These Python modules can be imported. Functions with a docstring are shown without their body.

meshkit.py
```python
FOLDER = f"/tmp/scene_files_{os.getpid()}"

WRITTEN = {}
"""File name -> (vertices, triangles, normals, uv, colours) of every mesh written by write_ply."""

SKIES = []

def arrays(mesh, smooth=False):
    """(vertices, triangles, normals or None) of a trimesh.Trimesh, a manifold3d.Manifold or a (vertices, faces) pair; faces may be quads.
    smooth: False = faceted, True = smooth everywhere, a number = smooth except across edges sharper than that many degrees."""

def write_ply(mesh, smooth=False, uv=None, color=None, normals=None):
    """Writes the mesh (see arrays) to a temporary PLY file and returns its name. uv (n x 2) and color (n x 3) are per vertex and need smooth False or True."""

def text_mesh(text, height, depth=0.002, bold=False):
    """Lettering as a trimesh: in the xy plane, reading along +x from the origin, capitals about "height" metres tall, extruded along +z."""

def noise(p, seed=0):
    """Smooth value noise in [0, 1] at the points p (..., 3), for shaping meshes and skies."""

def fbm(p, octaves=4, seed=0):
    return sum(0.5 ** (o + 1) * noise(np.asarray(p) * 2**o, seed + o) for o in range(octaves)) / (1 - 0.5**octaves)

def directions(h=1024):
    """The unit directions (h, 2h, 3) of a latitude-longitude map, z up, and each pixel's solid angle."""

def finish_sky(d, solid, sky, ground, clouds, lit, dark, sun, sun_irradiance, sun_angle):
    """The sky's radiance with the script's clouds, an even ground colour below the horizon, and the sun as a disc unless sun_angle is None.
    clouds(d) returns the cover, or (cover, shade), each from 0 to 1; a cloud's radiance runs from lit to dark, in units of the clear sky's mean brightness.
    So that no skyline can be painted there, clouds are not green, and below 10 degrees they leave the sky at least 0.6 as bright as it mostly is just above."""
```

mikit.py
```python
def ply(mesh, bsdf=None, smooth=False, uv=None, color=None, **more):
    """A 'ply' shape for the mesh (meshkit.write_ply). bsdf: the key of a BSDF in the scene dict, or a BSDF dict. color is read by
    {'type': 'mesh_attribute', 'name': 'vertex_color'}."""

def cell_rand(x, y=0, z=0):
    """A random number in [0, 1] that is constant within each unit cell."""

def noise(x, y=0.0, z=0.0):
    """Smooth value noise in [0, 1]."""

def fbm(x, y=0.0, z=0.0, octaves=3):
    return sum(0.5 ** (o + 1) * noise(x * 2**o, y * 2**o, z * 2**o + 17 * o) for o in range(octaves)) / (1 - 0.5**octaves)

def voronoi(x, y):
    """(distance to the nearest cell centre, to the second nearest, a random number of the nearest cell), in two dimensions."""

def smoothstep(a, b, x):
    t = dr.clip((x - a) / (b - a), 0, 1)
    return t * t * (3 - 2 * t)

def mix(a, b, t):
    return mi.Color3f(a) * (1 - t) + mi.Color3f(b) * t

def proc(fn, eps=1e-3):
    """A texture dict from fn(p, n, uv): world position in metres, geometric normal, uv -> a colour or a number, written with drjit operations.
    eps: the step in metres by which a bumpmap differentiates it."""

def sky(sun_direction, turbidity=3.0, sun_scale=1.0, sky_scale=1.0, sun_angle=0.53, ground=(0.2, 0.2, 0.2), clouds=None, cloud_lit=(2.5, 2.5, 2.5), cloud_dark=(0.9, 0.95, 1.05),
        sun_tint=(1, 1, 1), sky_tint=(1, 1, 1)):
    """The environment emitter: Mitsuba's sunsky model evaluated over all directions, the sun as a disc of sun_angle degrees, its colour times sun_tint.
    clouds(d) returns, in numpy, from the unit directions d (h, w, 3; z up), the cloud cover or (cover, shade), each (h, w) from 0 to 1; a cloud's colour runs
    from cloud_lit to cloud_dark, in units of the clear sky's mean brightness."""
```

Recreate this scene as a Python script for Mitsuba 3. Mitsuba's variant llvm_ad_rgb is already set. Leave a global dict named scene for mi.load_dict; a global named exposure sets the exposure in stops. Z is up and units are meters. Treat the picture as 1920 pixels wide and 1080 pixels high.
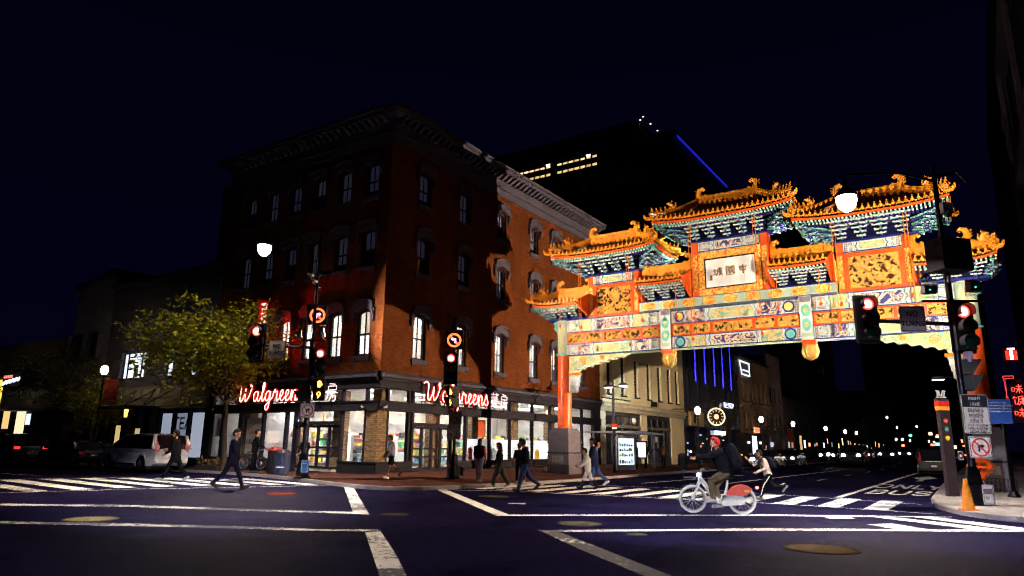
import math, random
import numpy as np
import trimesh, shapely
import shapely.geometry as sg
import manifold3d as m3
import drjit as dr
import mitsuba as mi
import mikit, meshkit
from mikit import noise, fbm, smoothstep, mix

# ---------------------------------------------------------------- camera, sky, exposure
T = mi.ScalarTransform4f
PITCH, HEAD, ROLL, FOCAL = math.radians(12.842), math.radians(33.994), math.radians(0.804), 1291.6
fwd = np.array([math.cos(HEAD) * math.cos(PITCH), math.sin(HEAD) * math.cos(PITCH), math.sin(PITCH)])
rgt0 = np.array([math.sin(HEAD), -math.cos(HEAD), 0.0])
upv = np.cross(rgt0, fwd) * math.cos(ROLL) - rgt0 * math.sin(ROLL)
scene, labels = {}, {}
scene['camera'] = {'type': 'perspective', 'fov': math.degrees(2 * math.atan(960 / FOCAL)), 'fov_axis': 'x', 'near_clip': 0.1, 'far_clip': 2000.0,
                   'to_world': T().look_at(origin=[0, 0, 1.6], target=list(np.array([0, 0, 1.6]) + fwd), up=list(upv))}
exposure = 0.3
SKY = 11.0
scene['night_sky'] = {**mikit.sky([-0.5, -0.6, 0.25], turbidity=3.0, sun_scale=0.0, sky_scale=0.02 * SKY, clouds=lambda d: (np.full(d.shape[:2], 1.0), np.clip(d[..., 2], 0, 1)),
                      cloud_lit=(0.055, 0.05, 0.42), cloud_dark=(0.02, 0.02, 0.17), ground=(0.02, 0.02, 0.03)), 'sampling_weight': 3.0}

# ---------------------------------------------------------------- mesh builder: colours are packed into uv, one material for all plain things
def col(rgb, rough=0.6, metal=0):
    q = [int(round(255 * min(1, max(0, c)) ** 0.5)) for c in rgb]
    return (q[0] + 256 * q[1], q[2] + 256 * int(round(rough * 15)) + 4096 * int(metal))

def rot(axis, deg):
    return np.array(T().rotate(axis, deg).matrix, float)

def move(x=0, y=0, z=0):
    m = np.eye(4); m[:3, 3] = (x, y, z); return m

def place(x, y, z=0.0, deg=0.0, s=1.0):
    m = move(x, y, z) @ rot([0, 0, 1], deg); m[:3, :3] *= s; return m

class MB:
    """collects primitives, each with its own colour, into one mesh"""
    def __init__(self):
        self.v, self.f, self.c, self.n = [], [], [], 0
    def add(self, v, f, c, m=None):
        v = np.asarray(v, float).reshape(-1, 3); f = np.asarray(f, int)
        if f.shape[1] == 4: f = np.vstack([f[:, [0, 1, 2]], f[:, [0, 2, 3]]])
        if m is not None:
            v = v @ m[:3, :3].T + m[:3, 3]
            if np.linalg.det(m[:3, :3]) < 0: f = f[:, ::-1]
        self.v.append(v); self.f.append(f + self.n); self.c.append(np.tile(np.array(c, float), (len(v), 1))); self.n += len(v)
        return self
    def mesh(self, tm, c, m=None):
        if hasattr(tm, 'to_mesh'):
            k = tm.to_mesh(); return self.add(k.vert_properties[:, :3], k.tri_verts, c, m)
        return self.add(tm.vertices, tm.faces, c, m)
    def box(self, x0, x1, y0, y1, z0, z1, c, m=None):
        x0, x1 = min(x0, x1), max(x0, x1); y0, y1 = min(y0, y1), max(y0, y1); z0, z1 = min(z0, z1), max(z0, z1)
        v = [[x, y, z] for x in (x0, x1) for y in (y0, y1) for z in (z0, z1)]
        f = [[0, 1, 3], [0, 3, 2], [4, 6, 7], [4, 7, 5], [0, 4, 5], [0, 5, 1], [2, 3, 7], [2, 7, 6], [0, 2, 6], [0, 6, 4], [1, 5, 7], [1, 7, 3]]
        return self.add(v, f, c, m)
    def frustum(self, x0, x1, y0, y1, z0, X0, X1, Y0, Y1, z1, c, m=None):
        v = [[x0, y0, z0], [x1, y0, z0], [x1, y1, z0], [x0, y1, z0], [X0, Y0, z1], [X1, Y0, z1], [X1, Y1, z1], [X0, Y1, z1]]
        f = [[0, 3, 2, 1], [4, 5, 6, 7], [0, 1, 5, 4], [1, 2, 6, 5], [2, 3, 7, 6], [3, 0, 4, 7]]
        return self.add(v, f, c, m)
    def tube(self, pts, r, c, n=8, m=None, caps=True):
        p = np.asarray(pts, float); r = np.broadcast_to(np.asarray(r, float), (len(p),))
        t = np.gradient(p, axis=0); t /= np.linalg.norm(t, axis=1, keepdims=True) + 1e-12
        ref = np.array([0, 0, 1.0]) if abs(t[:, 2]).max() < 0.95 else (np.array([1.0, 0, 0]) if abs(t[:, 0]).max() < 0.95 else np.array([0.31, 0.95, 0.03]))
        a = np.cross(t, ref); a /= np.linalg.norm(a, axis=1, keepdims=True) + 1e-12
        b = np.cross(t, a); g = np.arange(n) * 2 * np.pi / n
        v = p[:, None] + r[:, None, None] * (np.cos(g)[None, :, None] * a[:, None] + np.sin(g)[None, :, None] * b[:, None])
        i, j = np.meshgrid(np.arange(len(p) - 1), np.arange(n), indexing='ij')
        q = np.stack([i * n + j, (i + 1) * n + j, (i + 1) * n + (j + 1) % n, i * n + (j + 1) % n], -1).reshape(-1, 4)[:, ::-1]
        f = np.vstack([q[:, [0, 1, 2]], q[:, [0, 2, 3]]]); v = v.reshape(-1, 3)
        if caps:
            k = len(v); v = np.vstack([v, p[:1], p[-1:]]); s = np.arange(n)
            f = np.vstack([f, np.stack([s, (s + 1) % n, s * 0 + k], 1)[:, ::-1], np.stack([s, (s + 1) % n, s * 0 + k + 1], 1) + [(len(p) - 1) * n, (len(p) - 1) * n, 0]])
        return self.add(v, f, c, m)
    def lathe(self, prof, c, n=16, m=None):
        """prof: (radius, z) pairs from bottom to top"""
        prof = np.asarray(prof, float); g = np.arange(n) * 2 * np.pi / n; k = len(prof)
        v = np.stack([prof[:, :1] * np.cos(g), prof[:, :1] * np.sin(g), np.repeat(prof[:, 1:], n, 1)], -1).reshape(-1, 3)
        i, j = np.meshgrid(np.arange(k - 1), np.arange(n), indexing='ij')
        q = np.stack([i * n + j, i * n + (j + 1) % n, (i + 1) * n + (j + 1) % n, (i + 1) * n + j], -1).reshape(-1, 4)
        v = np.vstack([v, [[0, 0, prof[0, 1]], [0, 0, prof[-1, 1]]]]); s = np.arange(n)
        f = np.vstack([q[:, [0, 1, 2]], q[:, [0, 2, 3]], np.stack([(s + 1) % n, s, s * 0 + k * n], 1), np.stack([s, (s + 1) % n, s * 0 + k * n + 1], 1) + [(k - 1) * n, (k - 1) * n, 0]])
        return self.add(v, f, c, m)
    def prism(self, poly, d0, d1, c, m=None):
        """poly (a shapely polygon or points) in local xy, from z=d0 to d1"""
        poly = poly if hasattr(poly, 'exterior') or hasattr(poly, 'geoms') else sg.Polygon(poly)
        for g in getattr(poly, 'geoms', [poly]):
            if g.is_empty or g.area < 1e-9: continue
            e = trimesh.creation.extrude_polygon(g, d1 - d0, engine='earcut'); e.apply_translation([0, 0, d0])
            self.add(e.vertices, e.faces, c, m)
        return self
    def text(self, s, h, c, m=None, depth=0.006, bold=True, centre=True):
        t = meshkit.text_mesh(s, h, depth, bold)
        if centre: t.apply_translation([-t.bounds[:, 0].mean(), -t.bounds[:, 1].mean(), 0])
        return self.mesh(t, c, m)
    def get(self):
        return np.vstack(self.v), np.vstack(self.f), np.vstack(self.c)

def face(origin, right, up):
    """frame whose local x is right, y is up, z the outward normal"""
    r = np.asarray(right, float) / np.linalg.norm(right); u = np.asarray(up, float) / np.linalg.norm(up)
    m = np.eye(4); m[:3, 0], m[:3, 1], m[:3, 2], m[:3, 3] = r, u, np.cross(r, u), origin
    return m
SOUTH = lambda x, y, z: face([x, y, z], [1, 0, 0], [0, 0, 1])        # faces -y
WEST = lambda x, y, z: face([x, y, z], [0, -1, 0], [0, 0, 1])        # faces -x
EAST = lambda x, y, z: face([x, y, z], [0, 1, 0], [0, 0, 1])
CAMF = lambda x, y, z, d=0: face([x, y, z], [math.sin(HEAD + math.radians(d)), -math.cos(HEAD + math.radians(d)), 0], [0, 0, 1])   # faces the south-west corner

used = {}
def uniq(name):
    k = used.get(name, -1) + 1; used[name] = k
    return name if k == 0 else f'{name}_{k:03d}'

def shape(mb, mat='paint', smooth=None, emit=None, weight=0.2):
    v, f, c = mb.get()
    if smooth:
        tm = trimesh.Trimesh(v, f, process=False)
        tm.merge_vertices(merge_tex=True, merge_norm=True) if False else None
        # weld only within equal position and colour so that colours stay apart
        key = np.round(np.hstack([v, c]), 5); _, first, inv = np.unique(key, axis=0, return_index=True, return_inverse=True)
        v2, c2, f2 = v[first], c[first], inv.reshape(-1)[f]
        good = (f2[:, 0] != f2[:, 1]) & (f2[:, 1] != f2[:, 2]) & (f2[:, 0] != f2[:, 2]); f2 = f2[good]
        V, Fc, N = meshkit.arrays(trimesh.Trimesh(v2, f2, process=False), smooth if smooth is not True else True)
        cc = np.zeros((len(V), 2))
        fa = c2[f2[:, 0]]
        if len(Fc) == len(f2): cc[Fc.ravel()] = np.repeat(fa, 3, 0)
        if smooth is not True or len(Fc) != len(f2):
            from scipy.spatial import cKDTree
            cc = c2[cKDTree(v2).query(V)[1]]
        path = meshkit.write_ply((V, Fc), False, uv=cc, normals=N); fn = False
    else:
        path = meshkit.write_ply((v, f), False, uv=c); fn = True
    d = {'type': 'ply', 'filename': path, 'face_normals': fn}
    if emit is not None:
        d['emitter'] = {'type': 'area', 'radiance': {'type': 'rgb', 'value': [float(x) for x in emit]}, 'sampling_weight': float(weight)}
        d['bsdf'] = {'type': 'ref', 'id': 'lamp_glass'}
    else:
        d['bsdf'] = {'type': 'ref', 'id': mat}
    return d

def add(key, mb, mat='paint', smooth=None, emit=None, weight=0.2, m=None):
    d = mb if isinstance(mb, dict) else shape(mb, mat, smooth, emit, weight)
    if m is not None: d = {**d, 'to_world': T(m)}
    scene[key] = d
    return key

def thing(name, label, cat, group=None, mb=None, **kw):
    key = uniq(name); labels[key] = {'label': label, 'category': cat}
    if group: labels[key]['group'] = group
    if mb is not None: add(key, mb, **kw)
    return key

def part(parent, name, mb, label=None, kind=None, **kw):
    key = uniq(parent + '__' + name); add(key, mb, **kw)
    if label or kind:
        labels[key] = {}
        if label: labels[key]['label'] = label
        if kind: labels[key]['kind'] = kind
    return key

def struct(name, mb, label, **kw):
    key = uniq(name); labels[key] = {'label': label, 'kind': 'structure'}; add(key, mb, **kw); return key

def lamp(name, **d):
    scene[uniq(name)] = d

def spot(name, pos, target, rgb, cutoff, beam=None, weight=4.0):
    lamp(name, type='spot', to_world=T().look_at(origin=list(map(float, pos)), target=list(map(float, target)), up=[0.13, 0.21, 0.97]),
         intensity={'type': 'rgb', 'value': [float(x) for x in rgb]}, cutoff_angle=float(cutoff), beam_width=float(beam or cutoff * 0.75), sampling_weight=float(weight))

# ---------------------------------------------------------------- materials
def decode(uv):
    x = dr.round(uv.x); y = dr.round(uv.y)
    g = dr.floor(x / 256.0); r = x - 256 * g
    mt = dr.floor(y / 4096.0); y = y - 4096 * mt
    ro = dr.floor(y / 256.0); b = y - 256 * ro
    sq = lambda t: dr.square(t / 255.0)
    return sq(r), sq(g), sq(b), ro / 15.0, mt
def paint_color(p, n, uv):
    r, g, b, ro, mt = decode(uv)
    k = 0.78 + 0.34 * noise(p.x * 2.3, p.y * 2.3, p.z * 2.3) * (0.6 + 0.8 * noise(p.x * 19, p.y * 19, p.z * 19))
    return mi.Color3f(r * k, g * k, b * k)
def paint_rough(p, n, uv):
    return dr.clip(decode(uv)[3] + 0.12 * (noise(p.x * 7, p.y * 7, p.z * 7) - 0.5), 0.06, 1)
scene['paint'] = {'type': 'twosided', 'bsdf': {'type': 'blendbsdf', 'weight': mikit.proc(lambda p, n, uv: dr.maximum(0.04 + 0.56 * smoothstep(0.52, 0.30, decode(uv)[3]), decode(uv)[4])), 'matt': {'type': 'diffuse', 'reflectance': mikit.proc(paint_color)}, 'sheen': {'type': 'principled', 'base_color': mikit.proc(paint_color), 'roughness': mikit.proc(paint_rough), 'metallic': mikit.proc(lambda p, n, uv: decode(uv)[4]), 'specular': 0.5}}}
scene['lamp_glass'] = {'type': 'diffuse', 'reflectance': {'type': 'rgb', 'value': [0.3, 0.3, 0.3]}}
scene['pane_glass'] = {'type': 'thindielectric', 'int_ior': 1.5}
scene['car_glass'] = {'type': 'principled', 'base_color': {'type': 'rgb', 'value': [0.006, 0.007, 0.012]}, 'roughness': 0.08, 'specular': 0.6}
scene['frosted'] = {'type': 'principledthin', 'base_color': {'type': 'rgb', 'value': [0.62, 0.78, 0.92]}, 'roughness': 0.6, 'diff_trans': 1.3, 'spec_trans': 0.0}

def asphalt(p, n, uv):
    big = fbm(p.x * 0.35, p.y * 0.35, 3.0, 3)
    lane = noise(p.x * 0.9, p.y * 0.12, 7.0)
    speck = noise(p.x * 45, p.y * 45, 1.0)
    grain = noise(p.x * 140, p.y * 140, 2.0)
    k = (0.55 + 0.75 * big) * (0.75 + 0.4 * lane) * (0.25 + 0.8 * speck + 0.7 * grain * grain + 1.6 * smoothstep(0.86, 0.97, noise(p.x * 70, p.y * 70, 6.0)))
    crack = dr.abs(fbm(p.x * 0.45 + 9, p.y * 0.45, 5.0, 4) - 0.5)
    k *= 0.6 + 0.4 * smoothstep(0.0, 0.012, crack)
    # tar seams along the lanes and across the junction, and utility patches
    for a, b_, c in ((1.0, 0.02, 11.3), (0.03, 1.0, 14.2), (1.0, -0.05, 17.0), (-0.04, 1.0, 8.6)):
        d = dr.abs(a * p.x + b_ * p.y - c + 0.12 * (noise(p.x * 0.8, p.y * 0.8, c) - 0.5))
        k *= 0.45 + 0.55 * smoothstep(0.015, 0.045, d)
    for x0, x1, y0, y1, s in ((9.4, 12.1, 3.2, 4.6, 0.62), (6.5, 8.2, 8.2, 12.5, 1.3), (14.5, 18.6, 12.6, 13.9, 0.66), (10.6, 11.8, -1.5, 1.6, 1.25), (24, 34, 8.2, 9.4, 0.7)):
        i_ = smoothstep(x0, x0 + 0.04, p.x) * smoothstep(x1, x1 - 0.04, p.x) * smoothstep(y0, y0 + 0.04, p.y) * smoothstep(y1, y1 - 0.04, p.y)
        k *= 1 - (1 - s) * i_
    oil = smoothstep(0.66, 0.8, fbm(p.x * 0.7 + 31, p.y * 0.7, 4.0, 3))
    k *= 1 - 0.4 * oil
    return mi.Color3f(0.0105, 0.0085, 0.035) * k
def asphalt_bump(p, n, uv):
    return 0.5 * noise(p.x * 60, p.y * 60, 0.5) + noise(p.x * 150, p.y * 150, 0.5) + 3 * noise(p.x * 2, p.y * 2, 4)
scene['asphalt'] = {'type': 'bumpmap', 'arbitrary': mikit.proc(asphalt_bump, eps=0.004), 'scale': 0.0035,
                    'bsdf': {'type': 'blendbsdf', 'weight': 0.007, 'matt': {'type': 'diffuse', 'reflectance': mikit.proc(asphalt)}, 'sheen': {'type': 'roughconductor', 'alpha': 0.32, 'specular_reflectance': {'type': 'rgb', 'value': [0.7, 0.7, 0.8]}}}}
def worn_paint(p, n, uv):
    w = fbm(p.x * 1.1, p.y * 1.1, 2.0, 4) * 0.6 + 0.4 * fbm(p.x * 14, p.y * 14, 8.0, 3)
    near = smoothstep(15, 9, p.x + 0.0 * p.y)      # the oldest strips, by the south-west corner, are the most worn
    t = smoothstep(0.36 + 0.13 * near, 0.43 + 0.15 * near, w)
    g = 0.8 + 0.2 * noise(p.x * 5, p.y * 5, 3.0)
    return mix(mi.Color3f(0.06, 0.055, 0.075), mi.Color3f(0.84, 0.81, 0.78) * g, 0.12 + 0.88 * t)
scene['road_paint'] = {'type': 'diffuse', 'reflectance': mikit.proc(worn_paint)}
def paving(p, n, uv):
    bx, by = p.x / 0.21, p.y / 0.105
    row = dr.floor(by); bx = bx + 0.5 * (row - 2 * dr.floor(row / 2))
    fx, fy = bx - dr.floor(bx), by - row
    j = smoothstep(0.0, 0.06, dr.minimum(fx, 1 - fx)) * smoothstep(0.0, 0.1, dr.minimum(fy, 1 - fy))
    tone = mikit.cell_rand(dr.floor(bx), row, 1)
    dirt = fbm(p.x * 0.8, p.y * 0.8, 1.0, 3)
    return mix(mi.Color3f(0.05, 0.04, 0.04), mix(mi.Color3f(0.055, 0.02, 0.017), mi.Color3f(0.085, 0.035, 0.028), tone), j) * (0.55 + 0.8 * dirt)
scene['paving'] = {'type': 'diffuse', 'reflectance': mikit.proc(paving)}
def concrete(p, n, uv):
    return mi.Color3f(0.3, 0.28, 0.3) * (0.45 + 0.6 * fbm(p.x * 1.3, p.y * 1.3, p.z * 1.3, 4) + 0.22 * noise(p.x * 30, p.y * 30, p.z * 30))
scene['concrete'] = {'type': 'diffuse', 'reflectance': mikit.proc(concrete)}
def brick_uv(p, n, w, h):
    a = dr.select(dr.abs(n.x) > 0.6, p.y, p.x) / w
    b = p.z / h
    row = dr.floor(b); a = a + 0.5 * (row - 2 * dr.floor(row / 2))
    fa, fb = a - dr.floor(a), b - row
    return smoothstep(0.0, 0.07, dr.minimum(fa, 1 - fa)) * smoothstep(0.0, 0.14, dr.minimum(fb, 1 - fb)), mikit.cell_rand(dr.floor(a), row, 2)
def brick_wall(p, n, uv):
    j, t = brick_uv(p, n, 0.21, 0.072)
    s = fbm(p.x * 0.5, p.y * 0.5, p.z * 0.5, 4); st = noise(p.x * 3.1 + p.y * 3.1, 0.4 * p.z, 1.0)
    k = (0.55 + 0.55 * s) * (0.8 + 0.3 * st) * (0.75 + 0.45 * t)
    return mix(mi.Color3f(0.03, 0.013, 0.014), mi.Color3f(0.085, 0.025, 0.008), 0.25 + 0.75 * j) * k
scene['brick_wall'] = {'type': 'diffuse', 'reflectance': mikit.proc(brick_wall)}
def pier_brick(p, n, uv):
    j, t = brick_uv(p, n, 0.26, 0.085)
    return mix(mi.Color3f(0.05, 0.045, 0.045), mix(mi.Color3f(0.13, 0.075, 0.045), mi.Color3f(0.24, 0.17, 0.10), t), j)
scene['pier_brick'] = {'type': 'diffuse', 'reflectance': mikit.proc(pier_brick)}
def stucco(p, n, uv):
    return mi.Color3f(0.60, 0.49, 0.33) * (0.7 + 0.35 * fbm(p.x * 0.7, p.y * 0.7, p.z * 0.7, 4) + 0.1 * noise(p.x * 25, p.y * 25, p.z * 25))
scene['stucco'] = {'type': 'diffuse', 'reflectance': mikit.proc(stucco)}
def scroll(p, a, b, sc):
    """gold scrollwork on a coloured ground: bands of a warped noise field"""
    u, w = p.y * sc, p.z * sc
    q = fbm(u + 1.6 * noise(u * 0.9, w * 0.9, 3.0), w + 1.6 * noise(u * 0.9, w * 0.9, 11.0), 5.0, 2)
    d = dr.abs(q * 5.0 - dr.floor(q * 5.0) - 0.5)
    t = smoothstep(0.17, 0.24, d)
    return mix(a, b, t) * (0.85 + 0.25 * noise(p.y * 9, p.z * 9, 2.0))
scene['scroll_teal'] = {'type': 'diffuse', 'reflectance': mikit.proc(lambda p, n, uv: scroll(p, mi.Color3f(0.22, 0.42, 0.31), mi.Color3f(0.78, 0.48, 0.16), 3.2))}
scene['scroll_blue'] = {'type': 'diffuse', 'reflectance': mikit.proc(lambda p, n, uv: scroll(p, mi.Color3f(0.055, 0.05, 0.17), mi.Color3f(0.66, 0.47, 0.28), 3.6))}
scene['scroll_red'] = {'type': 'diffuse', 'reflectance': mikit.proc(lambda p, n, uv: scroll(p, mi.Color3f(0.62, 0.14, 0.02), mi.Color3f(0.85, 0.48, 0.10), 4.2))}
scene['gold'] = {'type': 'principled', 'base_color': mikit.proc(lambda p, n, uv: mi.Color3f(0.80, 0.45, 0.10) * (0.55 + 0.6 * fbm(p.x * 9, p.y * 9, p.z * 9, 3))), 'roughness': 0.42, 'metallic': 0.35}
scene['glaze'] = {'type': 'principled', 'base_color': mikit.proc(lambda p, n, uv: mi.Color3f(0.74, 0.24, 0.012) * (0.55 + 0.7 * fbm(p.x * 5, p.y * 5, p.z * 5, 3))), 'roughness': 0.33, 'specular': 0.6, 'clearcoat': 0.4}
scene['leaf'] = {'type': 'principledthin', 'base_color': mikit.proc(lambda p, n, uv: mix(mi.Color3f(0.12, 0.13, 0.015), mi.Color3f(0.30, 0.29, 0.03), noise(p.x * 3, p.y * 3, p.z * 3))), 'roughness': 0.5, 'diff_trans': 0.8, 'spec_trans': 0.0}
def granite(p, n, uv):
    return mi.Color3f(0.115, 0.10, 0.125) * (0.55 + 0.3 * fbm(p.x * 3, p.y * 3, p.z * 3, 3) + 0.35 * noise(p.x * 40, p.y * 40, p.z * 40))
scene['granite'] = {'type': 'diffuse', 'reflectance': mikit.proc(granite)}

# colours
BLACK = col((0.012, 0.012, 0.018), 0.45); DARK = col((0.03, 0.03, 0.04), 0.5); IRON = col((0.02, 0.02, 0.028), 0.35, 1); GREY = col((0.2, 0.2, 0.22), 0.5)
STEEL = col((0.5, 0.5, 0.54), 0.3, 1); WHITE = col((0.75, 0.74, 0.72), 0.5); OFFWHITE = col((0.6, 0.58, 0.56), 0.6)
VERM = col((0.66, 0.085, 0.015), 0.33); TEAL = col((0.15, 0.46, 0.38), 0.5); BLUE = col((0.04, 0.07, 0.28), 0.5); NAVY = col((0.02, 0.025, 0.09), 0.5)
CREAM = col((0.66, 0.6, 0.48), 0.5); GOLDC = col((0.8, 0.5, 0.13), 0.4); ORANGE = col((0.8, 0.2, 0.02), 0.5); RED = col((0.6, 0.03, 0.02), 0.5)
TRIM = col((0.018, 0.017, 0.024), 0.5); CORN = col((0.045, 0.044, 0.065), 0.6); RUBBER = col((0.015, 0.015, 0.017), 0.8)
SKIN = col((0.45, 0.25, 0.17), 0.5)
# ---------------------------------------------------------------- road, pavements, markings
def catmull(pts, n=8):
    p = np.asarray(pts, float); p = np.vstack([2 * p[0] - p[1], p, 2 * p[-1] - p[-2]]); out = []
    for i in range(1, len(p) - 2):
        t = np.linspace(0, 1, n, endpoint=False)[:, None]
        out.append(0.5 * (2 * p[i] + (p[i + 1] - p[i - 1]) * t + (2 * p[i - 1] - 5 * p[i] + 4 * p[i + 1] - p[i + 2]) * t ** 2 + (3 * p[i] - p[i - 1] - 3 * p[i + 1] + p[i + 2]) * t ** 3))
    return np.vstack(out + [p[-2:-1]])

g = MB(); g.add([[-150, -200, 0], [450, -200, 0], [450, 400, 0], [-150, 400, 0]], [[0, 1, 2, 3]], BLACK)
struct('road', g, 'dark asphalt road surface of the wide street crossing', mat='asphalt')

ne_kerb = catmull([(21.3, 120), (21.3, 45), (21.3, 32), (20.9, 28.1), (20.0, 24.8), (19.2, 22.0), (18.4, 19.5), (18.2, 18), (18.9, 16.9), (20.5, 16.3), (23.5, 16.0), (27.5, 15.75), (33, 15.9), (45, 16.2), (100, 16.2), (260, 16.2)], 6)
se_kerb = catmull([(260, 1.9), (66, 1.9), (30.4, 1.7), (25.8, 1.5), (23.8, 1.35), (22.6, 1.0), (21.6, .6), (20.9, 0.0), (20.6, -.7), (20.4, -1.8), (20.3, -6), (20.3, -60)], 6)
sw_kerb = catmull([(-60, 1.2), (-6, 1.2), (-1.5, 1.0), (0.6, 0.2), (1.6, -1.2), (1.9, -4), (1.9, -60)], 6)
ne_poly = sg.Polygon(list(map(tuple, ne_kerb)) + [(260, 120)])
se_poly = sg.Polygon(list(map(tuple, se_kerb)) + [(260, -60)])
sw_poly = sg.Polygon(list(map(tuple, sw_kerb)) + [(-60, -60)])
ne_line = sg.LineString(ne_kerb)

def walk_z(x, y):
    """height of the ground: road 0, pavements 0.12, rising towards the corner shop"""
    q = sg.Point(x, y)
    if ne_poly.contains(q):
        t = min(1, max(0, (ne_line.distance(q) - 1.5) / 5.0)); return 0.12 + 0.2 * t * t * (3 - 2 * t)
    return 0.12 if se_poly.contains(q) or sw_poly.contains(q) else 0.0

def pavement(name, poly, label, mat, cell=1.0, rise=False, clip=None):
    mb = MB()
    inner = poly.buffer(-0.2)
    if clip is not None: inner = inner.intersection(clip)
    x0, y0, x1, y1 = inner.bounds
    tris = []
    if rise:
        for i in range(int((x1 - x0) / cell) + 1):
            for j in range(int((y1 - y0) / cell) + 1):
                b = sg.box(x0 + i * cell, y0 + j * cell, x0 + (i + 1) * cell, y0 + (j + 1) * cell).intersection(inner)
                for q in getattr(b, 'geoms', [b]):
                    if q.geom_type == 'Polygon' and q.area > 1e-6:
                        v, f = trimesh.creation.triangulate_polygon(q, engine='earcut')
                        mb.add([[a, c, walk_z(a, c)] for a, c in v], f, BLACK)
    else:
        for q in getattr(inner, 'geoms', [inner]):
            v, f = trimesh.creation.triangulate_polygon(q, engine='earcut')
            mb.add([[a, c, 0.12] for a, c in v], f, BLACK)
    for k, (v, f) in enumerate(zip(mb.v, mb.f)):
        n = np.cross(v[f[0 if k == 0 else 0][1] - f.min()] - v[f[0][0] - f.min()], v[f[0][2] - f.min()] - v[f[0][0] - f.min()])
        if n[2] < 0: mb.f[k] = f[:, ::-1]
    return struct(name, mb, label, mat=mat)

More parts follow.
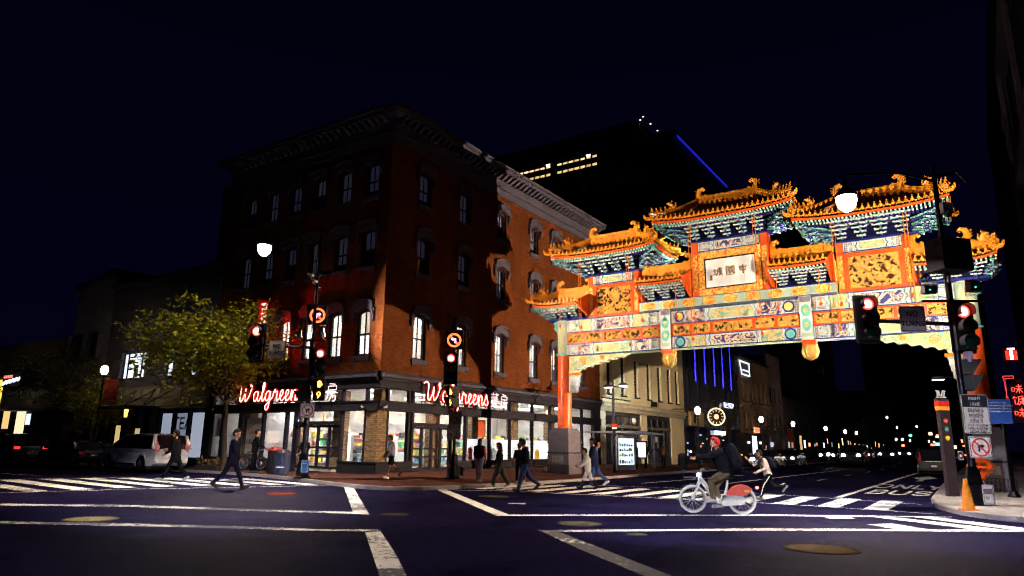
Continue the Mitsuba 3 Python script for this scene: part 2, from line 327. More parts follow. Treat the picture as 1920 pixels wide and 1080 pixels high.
pavement('pavement', ne_poly, 'red brick paved pavement at the corner shop', 'paving', 1.0, True, sg.box(15, 15, 52, 48))
far_ne = ne_poly.difference(sg.box(15, 15, 52, 48))
pavement('pavement', far_ne, 'paved footway running on along both streets past the corner shop', 'paving')
pavement('pavement', se_poly, 'dark paved pavement under the bus lane sign at right', 'concrete')
pavement('pavement', sw_poly, 'pavement at the near corner', 'concrete')
for nm, poly, line, lab in (('kerb', ne_poly, ne_kerb, 'pale granite kerb curving round the brick pavement'), ('kerb', se_poly, se_kerb, 'pale kerb curving round the pavement at right'), ('kerb', sw_poly, sw_kerb, 'kerb of the near corner')):
    ls = sg.LineString(line); key = uniq(nm); labels[key] = {'label': lab, 'kind': 'structure'}
    s, L, k = 0.0, ls.length, 0
    rest = MB()
    while s < L:
        e = min(L, s + 1.8); a = shapely.ops.substring(ls, s, e - 0.015); band = a.buffer(0.2, cap_style=2, join_style=2).intersection(poly)
        c = np.array(a.centroid.coords[0])
        if not band.is_empty:
            if 14 < c[0] < 60 and -4 < c[1] < 48:
                b = MB(); b.prism(band, -0.05, 0.123 + 0.003 * (k % 3), GREY); part(key, 'kerb_stone', b, mat='concrete')
            else: rest.prism(band, -0.05, 0.124, GREY)
        s = e; k += 1
    part(key, 'far_kerb_stones', rest, kind='stuff', mat='concrete')

def mark(name, polys, z=0.004, label=None):
    b = MB()
    for p in polys:
        q = sg.Polygon(p).buffer(0)
        for gq in getattr(q, 'geoms', [q]):
            v, f = trimesh.creation.triangulate_polygon(gq, engine='earcut')
            v3 = [[a, c, z] for a, c in v]; n = np.cross(np.subtract(v3[f[0][1]], v3[f[0][0]]), np.subtract(v3[f[0][2]], v3[f[0][0]]))
            b.add(v3, f if n[2] > 0 else f[:, ::-1], WHITE)
    return b
def marking(polys, label, z=0.004):
    struct('road_marking', mark('', polys, z), label, mat='road_paint')
marking([[(19.39, 20.83), (19.64, 20.61), (11.94, 11.91), (11.79, 12.26)]], 'white diagonal crossing line running towards the shop corner, left one')
marking([[(20.95, 17.78), (21.22, 17.53), (14.06, 9.47), (13.61, 9.5)]], 'white diagonal crossing line running towards the shop corner, right one')
marking([[(7.12, 21.4), (7.5, 20.9), (9.7, 17.88), (11.01, 14.77), (12.12, 12.6), (11.8, 12.25), (10.72, 14.38), (9.44, 17.39), (7.2, 20.5)]], 'white diagonal crossing line at left, farther one', 0.008)
marking([[(5.86, 16.75), (7.47, 14.35), (8.84, 11.81), (9.33, 10.65), (10.07, 9.79), (9.84, 9.56), (9.14, 10.43), (8.62, 11.51), (7.25, 13.91), (5.73, 16.34)]], 'white diagonal crossing line at left, nearer one')
marking([[(9.55, 9.6), (9.95, 9.62), (8.12, 7.52), (6.86, 6.14), (5.93, 5.13), (4.6, 3.7), (4.4, 3.95), (5.74, 5.38), (6.65, 6.4)]], 'worn white crossing strip running to the near edge, left one')
marking([[(11.96, 7.39), (11.94, 6.9), (8.93, 3.52), (7.94, 2.52), (6.5, 1.0), (6.3, 1.25), (7.73, 2.8), (8.71, 3.81), (10.23, 5.55)]], 'worn white crossing strip running to the near edge, right one', 0.008)
marking([[(13.61, 9.5), (14.06, 9.47), (18.42, 4.67), (19.38, 3.37), (21.11, 0.89), (20.91, 0.89), (19.01, 3.3), (18.06, 4.58)]], 'long white line across the road under the white bicycle', 0.008)
marking([[(11.96, 7.35), (15.32, 3.9), (17.15, 1.56), (19.04, -0.85), (18.54, -0.82), (16.73, 1.52), (14.92, 3.8), (11.97, 6.95)]], 'long white line across the road nearest to the front at right')
marking([[(19.04, 3.55), (19.26, 3.02), (18.69, 2.74), (18.25, 3.24)]], 'short white bar right of the white bicycle', 0.012)
marking([[(19.62, 2.62), (20.0, 2.2), (18.65, 0.18), (18.31, -0.28), (17.84, 0.27), (18.98, 1.71)]], 'first white hatch bar by the right kerb', 0.012)
marking([[(20.24, 1.73), (20.59, 1.24), (19.1, -0.49), (18.34, -0.46), (18.43, -0.29)]], 'second white hatch bar by the right kerb', 0.016)
marking([[(17.55, 2.36), (18.13, 1.93), (17.27, 1.07), (16.79, 1.63)]], 'third white hatch bar by the right kerb, nearest to the front', 0.012)
for i, yc in enumerate([2.72, 3.95, 5.2, 6.4, 7.6, 8.82, 10.02, 11.25, 12.4, 13.6, 14.8, 15.75]):
    n0, n1 = 22.15 - 0.03 * max(0, yc - 8) ** 1.6, 26.3 - 0.06 * max(0, yc - 10)
    marking([[(n0, yc - .3), (n0 + 4.2, yc - .34), (n1 + 0.2, yc + .33), (n0, yc + .3)]], f'white zebra stripe of the crossing under the gate, number {i + 1} from the right kerb')
marking([[(21.67, 1.24), (22.0, 2.4), (22.24, 5.62), (21.86, 8.27), (21.19, 14.17), (18.9, 18.4), (18.75, 18.3), (21.03, 14.1), (21.72, 8.25), (22.1, 5.6), (21.86, 2.45), (21.55, 1.3)]], 'thin white edge line of the crossing under the gate, near side', 0.008)
marking([[(25.26, 1.79), (26.8, 6.79), (27.6, 10.42), (26.9, 13.8), (26.78, 13.7), (27.47, 10.4), (26.68, 6.82), (25.14, 1.85)]], 'thin white edge line of the crossing under the gate, far side', 0.008)
for i, xc in enumerate([7.55, 8.9, 10.25, 11.6, 12.99, 14.28, 15.5, 16.6, 17.7, 18.7]):
    y1 = 32 - 0.28 * max(0, xc - 13) ** 1.6; y0 = 24.5 - 0.06 * max(0, xc - 12) ** 2
    marking([[(xc - .32, y0), (xc + .32, y0), (xc + 1.1, y1), (xc + .3, y1)]], f'white zebra stripe of the crossing at left, number {i + 1} from the left edge')
marking([[(6.2, 24.9), (9.3, 24.52), (12.8, 23.65), (16.33, 22.0), (19.2, 20.95), (19.2, 20.8), (16.3, 21.85), (12.75, 23.5), (9.25, 24.37), (6.2, 24.75)]], 'thin white edge line of the crossing at left, near side', 0.008)
marking([[(10.4, 32.2), (13.19, 32.2), (15.68, 31.3), (17.52, 29.15), (19.31, 26.47), (19.2, 26.4), (17.42, 29.02), (15.6, 31.15), (13.15, 32.02), (10.4, 32.02)]], 'thin white edge line of the crossing at left, far side', 0.008)
marking([[(26.5, 4.5), (26.7, 4.28), (150, 4.3), (150, 4.5)]], 'solid white line beside the bus lane')
marking([[(33, 10.2), (62, 9.95), (62, 9.8), (33, 10.02)]], 'white centre line beyond the crossing')
marking([[(30, 13.1), (44, 12.55), (44, 12.4), (30, 12.95)]], 'white lane line on the far left side of the street')
for i in range(6): marking([[(31 + i * 9, 7.45), (33.4 + i * 9, 7.45), (33.4 + i * 9, 7.58), (31 + i * 9, 7.58)]], f'short white lane dash {i + 1} beyond the crossing')
marking([[(14.5, 35), (14.7, 35), (13.7, 41), (13.5, 41)], [(12.0, 37), (12.2, 37), (11.2, 43), (11.0, 43)]], 'faint white dashes on the side street at left')
marking([[(16.61, 11.25), (16.75, 11.3), (17.05, 10.9), (16.8, 10.8)]], 'small white mark in the middle of the crossing')
def ground_text(s, h, stretch, x, y, label):
    t = meshkit.text_mesh(s, h, 0.002, True); t.apply_translation([-t.bounds[:, 0].mean(), 0, 0]); v = np.array(t.vertices)
    b = MB(); b.add(np.stack([x + v[:, 1] * stretch, y - v[:, 0], 0.004 + v[:, 2]], 1), t.faces, WHITE)
    struct('road_marking', b, label, mat='road_paint')
ground_text('BUS', 0.80, 4.0, 30.0, 2.95, 'white word BUS painted on the bus lane')
ground_text('ONLY', 0.72, 5.0, 35.0, 3.05, 'white word ONLY painted on the bus lane')
marking([[(46, 3.2), (49.5, 3.9), (53, 3.2), (49.5, 2.6)], [(44, 3.0), (47, 3.1), (47, 3.3), (44, 3.35)]], 'worn white diamond on the bus lane beyond the word ONLY')

def manhole(x, y, r, label, pat, tone=None):
    k = thing('manhole_cover', label, 'manhole cover')
    c0 = col([q * .3 for q in tone], .7) if tone else col((0.05, 0.043, 0.035), 0.6); c1 = col(tone, .7) if tone else col((0.09, 0.075, 0.05), 0.6)
    b = MB(); b.lathe([(r, -0.01), (r, 0.010), (r * .9, 0.012), (r * .89, 0.006), (0.001, 0.006)], c0, 32, move(x, y, 0)); part(k, 'frame_ring', b)
    b = MB()
    if pat == 'slots':
        for i in range(-6, 7):
            h = math.sqrt(max(0.01, (r * .86) ** 2 - (i * r * .13) ** 2)); b.box(i * r * .13 - r * .04, i * r * .13 + r * .04, -h, h, 0.006, 0.012, c1, place(x, y, 0, 35))
    else:
        for i in range(-7, 8):
            for j in range(-7, 8):
                if (i * i + j * j) ** .5 * .115 < .86: b.box((i - .32) * r * .115, (i + .32) * r * .115, (j - .32) * r * .115, (j + .32) * r * .115, 0.006, 0.012, c1, place(x, y, 0, 20))
    part(k, 'tread', b)
manhole(7.52, 15.4, 0.52, 'round iron manhole cover with a painted-in yellow shine between the left diagonal lines', 'dots', (.30, .24, .12))  # yellow lamp reflection put into the cover colour
manhole(14.73, 18.6, 0.5, 'round manhole cover with painted-in red signal light in front of the left crossing line', 'dots', (.34, .05, .02))  # reflected red of the signal put into the cover colour
manhole(12.32, 11.48, 0.33, 'small slotted drain cover in the middle of the diagonal crossing', 'slots')
manhole(12.8, 2.43, 0.6, 'large slotted manhole cover at the lower right', 'slots', (.10, .07, .04))
manhole(18.6, 13.15, 0.5, 'round manhole cover beyond the right diagonal line', 'dots')
manhole(13.49, 7.3, 0.48, 'dark manhole cover between the two long white lines', 'dots')
manhole(12.6, 5.6, 0.2, 'small round valve cover under the nearer long white line', 'dots')
# ---------------------------------------------------------------- the corner building with the neon shop
XW, YS = 23.65, 23.4          # its west and south faces
bld = thing('corner_building', 'four storey orange brick corner building with arched window hoods over a lit glass shopfront', 'building')
def arch_poly(x0, x1, z0, z1, rise):
    w = x1 - x0; t = np.linspace(0, 1, 9)
    return [(x0, z0), (x1, z0)] + [(x1 - w * s, z1 + rise * 4 * s * (1 - s)) for s in t]
floors = [(5.74, 7.90), (10.22, 12.02), (13.94, 15.64)]
south_x = [26.33, 29.78, 33.48, 37.3, 40.0, 43.9]; west_y = [24.75, 26.75, 28.75, 30.75, 32.75, 34.75]
WW = 0.98
H0, H1, HB = 4.94, 16.72, 0.34
def wall_with_holes(a0, a1, z0, z1, holes, depth, frame):
    p = sg.Polygon([(a0, z0), (a1, z0), (a1, z1), (a0, z1)])
    for h in holes: p = p.difference(sg.Polygon(h))
    b = MB(); b.prism(p, -depth, 0, GREY, frame); return b
fs, fw = SOUTH(0, YS, 0), WEST(XW, 0, 0)
BX1, BY1 = 46.6, 36.9
hs = [arch_poly(x - WW / 2, x + WW / 2, a, b, .16) for x in south_x for a, b in floors]
part(bld, 'wall', wall_with_holes(XW, BX1, H0, H1, hs, HB, fs), 'orange brick wall facing the gate', mat='brick_wall')
hw = [arch_poly(-y - WW / 2, -y + WW / 2, a, b, .16) for y in west_y for a, b in floors]
part(bld, 'wall', wall_with_holes(-BY1, -YS - HB, H0, H1, hw, HB, fw), 'orange brick wall facing the side street', mat='brick_wall')
b = MB(); b.box(XW + 1, BX1, YS + 14.6, YS + 15, 0, 17.4, DARK); b.box(BX1 - .3, BX1 - .01, YS + .5, YS + 14.6, 0, 17.4, DARK); b.box(XW + .5, BX1 - .3, YS + .5, YS + 14.6, 17.2, 17.4, DARK); b.box(XW + .36, XW + 1, BY1 - .02, YS + 15, 0, 17.4, DARK)
part(bld, 'rear_wall', b)
b = MB()
for z in (8.75, 12.6): b.box(XW + HB, BX1 - .3, YS + HB, YS + 14.6, z, z + .2, DARK)
part(bld, 'floor_slab', b)
SHADE = col((0.62, 0.58, 0.45), 0.8); DIM = col((0.16, 0.17, 0.22), 0.8)
scene['blind_cloth'] = {'type': 'principledthin', 'base_color': {'type': 'rgb', 'value': [0.72, 0.68, 0.5]}, 'roughness': 0.9, 'diff_trans': 1.35, 'spec_trans': 0.0}
rng = np.random.default_rng(5)
def hood_mesh(lit):
    b = MB(); w = WW / 2 + .2; c = CORN
    t = np.linspace(0, 1, 13); xs = -w + 2 * w * t; top = .40 + .20 * 4 * t * (1 - t); bot = .16 * 4 * np.clip((xs + WW / 2) / WW, 0, 1) * (1 - np.clip((xs + WW / 2) / WW, 0, 1)) + .06
    b.prism(list(zip(xs, bot)) + list(zip(xs[::-1], top[::-1])), 0.002, .16, c)
    b.prism(list(zip(xs * 1.05, top - .02)) + list(zip(xs[::-1] * 1.05, top[::-1] + .08)), 0.001, .24, c)
    for s in (-1, 1):
        b.prism([(s * w - .09, -.42), (s * w + .09, -.42), (s * w + .11, .18), (s * w - .11, .18)], 0.002, .13, c); b.prism([(s * w - .07, -.5), (s * w + .07, -.5), (s * w + .05, -.42), (s * w - .05, -.42)], 0.002, .09, c)
        b.box(s * w - .05, s * w + .05, -.2, .1, .13, .19, c)
    return shape(b)
def sill_mesh():
    b = MB(); w = WW / 2 + .14; b.box(-w, w, -.14, -.003, -.1, .12, CORN); b.box(-w + .05, w - .05, -.24, -.14, 0.002, .07, CORN)
    for s in (-1, 1): b.frustum(s * (w - .12) - .06, s * (w - .12) + .06, -.36, -.14, .002, s * (w - .12) - .06, s * (w - .12) + .06, -.24, -.14, .09, CORN)
    return shape(b)
def frame_mesh(h):
    b = MB(); o = sg.Polygon(arch_poly(-WW / 2 + .002, WW / 2 - .002, .002, h, .158)); i = sg.Polygon(arch_poly(-WW / 2 + .09, WW / 2 - .09, .1, h - .08, .13))
    b.prism(o.difference(i), -.24, -.14, TRIM)
    b.box(-WW / 2 + .09, WW / 2 - .09, h * .5 - .035, h * .5 + .035, -.23, -.15, TRIM)
    b.box(-.018, .018, .1, h * .5 - .035, -.22, -.17, TRIM); b.box(-.018, .018, h * .5 + .035, h + .04, -.22, -.17, TRIM)
    return shape(b)
def pane_mesh(h):
    b = MB(); v, f = trimesh.creation.triangulate_polygon(sg.Polygon(arch_poly(-WW / 2 + .09, WW / 2 - .09, .1, h - .08, .13)), engine='earcut')
    b.add([[a, c, -.195] for a, c in v], f, WHITE); return shape(b, 'pane_glass')
def blind_mesh(h, drop, c=None):
    b = MB(); x = WW / 2 - .04
    b.add([[-x, h - drop, -.33], [x, h - drop, -.33], [x, h + .14, -.33], [-x, h + .14, -.33]], [[0, 1, 2, 3]], c or SHADE)
    return shape(b, 'paint' if c else 'blind_cloth')
hood, sill = hood_mesh(0), sill_mesh()
kit = {}
for fi, (z0, z1) in enumerate(floors):
    h = z1 - z0; kit[fi] = (frame_mesh(h), pane_mesh(h), [blind_mesh(h, h * q) for q in (.52, .46, .6)], [blind_mesh(h, h * q, DIM) for q in (.97, .5, .75)])
for fr, spots in ((SOUTH, [(x, YS) for x in south_x]), (WEST, [(XW, y) for y in west_y])):
    for i, (x, y) in enumerate(spots):
        for fi, (z0, z1) in enumerate(floors):
            m = fr(x, y, z0); h = z1 - z0; k = kit[fi]
            w = part(bld, 'window', k[0], m=m)
            part(w, 'pane', k[1], m=m); part(w, 'sill', sill, m=m)
            part(w, 'hood', hood, m=fr(x, y, z1 - .02))
            if fi == 0: part(w, 'blind', k[2][(i * 2) % 3], m=m)
            else: part(w, 'blind', {**k[3][(i + fi) % 3], 'emitter': {'type': 'area', 'radiance': {'type': 'rgb', 'value': [.006 + .002 * (i % 3), .0065 + .002 * (i % 3), .016]}, 'sampling_weight': .005}}, m=m)  # upper floors: a faint blue-grey glow added to the blinds
# main cornice
def cornice(mb, a0, a1, frame, c, z0=16.72):
    mb.box(a0 - .04, a1, z0, z0 + .42, -.1, .10, c, frame); mb.box(a0 - .1, a1, z0 + .42, z0 + .5, -.1, .22, c, frame)
    mb.box(a0 - .06, a1, z0 + .5, z0 + 1.0, -.1, .14, c, frame)
    mb.box(a0 - .5, a1, z0 + 1.3, z0 + 1.48, -.1, .72, c, frame); mb.box(a0 - .6, a1, z0 + 1.48, z0 + 1.66, -.1, .86, c, frame)
b = MB(); cornice(b, XW - .0, BX1 - .1, fs, CORN); part(bld, 'cornice', b, 'grey bracketed cornice facing the gate')
b = MB(); cornice(b, -BY1 + .1, -YS, fw, CORN); part(bld, 'cornice', b, 'grey bracketed cornice facing the side street')
b = MB(); b.prism([(0, 0), (.6, 0), (.6, -.06), (.45, -.1), (.3, -.22), (.12, -.3), (0, -.32)], -.11, .11, CORN, face([0, 0, 0], [0, -1, 0], [0, 0, 1]))
brk = shape(b)
for x in np.arange(XW + .3, BX1 - .3, .46): part(bld, 'modillion', brk, m=move(x, YS - .14, 18.02))
for y in np.arange(YS + .3, BY1 - .3, .46): part(bld, 'modillion', brk, m=move(XW - .14, y, 18.02) @ rot([0, 0, 1], -90))
# shopfront: cornice band, fascia, mullions
def along(x0, x1, z0, z1, d0, d1, c, fr, mb): mb.box(x0, x1, z0, z1, d0, d1, c, fr)
for fr, a0, a1, nm in ((fs, XW - .02, BX1 - .05, 'gate'), (fw, -BY1 + .03, -YS + .02, 'side')):
    b = MB(); e = .0 if nm == 'gate' else 0
    along(a0, a1, 4.16, 4.5, -.3, .06, TRIM, fr, b); along(a0, a1, 4.5, 4.66, -.3, .2, TRIM, fr, b); along(a0, a1, 4.66, 4.8, -.3, .36, CORN, fr, b); along(a0, a1, 4.8, 4.937, -.3, .24, TRIM, fr, b)
    part(bld, 'shop_cornice', b)
    b = MB(); along(a0, a1, 3.11, 3.56, -.3, .09, TRIM, fr, b); along(a0, a1, 3.5, 3.56, .09, .16, TRIM, fr, b); part(bld, 'fascia', b)
    b = MB()
    segs = [(a0, 26.15), (29.25, a1)] if nm == 'gate' else [(a0, -29.3), (-25.9, a1)]
    for s0, s1 in segs: along(s0, s1, .15, .72, -.25, .05, TRIM, fr, b); along(s0, s1, .68, .75, .05, .1, TRIM, fr, b)
    part(bld, 'stall_riser', b)
gx = [24.35, 25.85, 26.15, 29.25, 30.5, 32.72, 34.8, 37.3, 39.5, 41.7, 43.9, 45.6]
gy = [24.25, 25.9, 29.3, 30.0, 31.9, 33.9, 35.5, 36.6]
def mull(fr, a, w=.13):
    b = MB(); b.box(a - w / 2, a + w / 2, .72, 3.12, -.22, -.02, TRIM, fr); part(bld, 'mullion', b)
    b = MB(); b.box(a - w / 2, a + w / 2, 3.56, 4.17, -.2, -.03, TRIM, fr); part(bld, 'mullion', b)
for a in gx: mull(fs, a)
for a in gy: mull(fw, -a)
b = MB(); b.box(XW + .02, XW + .70, .1, 3.12, -.3, -.03, TRIM, fs); part(bld, 'corner_pier', b, mat='pier_brick')
b = MB(); b.box(-YS - .8, -YS - .31, .1, 3.12, -.3, -.03, TRIM, fw); part(bld, 'corner_pier', b, mat='pier_brick')
b = MB(); b.box(45.62, BX1, .1, 4.16, -.3, .0, TRIM, fs); part(bld, 'end_pier', b)
b = MB(); b.box(-36.9, -36.65, .1, 4.16, -.3, 0, TRIM, fw); part(bld, 'end_pier', b)
def pane(fr, a0, a1, z0, z1, nm='pane', mat='pane_glass', d=-.12, parent=None):
    b = MB(); b.add([fr[:3, :3] @ np.array(q) + fr[:3, 3] for q in ((a0, z0, d), (a1, z0, d), (a1, z1, d), (a0, z1, d))], [[0, 1, 2, 3]], WHITE)
    return part(parent or bld, nm, b, mat=mat)
for l, fr, sgn in ((gx, fs, 1), (gy, fw, -1)):
    for a, c in zip(l[:-1], l[1:]):
        a0, a1 = sorted((sgn * a, sgn * c)); a0 += .065; a1 -= .065
        if a1 - a0 < .2: continue
        door = (sgn == 1 and a == 26.15) or (sgn == -1 and a == 25.9)
        pane(fr, a0, a1, 3.57, 4.15, 'transom_pane')
        if door:
            pane(fr, a0, a1, 2.62, 3.1, 'door_light'); bb = MB(); bb.box(a0 - .06, a1 + .06, 2.45, 2.62, -.22, -.0, TRIM, fr); part(bld, 'door_head', bb)
            n = 4; w = (a1 - a0) / n
            for i in range(n):
                q0, q1 = a0 + i * w, a0 + (i + 1) * w; dd = MB()
                for z0_, z1_ in ((.34, .46), (.92, 1.0), (1.32, 1.4), (2.33, 2.44)): dd.box(q0 + .07, q1 - .07, z0_, z1_, -.2, -.13, TRIM, fr)
                dd.box(q0 + .01, q0 + .08, .34, 2.44, -.205, -.125, TRIM, fr); dd.box(q1 - .08, q1 - .01, .34, 2.44, -.205, -.125, TRIM, fr)
                k = part(bld, 'door', dd); pane(fr, q0 + .08, q1 - .08, .46, 2.33, 'pane', parent=k, d=-.165)
        else: pane(fr, a0, a1, .75, 3.11)
for a0, a1 in ((30.57, 32.65), (32.79, 34.73), (34.87, 37.23), (37.37, 39.4)): pane(fs, a0, a1, .76, 1.9, 'frosted_film', 'frosted', -.16)
pane(fs, 24.42, 25.75, .76, 1.2, 'frosted_film', 'frosted', -.16)
FILM = [(31.0, .95, .45, (0.55, 0.12, 0.16)), (38.0, .85, .55, (0.75, 0.55, 0.05)), (33.2, .9, 1.0, (0.25, 0.35, 0.5)), (36.2, .85, .7, (0.3, 0.38, 0.5))]
for x, z, w, c in FILM:     # little printed house fronts on the film
    b = MB(); cc = col(c, .8); b.box(x - w / 2, x + w / 2, .78, z + .35, -.152, -.149, cc, fs); b.prism([(x - w / 2 - .05, z + .352), (x + w / 2 + .05, z + .352), (x, z + .52)], -.152, -.149, cc, fs)
    for i in range(3): b.box(x - w / 2 + w * (.2 + .3 * i), x - w / 2 + w * (.3 + .3 * i), z - .02, z + .2, -.1485, -.1475, OFFWHITE, fs)
    part(bld, 'film_print', b)
# interior of the shop: floor, walls, ceiling, light panels, shelves, brick piers
b = MB(); b.box(XW + .35, BX1 - .35, YS + .35, BY1 - .05, .2, .33, col((.45, .43, .4), .3)); part(bld, 'shop_floor', b)
b = MB(); b.box(XW + .35, BX1 - .35, BY1 - 4.6, BY1 - 4.5, .33, 4.3, OFFWHITE); b.box(BX1 - .5, BX1 - .4, YS + .4, BY1 - 4.6, .33, 4.3, OFFWHITE); b.box(XW + 4.6, XW + 4.7, BY1 - 4.5, BY1 - .1, .33, 4.3, OFFWHITE); b.box(XW + .35, XW + 4.6, BY1 - .1, BY1 - .04, .33, 4.3, OFFWHITE)
part(bld, 'shop_wall', b)
b = MB(); b.box(XW + .3, BX1 - .31, YS + .3, BY1 - .03, 4.2, 4.3, WHITE); part(bld, 'shop_ceiling', b)
for x in (25.5, 28.5, 31.5, 34.5, 37.5, 40.5, 43.5):
    for y in (25.2, 28.2):
        b = MB(); b.box(x - .65, x + .65, y - .2, y + .2, 4.165, 4.195, WHITE); part(bld, 'ceiling_light', b, emit=(80, 80, 77), weight=.5)
for y in (31.5, 34.5):
    b = MB(); b.box(25.3, 26.6, y - .2, y + .2, 4.165, 4.195, WHITE); part(bld, 'ceiling_light', b, emit=(80, 80, 77), weight=.5)
for x, y in ((25.05, 24.6), (28.9, 24.5), (32.2, 24.4), (36.4, 24.4), (40.9, 24.4), (24.9, 30.2), (24.9, 32.6), (24.9, 34.6), (25.0, 27.3)):
    b = MB(); b.box(x - .28, x + .28, y - .28, y + .28, .33, 4.2, OFFWHITE); part(bld, 'brick_pier', b, mat='pier_brick')
rs = np.random.default_rng(3)
for si, (x0, x1, y) in enumerate(((29.6, 33.5, 27.6), (34.2, 38.5, 27.8), (39, 44.5, 27.6), (26.5, 29, 31.3), (30, 38, 31.6))):
    s = part(bld, 'shelf_unit', (lambda b: (b.box(x0, x1, y, y + .5, .33, 2.0, OFFWHITE), [b.box(x0 - .02, x1 + .02, y - .35, y, z, z + .03, WHITE) for z in (.5, .95, 1.4, 1.85)], b)[-1])(MB()))
    q = MB()
    for z in (.53, .98, 1.43, 1.88):
        x = x0
        while x < x1 - .15:
            w = rs.uniform(.08, .3); hgt = rs.uniform(.14, .34); q.box(x, x + w * .9, y - .32, y - .05, z + .003, z + hgt, col(rs.choice([[.6, .1, .08], [.7, .6, .1], [.1, .3, .6], [.8, .8, .8], [.1, .45, .2], [.75, .35, .1], [.05, .05, .06]]), .4)); x += w
    part(s, 'goods', q, kind='stuff')
for y0, y1 in ((29.9, 31.6), (32.0, 33.8), (34.2, 36.3)):
    s = part(bld, 'shelf_unit', (lambda b: (b.box(XW + 4.2, XW + 4.55, y0, y1, .33, 2.3, OFFWHITE), [b.box(XW + 3.85, XW + 4.55, y0 - .02, y1 + .02, z, z + .03, WHITE) for z in (.5, .95, 1.4, 1.85, 2.3)], b)[-1])(MB()))
    q = MB()
    for z in (.53, .98, 1.43, 1.88):
        y = y0
        while y < y1 - .15:
            w = rs.uniform(.08, .3); q.box(XW + 3.9, XW + 4.15, y, y + w * .9, z + .003, z + rs.uniform(.14, .36), col(rs.choice([[.5, .08, .06], [.6, .5, .1], [.08, .22, .5], [.7, .7, .7], [.1, .35, .15], [.05, .05, .06]]), .6)); y += w
    part(s, 'goods', q, kind='stuff')
    p_ = MB(); p_.box(XW + 4.5, XW + 4.58, y0 + .2, y1 - .3, 2.6, 3.7, col(((.55, .1, .08), (.1, .2, .45), (.5, .42, .2))[int(y0) % 3], .8)); p_.box(XW + 4.49, XW + 4.5, y0 + .5, y1 - .8, 2.9, 3.2, WHITE); part(bld, 'wall_banner', p_)
b = MB(); b.box(33.1, 34.55, 25.1, 25.5, 2.05, 3.05, col((.75, .09, .03), .4)); b.box(33.1, 34.55, 25.1, 25.5, .34, 1.0, OFFWHITE); part(bld, 'red_counter_sign', b)
b = MB(); b.box(25.6, 27.0, 31.2, 31.25, .6, 2.9, WHITE); b.text('ATTRACT', .24, RED, WEST(25.595, 31.2, 2.0)); part(bld, 'poster', b)
for y, z, w, h, rows in ((33.0, 1.9, 1.25, 1.9, ('TAKE', 'EVALUCO')), (35.95, 2.35, .9, 1.0, ('RENT', 'TE'))):
    b = MB(); b.box(-y - w / 2, -y + w / 2, z - h / 2, z + h / 2, -.34, -.33, WHITE, fw)
    for i, t in enumerate(rows): b.text(t, .26, col((.1, .08, .1)) if i else col((.7, .2, .15)), fw @ move(-y, z + .2 - i * .5, -.329))
    part(bld, 'poster', b)
b = MB(); b.tube([(XW + .6, 29.7, .7), (XW + .6, 29.7, 2.75), (XW + .6, 30.1, 2.75)], .02, WHITE); part(bld, 'neon_tube', b, emit=(2, 2, 9))
# upper room behind the lit windows
b = MB(); b.box(XW + HB + 3.4, BX1 - .4, YS + 3.8, YS + 3.9, 5.0, 8.7, OFFWHITE); b.box(XW + HB + 3.3, XW + HB + 3.4, YS + 3.8, BY1 - .1, 5.0, 8.7, OFFWHITE); b.box(XW + HB + .01, BX1 - .4, YS + HB + .01, YS + 3.8, 4.95, 5.02, OFFWHITE); b.box(XW + HB + .01, XW + HB + 3.4, YS + 3.8, BY1 - .1, 4.95, 5.02, OFFWHITE)
part(bld, 'upper_room_wall', b)
b = MB(); b.box(XW + HB + .01, BX1 - .4, YS + HB + .01, YS + 3.8, 8.6, 8.7, WHITE); b.box(XW + HB + .01, XW + HB + 3.4, YS + 3.8, BY1 - .1, 8.6, 8.7, WHITE); part(bld, 'upper_room_ceiling', b)
for x, y in [(a, YS + 1.6) for a in (26.5, 30, 33.7, 37.5, 41.5, 44.5)] + [(XW + 1.8, a) for a in (27.5, 30.5, 33.8)]:
    b = MB(); b.box(x - .6, x + .6, y - .3, y + .3, 8.56, 8.595, WHITE); part(bld, 'ceiling_light', b, emit=(110, 115, 113), weight=.5)
for x, y in ((33.1, YS + 2.2), (24.9 + .2, 27.0), (25.2, 24.9), (30.2, YS + 2.4)):
    b = MB(); b.box(x - .35, x + .35, y - .25, y + .25, 5.02, 6.35, col((.12, .1, .09))); part(bld, 'cabinet', b)

